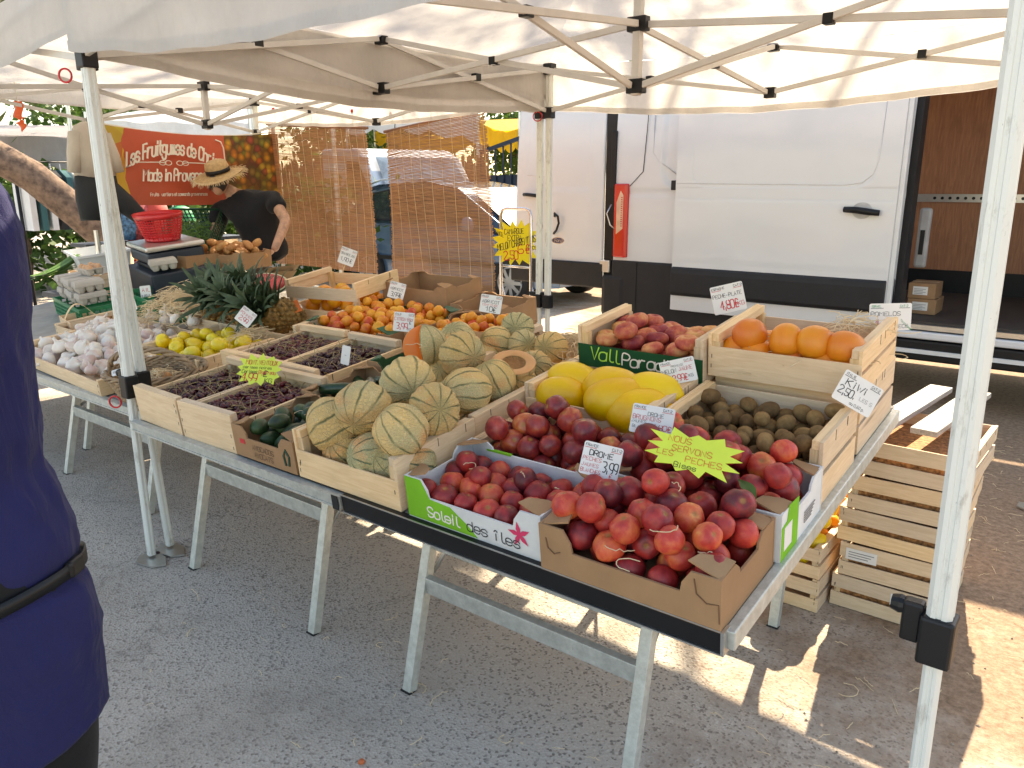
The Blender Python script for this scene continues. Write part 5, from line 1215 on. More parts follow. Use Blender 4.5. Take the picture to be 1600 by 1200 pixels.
# --- stall keeper bending over the vegetables, back to the camera
def seller():
    B = aty(418, 400, 2.65); bx, by = B.x, B.y; T = thing('person', 'stall keeper in a black t shirt and straw hat bending over the crates', 'person', (bx, by, 0))
    L = lambda px, py, dy: aty(px, py, by+dy)-V((bx, by, 0))
    hip = L(420, 408, 0); mid = L(405, 350, -.08); chest = L(385, 318, -.14); neck = L(360, 300, -.22); hd = L(352, 290, -.28)
    shl, shr = L(345, 325, -.20), L(425, 308, -.05); ell, wrl = L(333, 378, -.36), L(325, 408, -.42); elr, wrr = L(447, 345, -.1), L(428, 392, -.35)
    kn = V((.04, .02, .48)); dn = V((hip.x, hip.y, hip.z))
    # shirt over torso and upper arms
    skin_mesh('t_shirt', [hip+V((0, 0, -.02)), hip+V((-.01, 0, .1)), mid, chest, chest.lerp(neck, .55), shl, shl.lerp(ell, .55), shr, shr.lerp(elr, .55)], [(0, 1), (1, 2), (2, 3), (3, 4), (3, 5), (5, 6), (3, 7), (7, 8)], [(.20, .17), (.215, .17), (.235, .18), (.225, .16), (.085, .08), (.095, .09), (.082, .08), (.09, .09), (.08, .08)], BLACKSH, T, 2, 0, .05)
    skin_mesh('trousers', [hip+V((0, .0, -.0)), hip+V((-.10, .01, -.12)), V((hip.x-.12, .03, .5)), V((hip.x-.12, .05, .08)), hip+V((.10, .01, -.12)), V((hip.x+.12, -.02, .5)), V((hip.x+.13, .02, .08))], [(0, 1), (1, 2), (2, 3), (0, 4), (4, 5), (5, 6)], [(.175, .14), (.125, .12), (.085, .085), (.07, .07), (.125, .12), (.085, .085), (.07, .07)], KHAKI, T, 2, 0)
    skin_mesh('body', [chest, neck, hd, shl, ell, wrl, shr, elr, wrr], [(0, 1), (1, 2), (0, 3), (3, 4), (4, 5), (0, 6), (6, 7), (7, 8)], [(.12, .1), (.058, .058), (.05, .05), .055, .044, .032, .055, .047, .032], mat('tattooed_skin', (.47, .27, .18), .55, var=.2, ns=26, sss=.08, two=(.30, .18, .13)), T, 2, 0)
    hand(T, wrl, V((-.1, -.5, -.6)), V((0, -.6, .3)), .7); hand(T, wrr, V((-.4, -.5, -.5)), V((0, -.6, .3)), .7, mir=-1)
    fa = neck-hd; hM = tr(hd+V((-.02, -.05, .03))) @ rot(222) @ rot(38, 'X')
    head(T, hM)
    hat = MB().lathe([(.098, 0), (.097, .05), (.088, .09), (.060, .105), (0, .108)], 28).build('straw_hat', mat('straw_hat', (.50, .34, .17), .8, var=.15, ns=40, nb=.5, bs=90), T, True); hat.matrix_local = tr(hd+V((-.01, -.045, .10))) @ rot(15) @ rot(20, 'X') @ Mx.Scale(1.02, 4)
    MB().lathe([(.0995, .012), (.0998, .045)], 28).build('hat_band', BLACKP, hat, True)
    MB().grid(lambda s, t: ((.09+.10*t)*cos(2*pi*s), (.105+.11*t)*sin(2*pi*s), .004-.02*t*t+.012*sin(4*pi*s+1)*t), 36, 4).build('brim', mat('straw_hat', (0, 0, 0)), hat, True)
    fr = MB(); R = random.Random(2)
    for k in range(240):
        a = 2*pi*k/240; p = V((.185*cos(a), .21*sin(a), -.012)); q = p+V((cos(a)*R.uniform(.02, .05), sin(a)*R.uniform(.02, .05), R.uniform(-.035, .005))); fr.tube([p, p.lerp(q, .5)+V((0, 0, .004)), q], .0016, 3, False)
    tag(fr.build('fringe', STRAW, hat), kind='stuff')
    for s in (-.12, .12): shoe(T, (hip.x+s, .02, 0), 170)
seller()
# ------------------------------------------------------------------ left table: apples, pineapples, garlic, baskets, eggs, scale
apT = wood_crate('shallow wooden crate of yellow apples beside the garlic', -.225, .285, .40, .765, -.048, .11, .075, rotz=-4)
bpy.context.view_layer.update()
fill(M_APP, 'yellow_apple', 'yellow apple in the shallow crate beside the garlic', 'apple', 'yellow apples', apT, .24, .17, .034, 44, .014, 3, heap=-.02, tilt=90)
# pineapples: a crate with the crowns towards the customer
piT = wood_crate('wooden crate under the pineapples with a thick orange plank side', -.52, .385, .80, 1.10, -.048, .16, .11)
def pine_fruit():
    mb = MB(); n = 0; R = random.Random(1)
    mb.lathe([(0, 0), (.035, .005), (.055, .04), (.06, .09), (.055, .13), (.038, .16), (0, .165)], 16)
    for j in range(7):
        for i in range(12):
            a = 2*pi*(i+.5*(j % 2))/12; z = .02+j*.02; r = .06*sin(pi*(z+.02)/.21)**.45; mb.lathe([(.0125, 0), (.009, .005), (0, .009)], 6, tr(r*cos(a), r*sin(a), z) @ rot(math.degrees(a)) @ rot(90, 'Y'))
    return mb.mesh('pineapple', mat('pineapple_skin', (.30, .17, .045), .6, var=.35, ns=40), False)
PF = pine_fruit()
def pine_leaf(k):
    L = (.24, .19, .14)[k]; mb = MB(); pts = []
    def fn(s, t): w_ = (.019*(1-t)**.7+.0005)*(1 if t > .05 else .8); bend = .02*t+.24*L*t**2.2; return ((s-.5)*2*w_, bend+.010*abs(s-.5)*2*(1-t), L*t-.25*L*t**3)
    return mb.grid(fn, 2, 8).mesh('leaf', PINELEAF, True)
PL = [pine_leaf(k) for k in range(3)]
def pineapple(label, P, yaw, lean):
    M = TF @ tr(V(P)) @ rot(yaw) @ rot(lean, 'X'); T = thing('pineapple', label, 'pineapple', M, 'pineapples'); link('fruit', PF, T); R = random.Random(int(P[0]*100))
    for i in range(42):
        k = 0 if i < 18 else 1 if i < 34 else 2; a = i*137.5; inc = (50-1.15*i) if i < 34 else max(2, 22-.5*i); h = .15+.0020*i
        link('leaf', PL[k], T, tr(0, 0, h) @ rot(a) @ rot(-max(3, inc+R.uniform(-9, 9)), 'X') @ Mx.Scale(R.uniform(.7, 1.15), 4))
    return T
for i, (px, py, w_, yaw, ln) in enumerate(((330, 478, .16, 40, 42), (372, 488, .15, 15, 38), (395, 463, .20, -10, 30), (432, 478, .17, -25, 44), (352, 462, .19, 30, 30), (415, 492, .14, 0, 55))):
    p = att(px, py, w_-.03); lab = ('pineapple leaning left beside the straw with its crown spread low', 'pineapple in front of the watermelon with a broad green crown', 'tallest pineapple crown standing in the middle of the group', 'pineapple leaning towards the apricots at the right of the group', 'pineapple at the back left under the tilted price card', 'lowest pineapple lying forward over the plank')[i]
    d = rot(yaw) @ rot(ln, 'X') @ V((0, 0, .15)); pineapple(lab, (p.x-d.x, p.y-d.y, max(.03, p.z-d.z)), yaw, ln)
# watermelon pieces
def wedge(label, P, yaw, roll, r=.15):
    T = thing('watermelon_piece', label, 'watermelon', TF @ tr(V(P)) @ rot(yaw) @ rot(roll, 'X') @ Mx.Diagonal((1.45, .62, .9, 1)), 'cut watermelon'); n = 20
    MB().lathe([(0, -r*.8)]+[(r*sin(a), -r*.8*cos(a)) for a in [pi/2*k/10 for k in range(1, 11)]], 28).build('rind', RIND, T, True)
    MB().lathe([(r, 0), (r*.93, .002)], 28).build('white_rind', RINDW, T, True); MB().lathe([(r*.93, .0021), (r*.5, .006), (0, .007)], 28).build('flesh', WMELON, T, True)
wedge('half watermelon with red flesh wrapped behind the pineapples', (-1.06, 1.34, .09), 42, 50, .115); wedge('half watermelon with pink flesh behind the tallest pineapple', (-.70, 1.38, .09), 30, 50, .115); wedge('watermelon quarter lying low beside the straw', (-.66, 1.02, .06), 50, 55, .12)
# straw heap
def straw_heap(name, label, frame, W, D, H, n, seed, r=.0012, L=.09, cat='straw'):
    R = random.Random(seed); mb = MB()
    for k in range(n):
        x, y = R.gauss(0, W*.5), R.gauss(0, D*.5); h = H*math.exp(-(x/W)**2-(y/D)**2)*R.uniform(.5, 1.05); a = R.uniform(0, 6.28); c = R.uniform(-14, 14); pts = []; p = V((x, y, h)); vz = R.uniform(-.2, .5)
        for i in range(7): pts.append(p.copy()); a += c*.05+R.uniform(-.3, .3); p += V((cos(a), sin(a), vz-.12*i))*L/6; p.z = max(.003, p.z)
        mb.tube(pts, r, 3, False)
    o = mb.build(name, STRAW); o.matrix_world = frame; return tag(o, label, cat, None, 'stuff')
straw_heap('straw_heap', 'heap of pale wood straw between the garlic and the watermelon', TF @ tr(-.62, .92, .02), .3, .24, .17, 900, 3, .0014, .13)
straw_heap('straw_bedding', 'wood straw bedding in the rear melon crate', TF @ tr(1.66, 1.09, .09), .12, .1, .05, 200, 4)
straw_heap('straw_bedding', 'wood straw between the pomelos in the upper crate', TF @ tr(2.5, .93, .235), .16, .08, .05, 130, 5)
straw_heap('straw_bedding', 'curl of wood straw at the rear right corner of the pomelo crate', TF @ tr(2.62, 1.08, .27), .05, .05, .05, 60, 6)
straw_heap('straw_bedding', 'wood straw in the apple crate below the pineapples', TF @ tr(.2, .68, .07), .06, .05, .04, 80, 7)
# garlic on a low wooden tray
gT = wood_crate('flat wooden tray under the heap of garlic at the left', -1.05, -.0, .13, .44, -.048, .07, .062, rotz=-3); g2 = wood_crate('second flat wooden tray of garlic behind the first', -1.30, -.30, .45, .77, -.048, .07, .062, rotz=-3)
bpy.context.view_layer.update()
R = random.Random(9)
def garl(T, W, D, n, seed, heap, cx, cy, grp):
    F = T.matrix_world.copy(); RR = random.Random(seed)
    for p in drop(W, D, .028, n, .03, RR, 18, heap, cx, cy, 1.75):
        place(M_GAR, 'garlic_bulb', 'white garlic bulb in the heap at the left of the stall', 'garlic', grp, F, (p[0], p[1], p[2]-.018), RR, rotm=rot(RR.uniform(0, 360)) @ rot(RR.uniform(20, 130), 'X'), sc=(.95, 1.4))
garl(gT, .5, .17, 88, 3, .08, 0, .05, 'garlic bulbs in the front tray'); garl(g2, .48, .16, 70, 4, .09, .1, -.05, 'garlic bulbs in the rear tray')
# plaited garlic behind, grey brown
for k in range(5):
    p = (-.75+.09*k, .74+.03*sin(k*2), .09+.02*(k % 2)); place(M_GAR, 'garlic_bulb', 'plaited grey garlic lying behind the white heap', 'garlic', 'plaited garlic', TF, (p[0], p[1], p[2]-.05), R, sc=(1.0, 1.2))
# wicker basket
def wicker_basket(label, M, rx, ry, h):
    T = thing('wicker_basket', label, 'basket', M); R = random.Random(3); rows = 13
    wv = MB()
    for j in range(rows):
        z = .006+h*j/rows; k = .80+.22*(j/rows); pts = []
        for i in range(61): a = 2*pi*i/60; w_ = .004*(1 if (i+j) % 2 else -1); pts.append((rx*k*cos(a)*(1+w_/rx), ry*k*sin(a)*(1+w_/ry), z+.0015*R.uniform(-1, 1)))
        wv.tube(pts, .0055, 5, False)
    tag(wv.build('weave', WICKER, T, True), kind='stuff')
    for i in range(26): a = 2*pi*i/26; MB().tube([(rx*.8*cos(a), ry*.8*sin(a), 0), (rx*1.03*cos(a), ry*1.03*sin(a), h+.005)], .004, 5).build('stake', WICKER, T)
    rim = MB()
    for q in range(3): rim.tube([((rx*1.04+.008*cos(i*.9+q*2.1))*cos(2*pi*i/60), (ry*1.04+.008*cos(i*.9+q*2.1))*sin(2*pi*i/60), h+.008+.008*sin(i*.9+q*2.1)) for i in range(61)], .006, 5, False)
    rim.build('braided_rim', WICKER, T, True); hd = MB()
    for q in range(3): hd.tube([(rx*1.05*cos(pi*i/30)*.98, .0+.009*cos(i*.8+q*2.1)-.02, h+.012+.085*sin(pi*i/30)+.009*sin(i*.8+q*2.1)) for i in range(31)], .007, 5, False)
    hd.build('handle', WICKER, T, True); MB().lathe([(0, .008), (1, .008), (1, .012), (0, .0121)], 30, Mx.Diagonal((rx*.8, ry*.8, 1, 1))).build('bottom', WICKER, T); return T
wb = wicker_basket('round grey wicker basket with a braided handle in front of the apples', TF @ tr(.20, .245, -.05) @ rot(20), .20, .15, .10)
R = random.Random(5)
for (x, y, z) in ((.05, .02, .05), (-.06, .03, .05), (.1, -.03, .055), (-.02, -.04, .05), (-.1, -.02, .05)): place(M_TUB, 'shallot', 'brown shallot lying in the round wicker basket', 'shallot', 'shallots in the basket', TF @ tr(.20, .245, -.05), (x, y, z), R, sc=(.7, .8))
straw_heap('straw_bedding', 'wood straw lying in the round wicker basket', TF @ tr(.19, .245, .0), .1, .08, .05, 120, 17)
# plaited punnet with a ribbon handle
def punnet(label, M):
    T = thing('wooden_punnet', label, 'punnet', M); MB().box(-.13, .13, -.075, .075, 0, .004).build('bottom', W_X, T)
    for y in (-.075, .075): MB().box(-.14, .14, y-.002, y+.002, 0, .075).build('side', W_X, T)
    for x in (-.135, .135): MB().box(x-.002, x+.002, -.0725, .0725, 0.001, .074).build('end', W_Y, T)
    MB().grid(lambda s, t: ((t-.5)*.03, -.076+.152*s, .07+.075*sin(pi*s)), 16, 1).build('handle', W_Y, T, True, solid=.002)
punnet('small pale wooden punnet with a strip handle left of the garlic', TF @ tr(-1.33, .62, -.05) @ rot(-12))
# vented plastic crate
def vent_crate(name, label, M, W, D, H, m, rows=3, cols=12, cat='crate', tall=False):
    T = thing(name, label, cat, M); 
    def side(L, M2):
        mb = MB(); mb.box(-L, L, -.004, .004, H-.02, H); mb.box(-L, L, -.004, .004, 0, .014)
        n = max(5, int(2*L/.032))
        for i in range(n+1): x = -L+2*L*i/n; mb.box(max(-L, x-.005), min(L, x+.005), -.0034, .0034, .013, H-.019)
        for k in range(1, rows): z = .014+(H-.034)*k/rows; mb.box(-L, L, -.003, .003, z-.004, z+.004)
        o = mb.build('lattice_side', m, T); o.matrix_local = M2
    for s in (-1, 1): side(W, tr(0, s*D, 0)); side(D-.004, tr(s*(W-.004), 0, 0) @ rot(90))
    MB().box(-W, W, -D, D, -.004, .002).build('base', m, T); return T
vent_crate('plastic_crate', 'green vented plastic crate under the egg boxes', TF @ tr(-1.62, .89, -.05) @ rot(-10), .30, .20, .10, GREENPL)
vent_crate('plastic_crate', 'green vented plastic crate under the scale, behind the garlic', TF @ tr(-1.18, 1.12, -.05) @ rot(-10), .32, .2, .12, GREENPL)
# egg boxes
def egg_mesh(nx, open_=False):
    mb = MB()
    for i in range(nx):
        for j in range(2):
            x, y = (i-(nx-1)/2)*.05, (j-.5)*.05
            mb.loft([[(x+a*r, y+b*r, z) for a, b in ((1,.5),(.5,1),(-.5,1),(-1,.5),(-1,-.5),(-.5,-1),(.5,-1),(1,-.5))] for r, z in ((.015, 0), (.021, .012), (.0248, .034))])
    W = nx*.025; mb.box(-W-.004, W+.004, -.054, .054, .0345, .039)
    if not open_: mb.loft([[(x*k*(W+.003)/.1, y*k2*.053/.053, z) for x, y in ((.1, -.053), (.1, .053), (-.1, .053), (-.1, -.053))] for k, k2, z in ((1, 1, .0395), (.97, .95, .055), (.92, .82, .066))])
    return mb.mesh('egg_box', EGGB)
EM = egg_mesh(3); EMO = egg_mesh(3, True)
eb = TF @ tr(-1.62, .89, .052) @ rot(-10); n = 0
for lay in range(2):
    for i in range(4):
        o = link('egg_box', EM, None, eb @ tr(-.20+.115*i, -.10+.01*(i % 2), lay*.068) @ rot(90+random.uniform(-3, 3))); tag(o, ('grey egg box in the lower row on the green crate', 'grey egg box in the upper row on the green crate')[lay], 'egg box', ('egg boxes in the lower row', 'egg boxes in the upper row')[lay])
oe = link('egg_box', EMO, None, eb @ tr(-.02, -.02, .137) @ rot(8)); tag(oe, 'open grey egg box with brown eggs on top of the stack', 'egg box')
for i in range(3):
    for j in range(2):
        p = eb @ tr(-.02, -.02, .137) @ rot(8); place([ball('egg', EGG, .0205, .0205, .027, 0, 0, 0, 0, 14, 10)] if i+j == 0 else [bpy.data.meshes['egg']], 'egg', 'brown egg in the open egg box on top of the stack', 'egg', 'brown eggs', p, ((i-1)*.05, (j-.5)*.05, .038), R, tilt=15)
o = link('egg_box', EM, None, TF @ tr(-1.45, 1.22, .16) @ rot(70)); tag(o, 'single grey egg box hanging over the black counter beside the post', 'egg box')
# scale with the red basket
def scale():
    P = TF @ tr(-1.72, 1.40, -.03) @ rot(-14); T = thing('weighing_scale', 'weighing scale with a steel plate on a dark block under the red basket', 'scale', P)
    MB().box(-.30, .34, -.20, .20, -.02, .17).build('dark_block', NAVYP, T, bevel=.01); MB().box(-.2, .22, -.15, .15, .172, .20).build('foot', BLACKP, T, bevel=.01)
    MB().box(-.22, .24, -.17, .17, .215, .285).build('housing', NAVYP, T, bevel=.015); MB().box(-.24, .26, -.18, .18, .292, .325).build('plate', STEEL, T, bevel=.012)
    return P
SP = scale()
def red_basket(label, M):
    T = thing('plastic_basket', label, 'basket', M); nu = 44; H = .20; r0, r1 = .135, .20; k = .62
    def q(a, z, off=0): r = r0+(r1-r0)*(z/H)+off; return (r*cos(a)*1.25, r*k*sin(a)*1.25, z)
    for j in range(9): z = .02+j*.0185; MB().tube([q(2*pi*i/nu, z) for i in range(nu+1)], .0035, 4, False).build('hoop', REDP, T)
    for i in range(nu//2): a = 2*pi*i/(nu//2); MB().tube([q(a, .0), q(a, .1), q(a, H-.03)], .005, 4).build('rib', REDP, T)
    MB().grid(lambda s, t: q(2*pi*s, H-.035+.035*t, .002), nu, 1).build('rim', REDP, T, True, solid=.006); MB().grid(lambda s, t: q(2*pi*s, .02*t), nu, 1).build('foot_band', REDP, T, True, solid=.005)
    MB().lathe([(0, 0), (1, 0), (1, .004), (0, .0041)], nu, Mx.Diagonal((r0*1.25, r0*k*1.25, 1, 1))).build('bottom', REDP, T)
    mb = MB()
    for i in range(nu): 
        a = 2*pi*i/nu; mb.tube([q(a, .02, -.003), q(a, H-.03, -.003)], .0022, 3, False)
    tag(mb.build('inner_ribs', REDP, T), kind='stuff')
red_basket('red plastic shopping basket standing on the scale', SP @ tr(-.02, .0, .327) @ rot(10) @ Mx.Scale(.86, 4))
# white tub and crates along the back left
def tub(label, M, W, D, H, m):
    T = thing('plastic_tub', label, 'tub', M); w_ = MB()
    o = [(-W, -D), (W, -D), (W, D), (-W, D)]; w_.loft([[(x*k, y*k, z) for x, y in o] for k, z in ((.86, 0), (1, H), (1.04, H), (1.04, H-.015), (1.01, H-.016))], caps=False); w_.build('wall', m, T, solid=.004); MB().box(-W*.86, W*.86, -D*.86, D*.86, 0, .005).build('bottom', m, T)
tub('white plastic tub behind the egg boxes', TF @ tr(-2.36, 1.25, .095) @ rot(-14) @ Mx.Scale(.9, 4), .26, .18, .15, WHITEPL)
wood_crate('wooden crate of unseen goods under the white tub', -2.62, -2.12, 1.08, 1.44, -.05, .14, .13, rotz=-14)
def back_crate(label, x, y, z, yaw, W, D, H, meshes, name, flabel, cat, r, n, seed, tiltx=24, hf=.10, **kw):
    M = tr(x-.9, y+.45, z-.12) @ rot(yaw) @ rot(tiltx, 'X') @ Mx.Scale(TU, 4); T = wood_crate(label, -W/2, W/2, -D/2, D/2, 0, H, hf, frame=M, group='sloping crates at the back left', staples=False); bpy.context.view_layer.update()
    if meshes: fill(meshes, name, flabel, cat, flabel.split(' in ')[0].split()[-1]+'s in the sloping crate', T, W/2-.01, D/2-.01, r, n, .03, seed, **kw)
    return T
M_ONI = [ball('red_onion', ONION, .034, .034, .03, -.12, 0, .03, 0, 16, 10)]; M_AUB = [ball('aubergine', AUBER, .04, .04, .085, 0, 0, .04, 0, 16, 12)]; M_CAR = [MB().tube([(0, 0, -.07), (0, 0, -.06), (0, 0, .0), (0, 0, .07)], [.008, .017, .014, .004], 8).mesh('carrot', ORANGE, True)]
back_crate('sloping wooden crate of red onions at the back left', -3.55, 1.70, .88, 62, .42, .50, .16, M_ONI, 'red_onion', 'red onion in the sloping crate at the back left', 'onion', .034, 34, 4)
back_crate('sloping wooden crate of carrots at the back left', -3.30, 1.42, .82, 62, .40, .50, .16, M_CAR, 'carrot', 'orange carrot in the sloping crate at the back left', 'carrot', .02, 40, 5, long_=True)
back_crate('sloping wooden crate of aubergines behind the left canopy post', -3.25, 1.80, .84, 62, .36, .45, .15, M_AUB, 'aubergine', 'dark aubergine in the sloping crate behind the left post', 'aubergine', .045, 10, 6, long_=True)
bT = back_crate('wooden crate heaped with green beans behind the red basket', -3.2, 2.25, .86, 58, .42, .55, .17, None, '', '', '', 0, 0, 0)
back_crate('plain wooden crate behind the left canopy post', -3.5, 2.15, .90, 60, .36, .5, .15, None, '', '', '', 0, 0, 0)
def beans(label, M, W, D, H, n, seed, name='green_beans'):
    R = random.Random(seed); mb = MB()
    for k in range(n):
        x, y = R.uniform(-W, W), R.uniform(-D, D); z = H*(1-.6*(x/W)**2)*(1-.6*(y/D)**2)*R.uniform(.5, 1); a = R.uniform(0, 6.28); d = V((cos(a), sin(a), R.uniform(-.2, .3)))*.05; s = V((-d.y, d.x, 0))*R.uniform(-.3, .3); c = V((x, y, z+.02)); mb.tube([c-d, c-d*.4+s, c+d*.4+s, c+d], [.0015, .0038, .0038, .0012], 4, False)
    o = mb.build(name, BEAN); o.matrix_world = M; return tag(o, label, 'beans', None, 'stuff')
beans('green beans heaped in the wooden crate behind the red basket', bT.matrix_world.copy(), .19, .25, .13, 420, 3)
bpy.context.view_layer.update()
Pg = aty(300, 362, 2.15); gM = tr(Pg.x, 2.15, Pg.z-.12) @ rot(35) @ rot(38, 'X'); vent_crate('plastic_crate', 'dark green plastic crate tilted up with green beans beside the stall keeper', gM, .22, .30, .16, DGREENPL); bpy.context.view_layer.update()
MB_ = MB().box(-.2, .2, -.28, .28, .006, .02).build('crate_liner', DGREENPL); MB_.matrix_world = gM; tag(MB_, 'dark green sheet lining the tilted plastic crate', 'liner')
beans('green beans lying in the tilted dark green plastic crate', gM @ tr(0, 0, .02), .19, .26, .07, 320, 5)
Pt = aty(368, 385, 2.0); sp_ = carton('brown carton of sweet potatoes under the stall keeper arms', Pt.x-.26, Pt.x+.20, 1.82, 2.16, Pt.z-.16, .13, CARD, CARD, .05, .02, frame=Mx.Identity(4), rotz=14); bpy.context.view_layer.update()
fill(M_TUB, 'sweet_potato', 'orange brown sweet potato in the carton before the stall keeper', 'sweet potato', 'sweet potatoes', sp_['T'], .22, .16, .036, 40, .05, 3, long_=True)
carton('closed brown carton below the sweet potatoes', Pt.x-.38, Pt.x+.05, 1.50, 1.80, Pt.z-.20, .16, CARD, CARD, .04, .0, frame=Mx.Identity(4), rotz=10, ears=False)
# leeks
lk = thing('leek_bundle', 'bundle of green leeks at the far left behind the tub', 'leeks', TF @ tr(-2.35, .95, .10) @ rot(30)); R = random.Random(3)
for k in range(12): MB().grid(lambda s, t, k=k: ((s-.5)*.03+.02*(k % 4)-.03, -.2+.42*t, .03+.012*(k//4)+.06*t*t*(1 if k % 2 else -.2)), 2, 8).build('leaf', BEAN, lk, True)
# supports for the back row
sup = thing('rear_counter', 'dark counter carrying the sloping crates at the back left', 'counter', (-4.3, 2.35, 0)); MB().box(-.42, .42, -.85, .75, .60, .64).build('counter_top', NAVYP, sup)
for x in (-.35, .35):
    for y in (-.68, .68): MB().box(x-.02, x+.02, y-.02, y+.02, 0, .6).build('leg', STEEL, sup)

# ------------------------------------------------------------------ fruit banner
def banner():
    a, b = atx(150, 200, -3.2), atx(432, 210, -3.2); z1, z0 = 2.20, 1.40; L = b.y-a.y; T = thing('fruit_banner', 'red printed banner with white script lettering hung behind the stall keeper', 'banner', tr(-3.2, (a.y+b.y)/2, 0) @ rot(90))
    z1 = atx(250, 198, -3.2).z; z0 = atx(250, 318, -3.2).z
    def nt_():
        t = NT('banner_print'); o = t.obj(); x, y, z = t.sep(o); r = t.mix(t.noise(o, 2.5, 3), (.50, .085, .04), (.60, .115, .055))
        v = t.n('TexVoronoi', Vector=o, Scale=15.); fr = t.ramp(t.sep(v.outputs['Color'])[0], [(.0, (.55, .10, .02)), (.3, (.75, .33, .03)), (.55, (.62, .45, .05)), (.75, (.25, .26, .04)), (1., (.5, .03, .05))])
        fr = t.mix(t.ramp(v.outputs['Distance'], [(.0, 0.), (.6, .85)]), fr, (.05, .03, .01))
        m1 = t.math('GREATER_THAN', x, .255); v2 = t.n('TexVoronoi', Vector=t.mapv(o, (1, 1, 1)), Scale=6.); f2 = t.ramp(t.sep(v2.outputs['Color'])[0], [(.0, (.7, .30, .03)), (.4, (.45, .5, .05)), (.7, (.6, .05, .03)), (1., (.7, .45, .05))])
        m2 = t.math('LESS_THAN', t.math('ADD', x, t.math('MULTIPLY', t.math('SUBTRACT', t.noise(o, 5, 2), .5), .35)), -.62)
        t.P(Base__Color=t.mix(m2, t.mix(m1, r, fr), f2), Roughness=.5); t.bump(t.noise(o, 4, 3), .3, .03); return t.m
    W = L/2
    bm_ = lambda s, t: (-W+L*s, .02*sin(s*6)+.01*sin(s*17), z0+(z1-z0)*t-(.05*4*s*(1-s))*t*.6-.02*sin(s*3))
    MB().grid(bm_, 40, 16).build('printed_sheet', nt_(), T, True)
    cx = -.24; lb = MB(); zc = (z0+z1)/2; Hh = z1-z0; yoff = -.045
    arc = lambda X: -.70*(X-cx)**2
    text_into(lb, 'Les Fruitgumes de Chris', cx, zc+.15*Hh, .107, pen=.15, slant=.16, jitter=.02, gap=.9, width=.81, center=True, curve=arc, z=0.001)
    text_into(lb, 'Made in Provence', cx, zc-.20*Hh, .09, pen=.15, slant=.16, jitter=.02, gap=.9, width=.56, center=True, z=0.001)
    text_into(lb, 'Fruits quartiers et commande provenances', cx+.02, zc-.40*Hh, .026, pen=.16, slant=.05, jitter=.05, gap=1.1, width=.51, center=True, z=0.001)
    q = tag(lb.build('lettering', INKW, T), kind='stuff'); q.matrix_local = tr(0, yoff, 0) @ rot(90, 'X')
    sc_ = MB(); zz = zc+.02
    for s in (-1, 1):
        sc_.tube([(cx+s*.33, yoff, zz), (cx+s*.12, yoff, zz+.004), (cx+s*.08, yoff, zz)], .004, 4)
        for k in range(2): sc_.tube([(cx+s*(.05+.05*k)+.028*cos(a), yoff, zz+.018*sin(a)) for a in [i*pi/7 for i in range(15)]], .0035, 4)
    sc_.build('scroll_print', INKW, T); 
    bd = MB().tube([(.245, yoff+.02, z0+.02), (.245, yoff+.02, zc), (.24, yoff+.02, z1-.15), (.22, yoff+.02, z1-.10), (.17, yoff+.02, z1-.085)], .006, 4).build('border_print', INKW, T)
    for x in (-W, W): MB().tube([(x, .05, 0), (x, .05, z1+.06)], .018, 8).build('post', STEEL, T)
    MB().tube([(-W, .04, z1+.01), (-W/2, .04, z1-.035), (0, .04, z1-.05), (W/2, .04, z1-.035), (W, .04, z1+.01)], .006, 5).build('rope', INKW, T)
banner()
# ------------------------------------------------------------------ crates stacked on the ground at the right
I4 = Mx.Identity(4)
for k, (dx, ry, lab) in enumerate(((0, 0, 'lowest slatted crate of the tall stack beside the right canopy post'), (.012, 1.5, 'second slatted crate from the ground in the tall stack at the right'), (.004, -1, 'third slatted crate from the ground in the tall stack at the right'), (.02, 1, 'fourth slatted crate from the ground in the tall stack at the right'), (.03, -2, 'topmost slatted crate of the tall stack, under the grey planks'))):
    T = wood_crate(lab, 2.475+dx, 2.86+dx, 1.44, 1.94, .002+.138*k, .135, .132, rotz=ry, gap=.020, frame=I4, group='slatted crates stacked on the ground', floor=.01, rail=.01)
    if k in (0, 1):
        q = MB().box(.02 if k == 0 else -.17, .13 if k == 0 else -.06, -.2525, -.2512, .07, .115).build('paper_label', PAPER, T)
        for j in range(3): MB().box(.03 if k == 0 else -.16, (.10 if k == 0 else -.09)+.01*j, -.2532, -.2526, .080+.010*j, .083+.010*j).build('print_line', INKGY, q)
    MB().box(-.17, .17, -.23, .23, .011, .085).build('straw_fill', mat('orange_straw_fill', (.45, .20, .07), .9, var=.4, ns=60, nb=1., bs=90), T)
for k in range(2):
    o = MB().box(-.045, .045, -.37, .37, 0, .022).build('plank', OLDW, None, bevel=.002); o.matrix_world = tr(2.60+.145*k, 1.90, .715) @ rot(-6); tag(o, ('left grey weathered plank lying on the tall crate stack', 'right grey weathered plank lying on the tall crate stack')[k], 'plank')
R = random.Random(4)
lt = wood_crate('wooden crate of lemons and oranges standing under the right table', 2.235, 2.455, 1.33, 1.70, .002+.138, .125, .12, gap=.018, frame=I4, group='crates under the right table'); bpy.context.view_layer.update()
fill(M_LEM+M_ORA, 'citrus_fruit', 'sunlit citrus fruit in the crate under the right table', 'citrus fruit', 'sunlit citrus', lt, .1, .17, .036, 30, .03, 6)
wood_crate('empty slatted crate on the ground under the crate of citrus', 2.23, 2.46, 1.33, 1.70, .002, .135, .125, gap=.018, frame=I4, group='crates under the right table')
lt2 = wood_crate('wooden crate of oranges behind the citrus crate under the right table', 2.20, 2.46, 1.74, 2.2, .002+.138, .2, .19, gap=.02, frame=I4, group='crates under the right table'); bpy.context.view_layer.update()
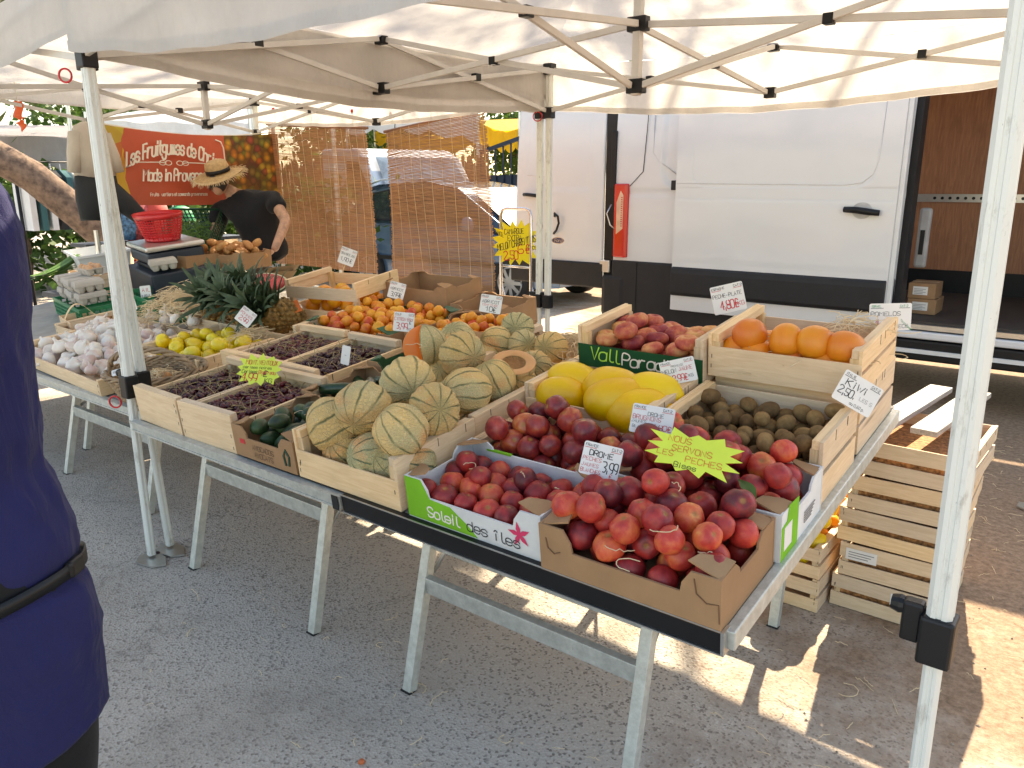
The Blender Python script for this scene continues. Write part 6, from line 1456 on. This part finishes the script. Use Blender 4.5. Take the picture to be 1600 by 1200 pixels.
fill(M_ORA, 'orange', 'orange in the rear crate under the right table', 'orange', 'oranges under the table', lt2, .12, .2, .037, 24, .06, 7)
wood_crate('empty slatted crate on the ground behind, under the oranges', 2.20, 2.46, 1.74, 2.2, .002, .135, .13, gap=.02, frame=I4, group='crates under the right table')
# green carton under the middle table
gp = atz(395, 745, 0); gc = carton('dark green printed carton on the ground under the cherries', .15, .62, 1.05, 1.45, .0, .20, CARDDG, CARD, .05, .03, frame=I4)
for k in range(6): MB().lathe([(.022, 0), (.02, .002), (0, .0021)], 12, tr(-.18+.07*k, -.2035, .07+.05*(k % 2)) @ rot(90, 'X')).build('fruit_print', INKO if k % 2 else INKLG, gc['T'])

# ------------------------------------------------------------------ hand truck with the melon sign
def hand_truck():
    P = aty(806, 500, 3.9); T = thing('hand_truck', 'chrome hand truck with red wheel arms carrying the yellow melon sign', 'hand truck', (P.x, 3.9, 0)); w_ = .165; zt = aty(806, 326, 3.9).z
    MB().tube([(-w_, 0, .05), (-w_, 0, zt-.06), (-w_+.02, 0, zt-.015), (-w_+.06, 0, zt), (w_-.06, 0, zt), (w_-.02, 0, zt-.015), (w_, 0, zt-.06), (w_, 0, .05)], .014, 10).build('frame', CHROME, T, True)
    for z in (.3, .6, .9): MB().tube([(-w_, 0, z), (w_, 0, z)], .01, 8).build('rung', CHROME, T, True)
    for s in (-1, 1):
        MB().tube([(s*w_, 0, .75), (s*w_*1.02, .12, .45), (s*w_*1.02, .14, .17)], .012, 8).build('wheel_arm', CHROME, T, True); MB().tube([(s*w_*1.02+.03, .10, .38), (s*w_*1.02+.03, .13, .2)], .02, 8).build('red_sleeve', REDP, T, True)
        t = MB().lathe([(.05, -.02), (.11, -.025), (.125, -.01), (.125, .01), (.11, .025), (.05, .02)], 20, tr(s*(w_+.04), .14, .127) @ rot(90, 'Y')).build('wheel', TYRE, T, True); MB().lathe([(0, -.022), (.055, -.02), (.055, .02), (0, .022)], 16, tr(s*(w_+.04), .14, .127) @ rot(90, 'Y')).build('rim', REDP, t, True)
    MB().tube([(-w_-.04, .14, .127), (w_+.04, .14, .127)], .009, 8).build('axle', CHROME, T, True); MB().box(-.18, .18, -.2, .0, .01, .02).build('toe_plate', CHROME, T)
    MB().tube([(.06*cos(a)*.35+.03, -.03, 1.02+.06*sin(a)*.45) for a in [i*pi/8 for i in range(17)]], .004, 6).build('hook_ring', CHROME, T, True); return P
HP = hand_truck()

# ------------------------------------------------------------------ price cards and star signs
def card(label, px, py, wpx, hpx, y=None, t=None, inks=(), **kw):
    P = aty(px, py, y if y > 3 else ty(y)) if t is None else TF @ att(px, py, t); d = (P-CAMP).dot(_f); price_card(label, P, wpx/FPX*d, hpx/FPX*d, inks, **kw)
K, RD, G_ = INKK, INKR, INKG; C = dict(center=True)
card('price card reading Drome, yellow and white peaches 3,99', 939, 720, 62, 52, t=.185, inks=[(K, [('DROME', -.32, .10, .16, dict(pen=.16)), ('3,99', .07, -.30, .30, dict(pen=.10, gap=.6, width=.40))]), (RD, [('PECHES', -.46, -.06, .11), ('JAUNES', -.46, -.24, .10), ('BLANCHES', -.46, -.42, .11, dict(width=.52)), ('€', .28, -.46, .13)])], yaw=24, roll=-9, lean=18)
card('price card reading Drome, nectarines 4,80', 1019, 657, 66, 46, t=.19, inks=[(K, [('DROME', -.12, .14, .12), ('JAUNES', -.48, -.14, .09, dict(width=.36)), ('BLANCS', -.44, -.32, .09, dict(width=.36))]), (RD, [('BRUGNONS', -.46, -.02, .14, dict(width=.68)), ('4,80€', .02, -.30, .18, dict(gap=.6, width=.46))])], yaw=24, roll=-6, lean=22)
card('price card reading yellow melon 2,99 per kilo', 1060, 580, 54, 38, y=.47, inks=[(K, [('PROVENCE', -.18, .20, .08, dict(width=.36)), ('MELON', -.46, -.02, .16, dict(width=.42)), ('KG', .26, -.32, .12)]), (RD, [('JAUNE', .02, -.0, .16, dict(width=.40)), ('2,99€', -.20, -.40, .26, dict(gap=.6, width=.44))])], yaw=30, roll=14, lean=12)
card('price card reading flat peaches 4,80 per kilo', 1138, 466, 50, 44, y=.98, inks=[(K, [('PECHE-PLATE', -.46, .06, .13, dict(width=.9))]), (RD, [('4,80€', -.28, -.36, .30, dict(gap=.5, width=.56)), ('KG', .26, -.32, .14)])], yaw=30, roll=14, lean=8, heads=('ESPAGNE', 'CAT:2'))
card('price card reading pomelos 1,20 each', 1391, 495, 66, 42, y=.96, inks=[(K, [('POMELOS', -.46, .04, .15, dict(width=.72)), ('PIECE', .08, -.42, .13, dict(width=.36))]), (RD, [('1,20', -.34, -.40, .30, dict(gap=.6, width=.42))]), (G_, [('Golden', .26, .18, .085, dict(curve=lambda X: -.9*max(0, X-.01)))])], yaw=38, roll=1, lean=6, heads=('ISRAEL', 'CAT:2'), headink=INKG)
card('tilted price card reading kiwi 2,50 for five', 1340, 615, 70, 50, y=.50, inks=[(K, [('KiWi', -.36, .06, .20, dict(pen=.13, width=.58)), ('2,50.', -.44, -.24, .24, dict(gap=.6, width=.44)), ('ou 0,60 p.', -.06, -.42, .09, dict(width=.4))]), (INKGY, [('LES 5', .10, -.16, .11, dict(width=.34))])], yaw=42, roll=-30, lean=10, heads=('ITALIE', 'CAT:2'), headink=INKK)
card('price card reading apricot for jam 10 euros', 767, 475, 34, 28, y=.80, inks=[(K, [('ABRICOT', -.42, .04, .16, dict(width=.84)), ('10€', -.20, -.42, .26, dict(gap=.6))]), (RD, [('CONFITURE', -.38, -.12, .10, dict(width=.74))])], yaw=32, roll=-8, lean=12)
card('price card standing in the apricots beside the rear carton', 620, 454, 26, 26, y=1.02, inks=[(K, [('ABRICOT', -.42, .02, .14, dict(width=.84)), ('3,99€', -.30, -.36, .24, dict(gap=.5, width=.66))])], yaw=32, roll=-14, lean=12)
card('price card reading lemons 3,99 before the apricots', 631, 503, 33, 30, y=.62, inks=[(RD, [('CITRON Bio', -.46, .06, .16, dict(width=.9)), ('3,99', -.34, -.36, .30, dict(gap=.6, width=.56))]), (K, [('€', .26, -.1, .16), ('KG', .22, -.42, .12)])], yaw=32, roll=-4, lean=14, heads=('ITALIE', 'CAT:2'))
card('price card reading oranges for juice 1,90 on the slatted crate', 543, 401, 26, 26, y=1.15, inks=[(K, [('ORANGES JUS', -.44, .06, .13, dict(width=.88)), ('1,90 €', -.36, -.30, .22, dict(gap=.5, width=.72))])], yaw=36, roll=-20, lean=8, stick=(.0, .05))
card('price card reading pineapples 3,90 tilted on the pineapple crowns', 331, 446, 26, 24, y=.95, inks=[(K, [('ANANAS', -.42, .02, .15, dict(width=.8))]), (RD, [('3,90', -.28, -.36, .28, dict(gap=.5, width=.6))])], yaw=40, roll=26, lean=14)
card('price card reading apples 2,99 tilted over the apple crate', 384, 495, 26, 26, y=.42, inks=[(RD, [('POMMES', -.42, .04, .15, dict(width=.84)), ('2,99', -.3, -.32, .26, dict(gap=.5, width=.6))])], yaw=40, roll=-38, lean=14)
card('blank white card standing in the rear right cherries', 540, 555, 17, 30, t=.14, inks=[(INKGY, [('-', -.1, -.1, .2)])], yaw=10, roll=-6, lean=8, heads=None)
card('price card reading garlic plait standing behind the white garlic', 199, 474, 24, 26, t=.13, inks=[(RD, [('FRANCE', -.42, .18, .12, dict(width=.6))]), (K, [('TRESSE', -.40, -.12, .16, dict(width=.8)), ("D'AIL 4,50", -.44, -.4, .16, dict(width=.86))])], yaw=45, roll=16, lean=14, heads=None)
card('small pink edged price card standing against the green crate', 228, 460, 16, 27, y=.78, inks=[(RD, [('AIL', -.3, .16, .2)]), (K, [('1,00 €', -.4, -.16, .15, dict(width=.8))])], yaw=45, roll=5, lean=10, heads=None)
card('small white card lying on the wicker basket', 188, 580, 26, 12, t=.12, inks=[(K, [('ECHALOTE', -.4, -.1, .3, dict(width=.8))])], yaw=40, roll=20, lean=50, heads=None)
card('small white card in front of the sweet potato carton', 285, 381, 13, 10, y=1.78, inks=[(K, [('HARICOT', -.4, -.1, .3, dict(width=.8))])], yaw=45, roll=-6, lean=10, heads=None)
card('white card in front of the stall keeper hand', 345, 399, 18, 14, y=1.74, inks=[(K, [('PATATE', -.4, .1, .25, dict(width=.8)), ('2,50', -.3, -.35, .3)])], yaw=45, roll=4, lean=20, heads=None)
o = MB().plate([(-.06, -.04), (.07, -.03), (.05, .05), (-.03, .045)], 0, .001).build('orange_leaflet', mat('orange_leaflet', (.62, .14, .02), .5)); o.matrix_world = facing(TF @ att(452, 483, .12), 35, 15, 40); tag(o, 'orange leaflet stuck between the pineapples and the plank', 'leaflet')
lettering(o, [('CUBA', -.03, -.01, .03, dict(pen=.2))], INKW)
def star(label, px, py, wpx, hpx, y=None, t=None, inks=(), **kw):
    P = aty(px, py, y if y > 3 else ty(y)) if t is None else TF @ att(px, py, t); d = (P-CAMP).dot(_f); return star_card(label, P, wpx/FPX*d, hpx/FPX*d, inks, **kw)
star('yellow green star sign saying the peaches are served by the stall', 1083, 709, 152, 78, t=.235, inks=[(INKO, [('NOUS', -.28, .18, .13, dict(width=.25)), ('SERVONS', -.22, -.02, .13, dict(width=.42)), ('LES', -.36, -.16, .12, dict(width=.18)), ('PECHES', -.06, -.22, .13, dict(width=.38))]), (K, [('Bises', -.16, -.38, .11, dict(width=.24))])], yaw=26, roll=-11, lean=48, n=13, seed=5)
star('yellow green star sign for the cherries at 4,99', 405, 578, 78, 56, t=.165, inks=[(RD, [('MONT.VENTOUX', -.30, .16, .13, dict(width=.66)), ('4,99', -.32, -.34, .22, dict(gap=.5, width=.32)), ('Bigarreau', .0, -.12, .11, dict(width=.36))]), (K, [('cerises noires', -.34, .03, .08, dict(width=.6)), ('Cerises', -.34, -.12, .11, dict(width=.32)), ('€', .1, -.2, .18), ('KG', .16, -.38, .13)])], yaw=35, roll=-3, lean=38, n=13, seed=8)
star('lemon yellow star sign for Camargue melons on the hand truck', 806, 380, 80, 72, y=3.85, inks=[(K, [('FRANCE', -.46, .14, .09, dict(width=.22, curve=lambda X: -.5*(X+.25))), ('CAMARGUE', -.22, .20, .11, dict(width=.40)), ('EXTRA', -.16, .06, .11, dict(width=.30)), ('MELON CHARENTAIS', -.38, -.12, .14, dict(width=.80, curve=lambda X: .18*(X+.25))), ('3 pcs', .22, -.16, .11, dict(width=.2))]), (RD, [('2,50', -.26, -.34, .18, dict(gap=.5, width=.3)), ('6€', .04, -.22, .18)])], yaw=20, roll=4, lean=2, n=16, mat_=YFLUO2, seed=2)

# ------------------------------------------------------------------ far left: clothes stall, leaning trunk
def branch_path(pts): return [V(p) for p in pts]
q0, q1, q2 = atx(-60, 215, -6.2), atx(50, 275, -6.0), atx(125, 335, -5.8); b0 = V((-5.5, q2.y+1.3, 0))
T = thing('pine_tree', 'leaning pine trunk with furrowed bark at the far left', 'tree', tr(b0)); pth = [V((0, 0, 0)), (q2-b0)*.6+V((0, .0, -.05)), q2-b0, q1-b0, q0-b0, q0-b0+V((-.6, -1.2, .8)), q0-b0+V((-1., -2.2, 1.9)), q0-b0+V((-1.2, -2.8, 3.2))]
MB().tube(pth, [.24, .19, .17, .165, .16, .14, .11, .06], 12).build('trunk', BARK, T, True)
R = random.Random(12); vs = []; fs = []
for k in range(260):
    s = R.random(); c = (q0-b0)+V((R.uniform(-1.4, .9), R.uniform(-2.4, 1.8), R.uniform(.35, 1.9)))
    for j in range(14):
        u = V((R.gauss(0, 1), R.gauss(0, 1), R.gauss(.2, .7))).normalized()*.15; w_ = V((R.gauss(0, 1), R.gauss(0, 1), R.gauss(0, 1))).cross(u).normalized()*.005; n = len(vs); vs += [c-w_, c+u*.5+w_, c+u, c+u*.5-w_]; fs.append((n, n+1, n+2, n+3))
tag(MB().add(vs, fs).build('crown', NEEDLE, T), kind='stuff')
TEALC = cloth('teal_cotton', (.05, .14, .15))
def clothes_rail():
    a, b = atx(20, 252, -6.6), atx(112, 255, -6.6); y0, y1 = a.y, b.y+.4; z = a.z; T = thing('clothes_rail', 'dark clothes rail with white shirts hanging at the far left', 'clothes rail', (-6.6, y0, 0))
    MB().tube([(0, 0, 0), (0, 0, z), (0, y1-y0, z), (0, y1-y0, 0)], .02, 8).build('frame', BLACKP, T, True)
    for k in range(15):
        yy = .06+.105*k; MB().tube([(0, yy, z-.02), (0, yy, z-.08), (.15, yy, z-.16)], .006, 5).build('hanger', WHITEPL, T); MB().loft([[(sx*w_, yy+dy, zz) for sx, dy in ((-1, -.03), (1, -.03), (1, .03), (-1, .03))] for w_, zz in ((.05, z-.09), (.2, z-.17), (.21, z-.35), (.2, z-.75))]).build('shirt', (WHITESH, TEALC, WHITESH, DTROU, TEALC)[k % 5], T)
clothes_rail()
def hung_clothes():
    P = atx(138, 192, -3.1); T = thing('hanging_outfit', 'beige shirt above charcoal trousers hung on show beside the red banner', 'outfit', (-3.1, P.y, 0)); z = P.z; dz = (atx(138, 192, -3.1).z-atx(138, 276, -3.1).z)
    def ring_(cy, w_, d, zz, n=18): return [(d*sin(2*pi*i/n), cy+w_*cos(2*pi*i/n), zz+.01*sin(i)) for i in range(n)]
    MB().loft([ring_(0, .155, .10, z-dz), ring_(0, .15, .09, z-dz*.6), ring_(0, .14, .08, z-dz*.25), ring_(0, .115, .05, z-dz*.08), ring_(0, .05, .04, z)]).build('shirt', BEIGESH, T, True)
    for s in (-1, 1): MB().tube([(0, s*.10, z-.08), (.02, s*.145, z-.24), (.03, s*.165, z-.36)], [.055, .05, .045], 10).build('sleeve', BEIGESH, T, True)
    MB().loft([ring_(0, .15, .09, z-dz-.32), ring_(0, .165, .10, z-dz-.16), ring_(0, .15, .09, z-dz+.03)]).build('trousers', DTROU, T, True)
    MB().tube([(0, .06, z-dz-.08), (.05, .17, z-dz-.2), (.08, .28, z-dz-.32), (.1, .36, z-dz-.35)], [.09, .08, .06, .025], 12).build('trouser_leg', DTROU, T, True)
    MB().tube([(0, 0, z), (0, 0, z+.3)], .006, 5).build('hanger', STEEL, T); MB().tube([(0, -.05, z-dz-.4), (0, -.05, 0)], .02, 8).build('stand', STEEL, T); MB().lathe([(.2, 0), (.19, .012), (0, .02)], 20).build('stand_base', STEEL, T)
hung_clothes()
def ribbon():
    A = atx(28, 160, -3.34); L = lambda px, py: atx(px, py, -3.34)-A; T = thing('hanging_ribbon', 'orange twisted ribbon hanging from the left canopy', 'ribbon', tr(A))
    def strip(p, q, wa, wb, n=8): d = V((_r.x, _r.y, 0)); return MB().grid(lambda s, t: (L(*p).lerp(L(*q), t))+d*((s-.5)*(wa+(wb-wa)*t))*.9+V((0, .01*sin(t*5), 0)), 4, n)
    m_ = mat('orange_ribbon', (.75, .12, .02), .4); strip((27, 158), (30, 183), .07, .07).build('upper_strip', m_, T, True, solid=.002); strip((30, 183), (32, 187), .085, .02, 3).build('twist', m_, T, True, solid=.002); strip((32, 187), (33, 193), .02, .075, 4).build('twist', m_, T, True, solid=.002); strip((33, 193), (37, 207), .075, .0, 6).build('pointed_tip', m_, T, True, solid=.002)
    MB().tube([L(27, 158), L(27, 158)+V((0, 0, .16))], .003, 4).build('string', INKW, T)
ribbon()
# bright clothes and bags low behind the stall
for k, (px, py, m_, lab) in enumerate(((195, 325, mat('blue_print_cloth', (.10, .28, .55), .7, var=.5, ns=30), 'blue patterned bag behind the left post'), (215, 330, mat('multi_cloth', (.45, .08, .10), .7, var=.6, ns=24), 'dark red patterned cloth bag behind the red basket'), (240, 325, mat('coral_cloth', (.65, .10, .09), .7), 'coral cloth bag behind the red basket'), (282, 335, mat('green_net', (.02, .35, .14), .5), 'bright green net bag behind the beans'))):
    p = atx(px, py, -3.95); T = thing('cloth_bag', lab, 'bag', (p.x, p.y, p.z-.28)); n = 14
    MB().loft([[(.07*k_*sin(2*pi*i/n), .14*k_*cos(2*pi*i/n), zz) for i in range(n)] for k_, zz in ((.8, 0), (1, .1), (1.02, .24), (.85, .33), (.3, .36))]).build('bag_body', m_, T, True); MB().tube([(0, -.06, .33), (0, -.03, .42), (0, .03, .42), (0, .06, .33)], .008, 5).build('handle', m_, T, True)
sup = thing('rear_shelf', 'grey shelf carrying the bags below the banner', 'shelf', (-3.95, 2.3, 0)); zz = atx(240, 325, -3.95).z-.285; MB().box(-.15, .15, -.75, .8, zz-.03, zz).build('shelf_board', NAVYP, sup)
for y in (-.7, .75): MB().box(-.12, .12, y-.02, y+.02, 0, zz-.03).build('leg', STEEL, sup)

# ------------------------------------------------------------------ trees
crown = [((-4.6, -.8, 7.9), (1.6, 1.7, .8)), ((-2.6, .4, 8.6), (1.8, 1.8, .9)), ((-.4, -.6, 8.0), (1.7, 1.6, .8)), ((1.6, .2, 8.8), (1.9, 1.9, .9)), ((3.4, -.9, 8.0), (1.6, 1.6, .8)), ((0, 1.4, 9.6), (2.4, 2., 1.0)), ((-6.2, .6, 8.3), (1.5, 1.6, .9)), ((.2, -.4, 6.2), (3.6, 1.0, .35))]
tree('pine_tree', 'tall umbrella pine behind the white van dappling the canopies', (-.8, 9.6, 0), 10.6, [((a[0], a[1], a[2]+.5), b) for a, b in crown[:7]]+[((-1.4, -.4, 6.2), (2.6, 1.0, .35))], 520, NEEDLE, 5, .22, (.3, .2), (.30, .018), 12, 10, .42)
tree('pine_tree', 'broad pine beyond the clothes stall at the far left', (-12.5, 3.6, 0), 6.5, [((0, 0, 4.2), (2.4, 2.4, 1.3)), ((.8, -1.4, 3.2), (1.6, 1.4, .9)), ((-1, 1.2, 5.4), (2, 2, 1.2))], 900, NEEDLE, 6, .2, (0, 0), (.34, .03), 12, 8, .4)
for k, (x, y, h, lab) in enumerate(((-14, 14, 5.5, 'leafy green tree far behind the banner'), (-9, 16.5, 5, 'leafy green tree far behind the bamboo blinds'), (-4.5, 15, 4.6, 'leafy green tree behind the dark gate'), (-17, 8.5, 5, 'leafy green tree beyond the clothes stall'), (0, 17, 5.5, 'leafy green tree hidden mostly by the van'))):
    tree('leafy_tree', lab, (x, y, 0), h*.8, [((0, 0, h*.62), (2.6, 2., h*.33)), ((1.4, -.6, h*.45), (1.6, 1.4, h*.25)), ((-1.5, .3, h*.48), (1.6, 1.4, h*.26))], 900, LEAF, 20+k, .16, (0, 0), (.22, .075), 9, 5, .5)
tree('hedge', 'tall green hedge behind the clothes rail at the far left', (-10.2, 3.4, 0), 1.2, [((0, 0, .9), (1.0, 2.2, .9)), ((.2, -2.4, .9), (1.0, 1.6, .9)), ((-.2, 2.4, .95), (1.0, 1.6, .95))], 1300, LEAF, 35, .06, (0, 0), (.17, .07), 9, 3, .4)
tree('hedge', 'low leafy hedge behind the clothes stall', (-11, 6.5, 0), 1.0, [((0, 0, .8), (3.0, 1, .8)), ((-3, .5, .9), (2.6, 1., .9)), ((3, .6, .8), (2.4, .8, .8))], 900, LEAF, 33, .05, (0, 0), (.16, .06), 8, 2, .4)

# ------------------------------------------------------------------ litter on the ground: wood straw, pebbles
R = random.Random(21); mb = MB()
def curl(x, y, L, c, a, r=.0012):
    pts = []; p = V((x, y, .004)); n = 10
    for i in range(n): pts.append(p.copy()); a += c/n; p = p+V((cos(a), sin(a), 0))*L/n; p.z = .004+.008*sin(pi*i/n)*R.random()
    mb.tube(pts, r, 4, False)
for px, py, L, c in ((660, 1085, .14, 5.5), (672, 1105, .10, -1.5), (600, 970, .09, 2.6), (598, 1005, .07, 4.), (445, 975, .05, 2.), (515, 1000, .05, 4.5), (535, 1060, .04, 1.8), (788, 1150, .10, 5.), (310, 940, .12, .6), (555, 1155, .04, 1.), (1310, 1085, .16, 4.5), (1350, 1060, .06, 1.), (700, 1030, .05, 1.), (1210, 1125, .06, 1.), (1325, 1010, .05, .5), (300, 985, .06, 1.), (1130, 1125, .05, 1.5), (455, 1160, .05, .4), (640, 1165, .06, 1.6)):
    p = atz(px, py, 0); curl(p.x, p.y, L, c, R.uniform(0, 6.28))
for k in range(260):
    x, y = R.uniform(-1.5, 4.2), R.uniform(-.6, 4.4); curl(x, y, R.uniform(.012, .05), R.uniform(-2, 2), R.uniform(0, 6.28), .0008)
for k in range(340): curl(R.uniform(2.5, 4.6), R.uniform(.4, 4.2), R.uniform(.03, .09), R.uniform(-.6, .6), R.uniform(0, 6.28), .001)
o = mb.build('straw_litter', STRAW); tag(o, 'loose wood straw and pine needles scattered over the ground', 'litter', None, 'stuff')
mb = MB(); base = [(1, 0, 0), (-1, 0, 0), (0, 1, 0), (0, -1, 0), (0, 0, 1), (0, 0, -1)]; fc = [(0, 2, 4), (2, 1, 4), (1, 3, 4), (3, 0, 4), (2, 0, 5), (1, 2, 5), (3, 1, 5), (0, 3, 5)]
for k in range(900):
    x, y = (R.uniform(2.6, 5.0), R.uniform(-.4, 3.6)) if k < 700 else (R.uniform(-1, 3), R.uniform(-.5, 3)); s = R.uniform(.002, .0075)*(1 if k < 700 else .6); mb.add([(a*s*R.uniform(.7, 1.3), b*s*R.uniform(.7, 1.3), c*s*.6) for a, b, c in base], fc, tr(x, y, s*.3) @ rot(R.uniform(0, 360)))
o = mb.build('pebbles', mat('pale_pebble', (.34, .28, .22), .9, var=.3, ns=40)); tag(o, 'small pale pebbles strewn on the dirt at the right', 'pebbles', None, 'stuff')
o = MB().lathe([(0, -.006), (.008, -.004), (.011, 0), (.006, .007), (0, .008)], 8).build('squashed_fruit', mat('orange_scrap', (.6, .14, .04), .4), None, True); o.matrix_world = tr(atz(565, 1193, 0)+V((0, 0, .006))) @ rot(30); tag(o, 'scrap of orange fruit on the asphalt at the bottom', 'fruit scrap')
o = link('cherry', M_CHER); o.matrix_world = tr(atz(247, 868, 0)+V((0, 0, .01))); tag(o, 'single dark cherry on the asphalt beside the left post foot', 'cherry')
# loose straw curls on the fruit
R = random.Random(91); mb = MB()
for px, py, t, L, c in ((733, 735, .10, .09, 4.5), (820, 748, .12, .04, .5), (870, 765, .12, .03, 5), (945, 855, .1, .09, 2.), (1000, 880, .12, .13, 4.2), (1015, 830, .17, .1, 3.), (1060, 770, .2, .06, 2.), (1090, 865, .12, .05, .6), (655, 545, .28, .12, 4.), (475, 650, .12, .11, 4.8), (585, 690, .13, .06, 3.), (1130, 585, .2, .1, 1.)):
    q = TF @ (lambda v: V((v.x, v.y, t)))(att(px, py, t)); curl(q.x, q.y, L, c, R.uniform(0, 6.28))
    for i in range(len(mb.v)-40, len(mb.v)): x, y, z = mb.v[i]; mb.v[i] = (x, y, z+q.z)
o = mb.build('straw_curls', STRAW); tag(o, 'pale curls of wood straw lying on the fruit', 'straw', None, 'stuff')
p = atz(830, 500, .0)
leafM = MB().grid(lambda s, t: ((s-.5)*.03*sin(pi*min(.97, t+.03)), .06*t, .006*sin(pi*t)+.004*abs(s-.5)), 4, 8).build('leaf', LEAF, None, True); leafM.matrix_world = TF @ tr(V((0, 0, .02))+V(att(1180, 795, .14))) @ rot(60) @ rot(20, 'X'); tag(leafM, 'green leaf lying among the peaches at the right', 'leaf')

# ------------------------------------------------------------------ fruit in a tray: say which one, by row and place
ORD = ['first', 'second', 'third', 'fourth', 'fifth', 'sixth', 'seventh', 'eighth', 'ninth', 'tenth', 'eleventh', 'twelfth', 'thirteenth', 'fourteenth', 'fifteenth', 'sixteenth', 'seventeenth', 'eighteenth', 'nineteenth', 'twentieth', 'twenty first', 'twenty second', 'twenty third', 'twenty fourth']
def single_out(group, noun, place_, d, layers=True):
    obs = [(o, TFI @ o.matrix_world.translation) for o in S.objects if o.get('group') == group and o.parent is None]
    if not obs: return
    v0 = min(p.y for _, p in obs); z0 = min(p.z for _, p in obs); rows = {}
    for o, p in obs: rows.setdefault((int((p.z-z0)/(d*.75)) if layers else 0, int((p.y-v0)/d)), []).append((p.x, o))
    top = max(k[0] for k in rows); nr = max(k[1] for k in rows)
    for (l, r), lst in rows.items():
        lst.sort(key=lambda q: q[0])
        for i, (_, o) in enumerate(lst):
            row = 'front' if r == 0 else 'back' if r == nr else ORD[r]
            lay = '' if not layers or top == 0 else ' top layer,' if l == top else ' bottom layer,' if l == 0 else ' middle layer,' if top == 2 else ' %s layer,' % ORD[l]
            o['label'] = '%s %s from the left, %s row,%s %s' % (noun, ORD[min(i, 23)], row, lay, place_)
bpy.context.view_layer.update()
for a in (('peaches in the plain brown box', 'peach', 'plain brown front box', .075), ('peaches around the star sign', 'peach', 'box with star sign', .075), ('peaches in the flower print box', 'peach', 'flower print box', .058, False), ('nectarines', 'nectarine', 'low wooden crate', .07), ('netted melons', 'netted melon', 'melon heap', .13),
          ('orange pomelos', 'pomelo', 'upper right crate', .09), ('smooth yellow melons', 'yellow melon', 'yellow melon crate', .09, False), ('flat peaches', 'flat peach', 'green board crate', .075), ('kiwis', 'kiwi', 'kiwi crate', .055), ('avocados', 'avocado', 'avocado carton', .07), ('courgettes', 'courgette', 'courgette carton', .06), ('lemons', 'lemon', 'green lined carton', .07),
          ('yellow apples', 'yellow apple', 'apple crate', .07), ('apricots in the wide carton', 'apricot', 'wide apricot carton', .052), ('apricots in the plain carton', 'apricot', 'plain apricot carton', .052), ('oranges in the slatted crate', 'orange', 'slatted crate', .075), ('garlic bulbs in the front tray', 'garlic bulb', 'front garlic tray', .045), ('garlic bulbs in the rear tray', 'garlic bulb', 'rear garlic tray', .045), ('plaited garlic', 'plaited garlic', 'behind the white heap', 1., False), ('shallots in the basket', 'shallot', 'wicker basket', .5, False), ('sunlit citrus', 'citrus fruit', 'crate under the table', .07), ('oranges under the table', 'orange', 'rear crate under table', .08), ('onions in the sloping crate', 'red onion', 'sloping onion crate', .08), ('carrots in the sloping crate', 'carrot', 'sloping carrot crate', .05), ('aubergines in the sloping crate', 'aubergine', 'sloping aubergine crate', .09), ('brown eggs', 'egg', 'open egg box', .06, False), ('sweet potatoes', 'sweet potato', 'sweet potato carton', .07),
          ('egg boxes in the lower row', 'egg box', 'lower row of the egg stack', .3, False), ('egg boxes in the upper row', 'egg box', 'upper row of the egg stack', .3, False)): single_out(*a)
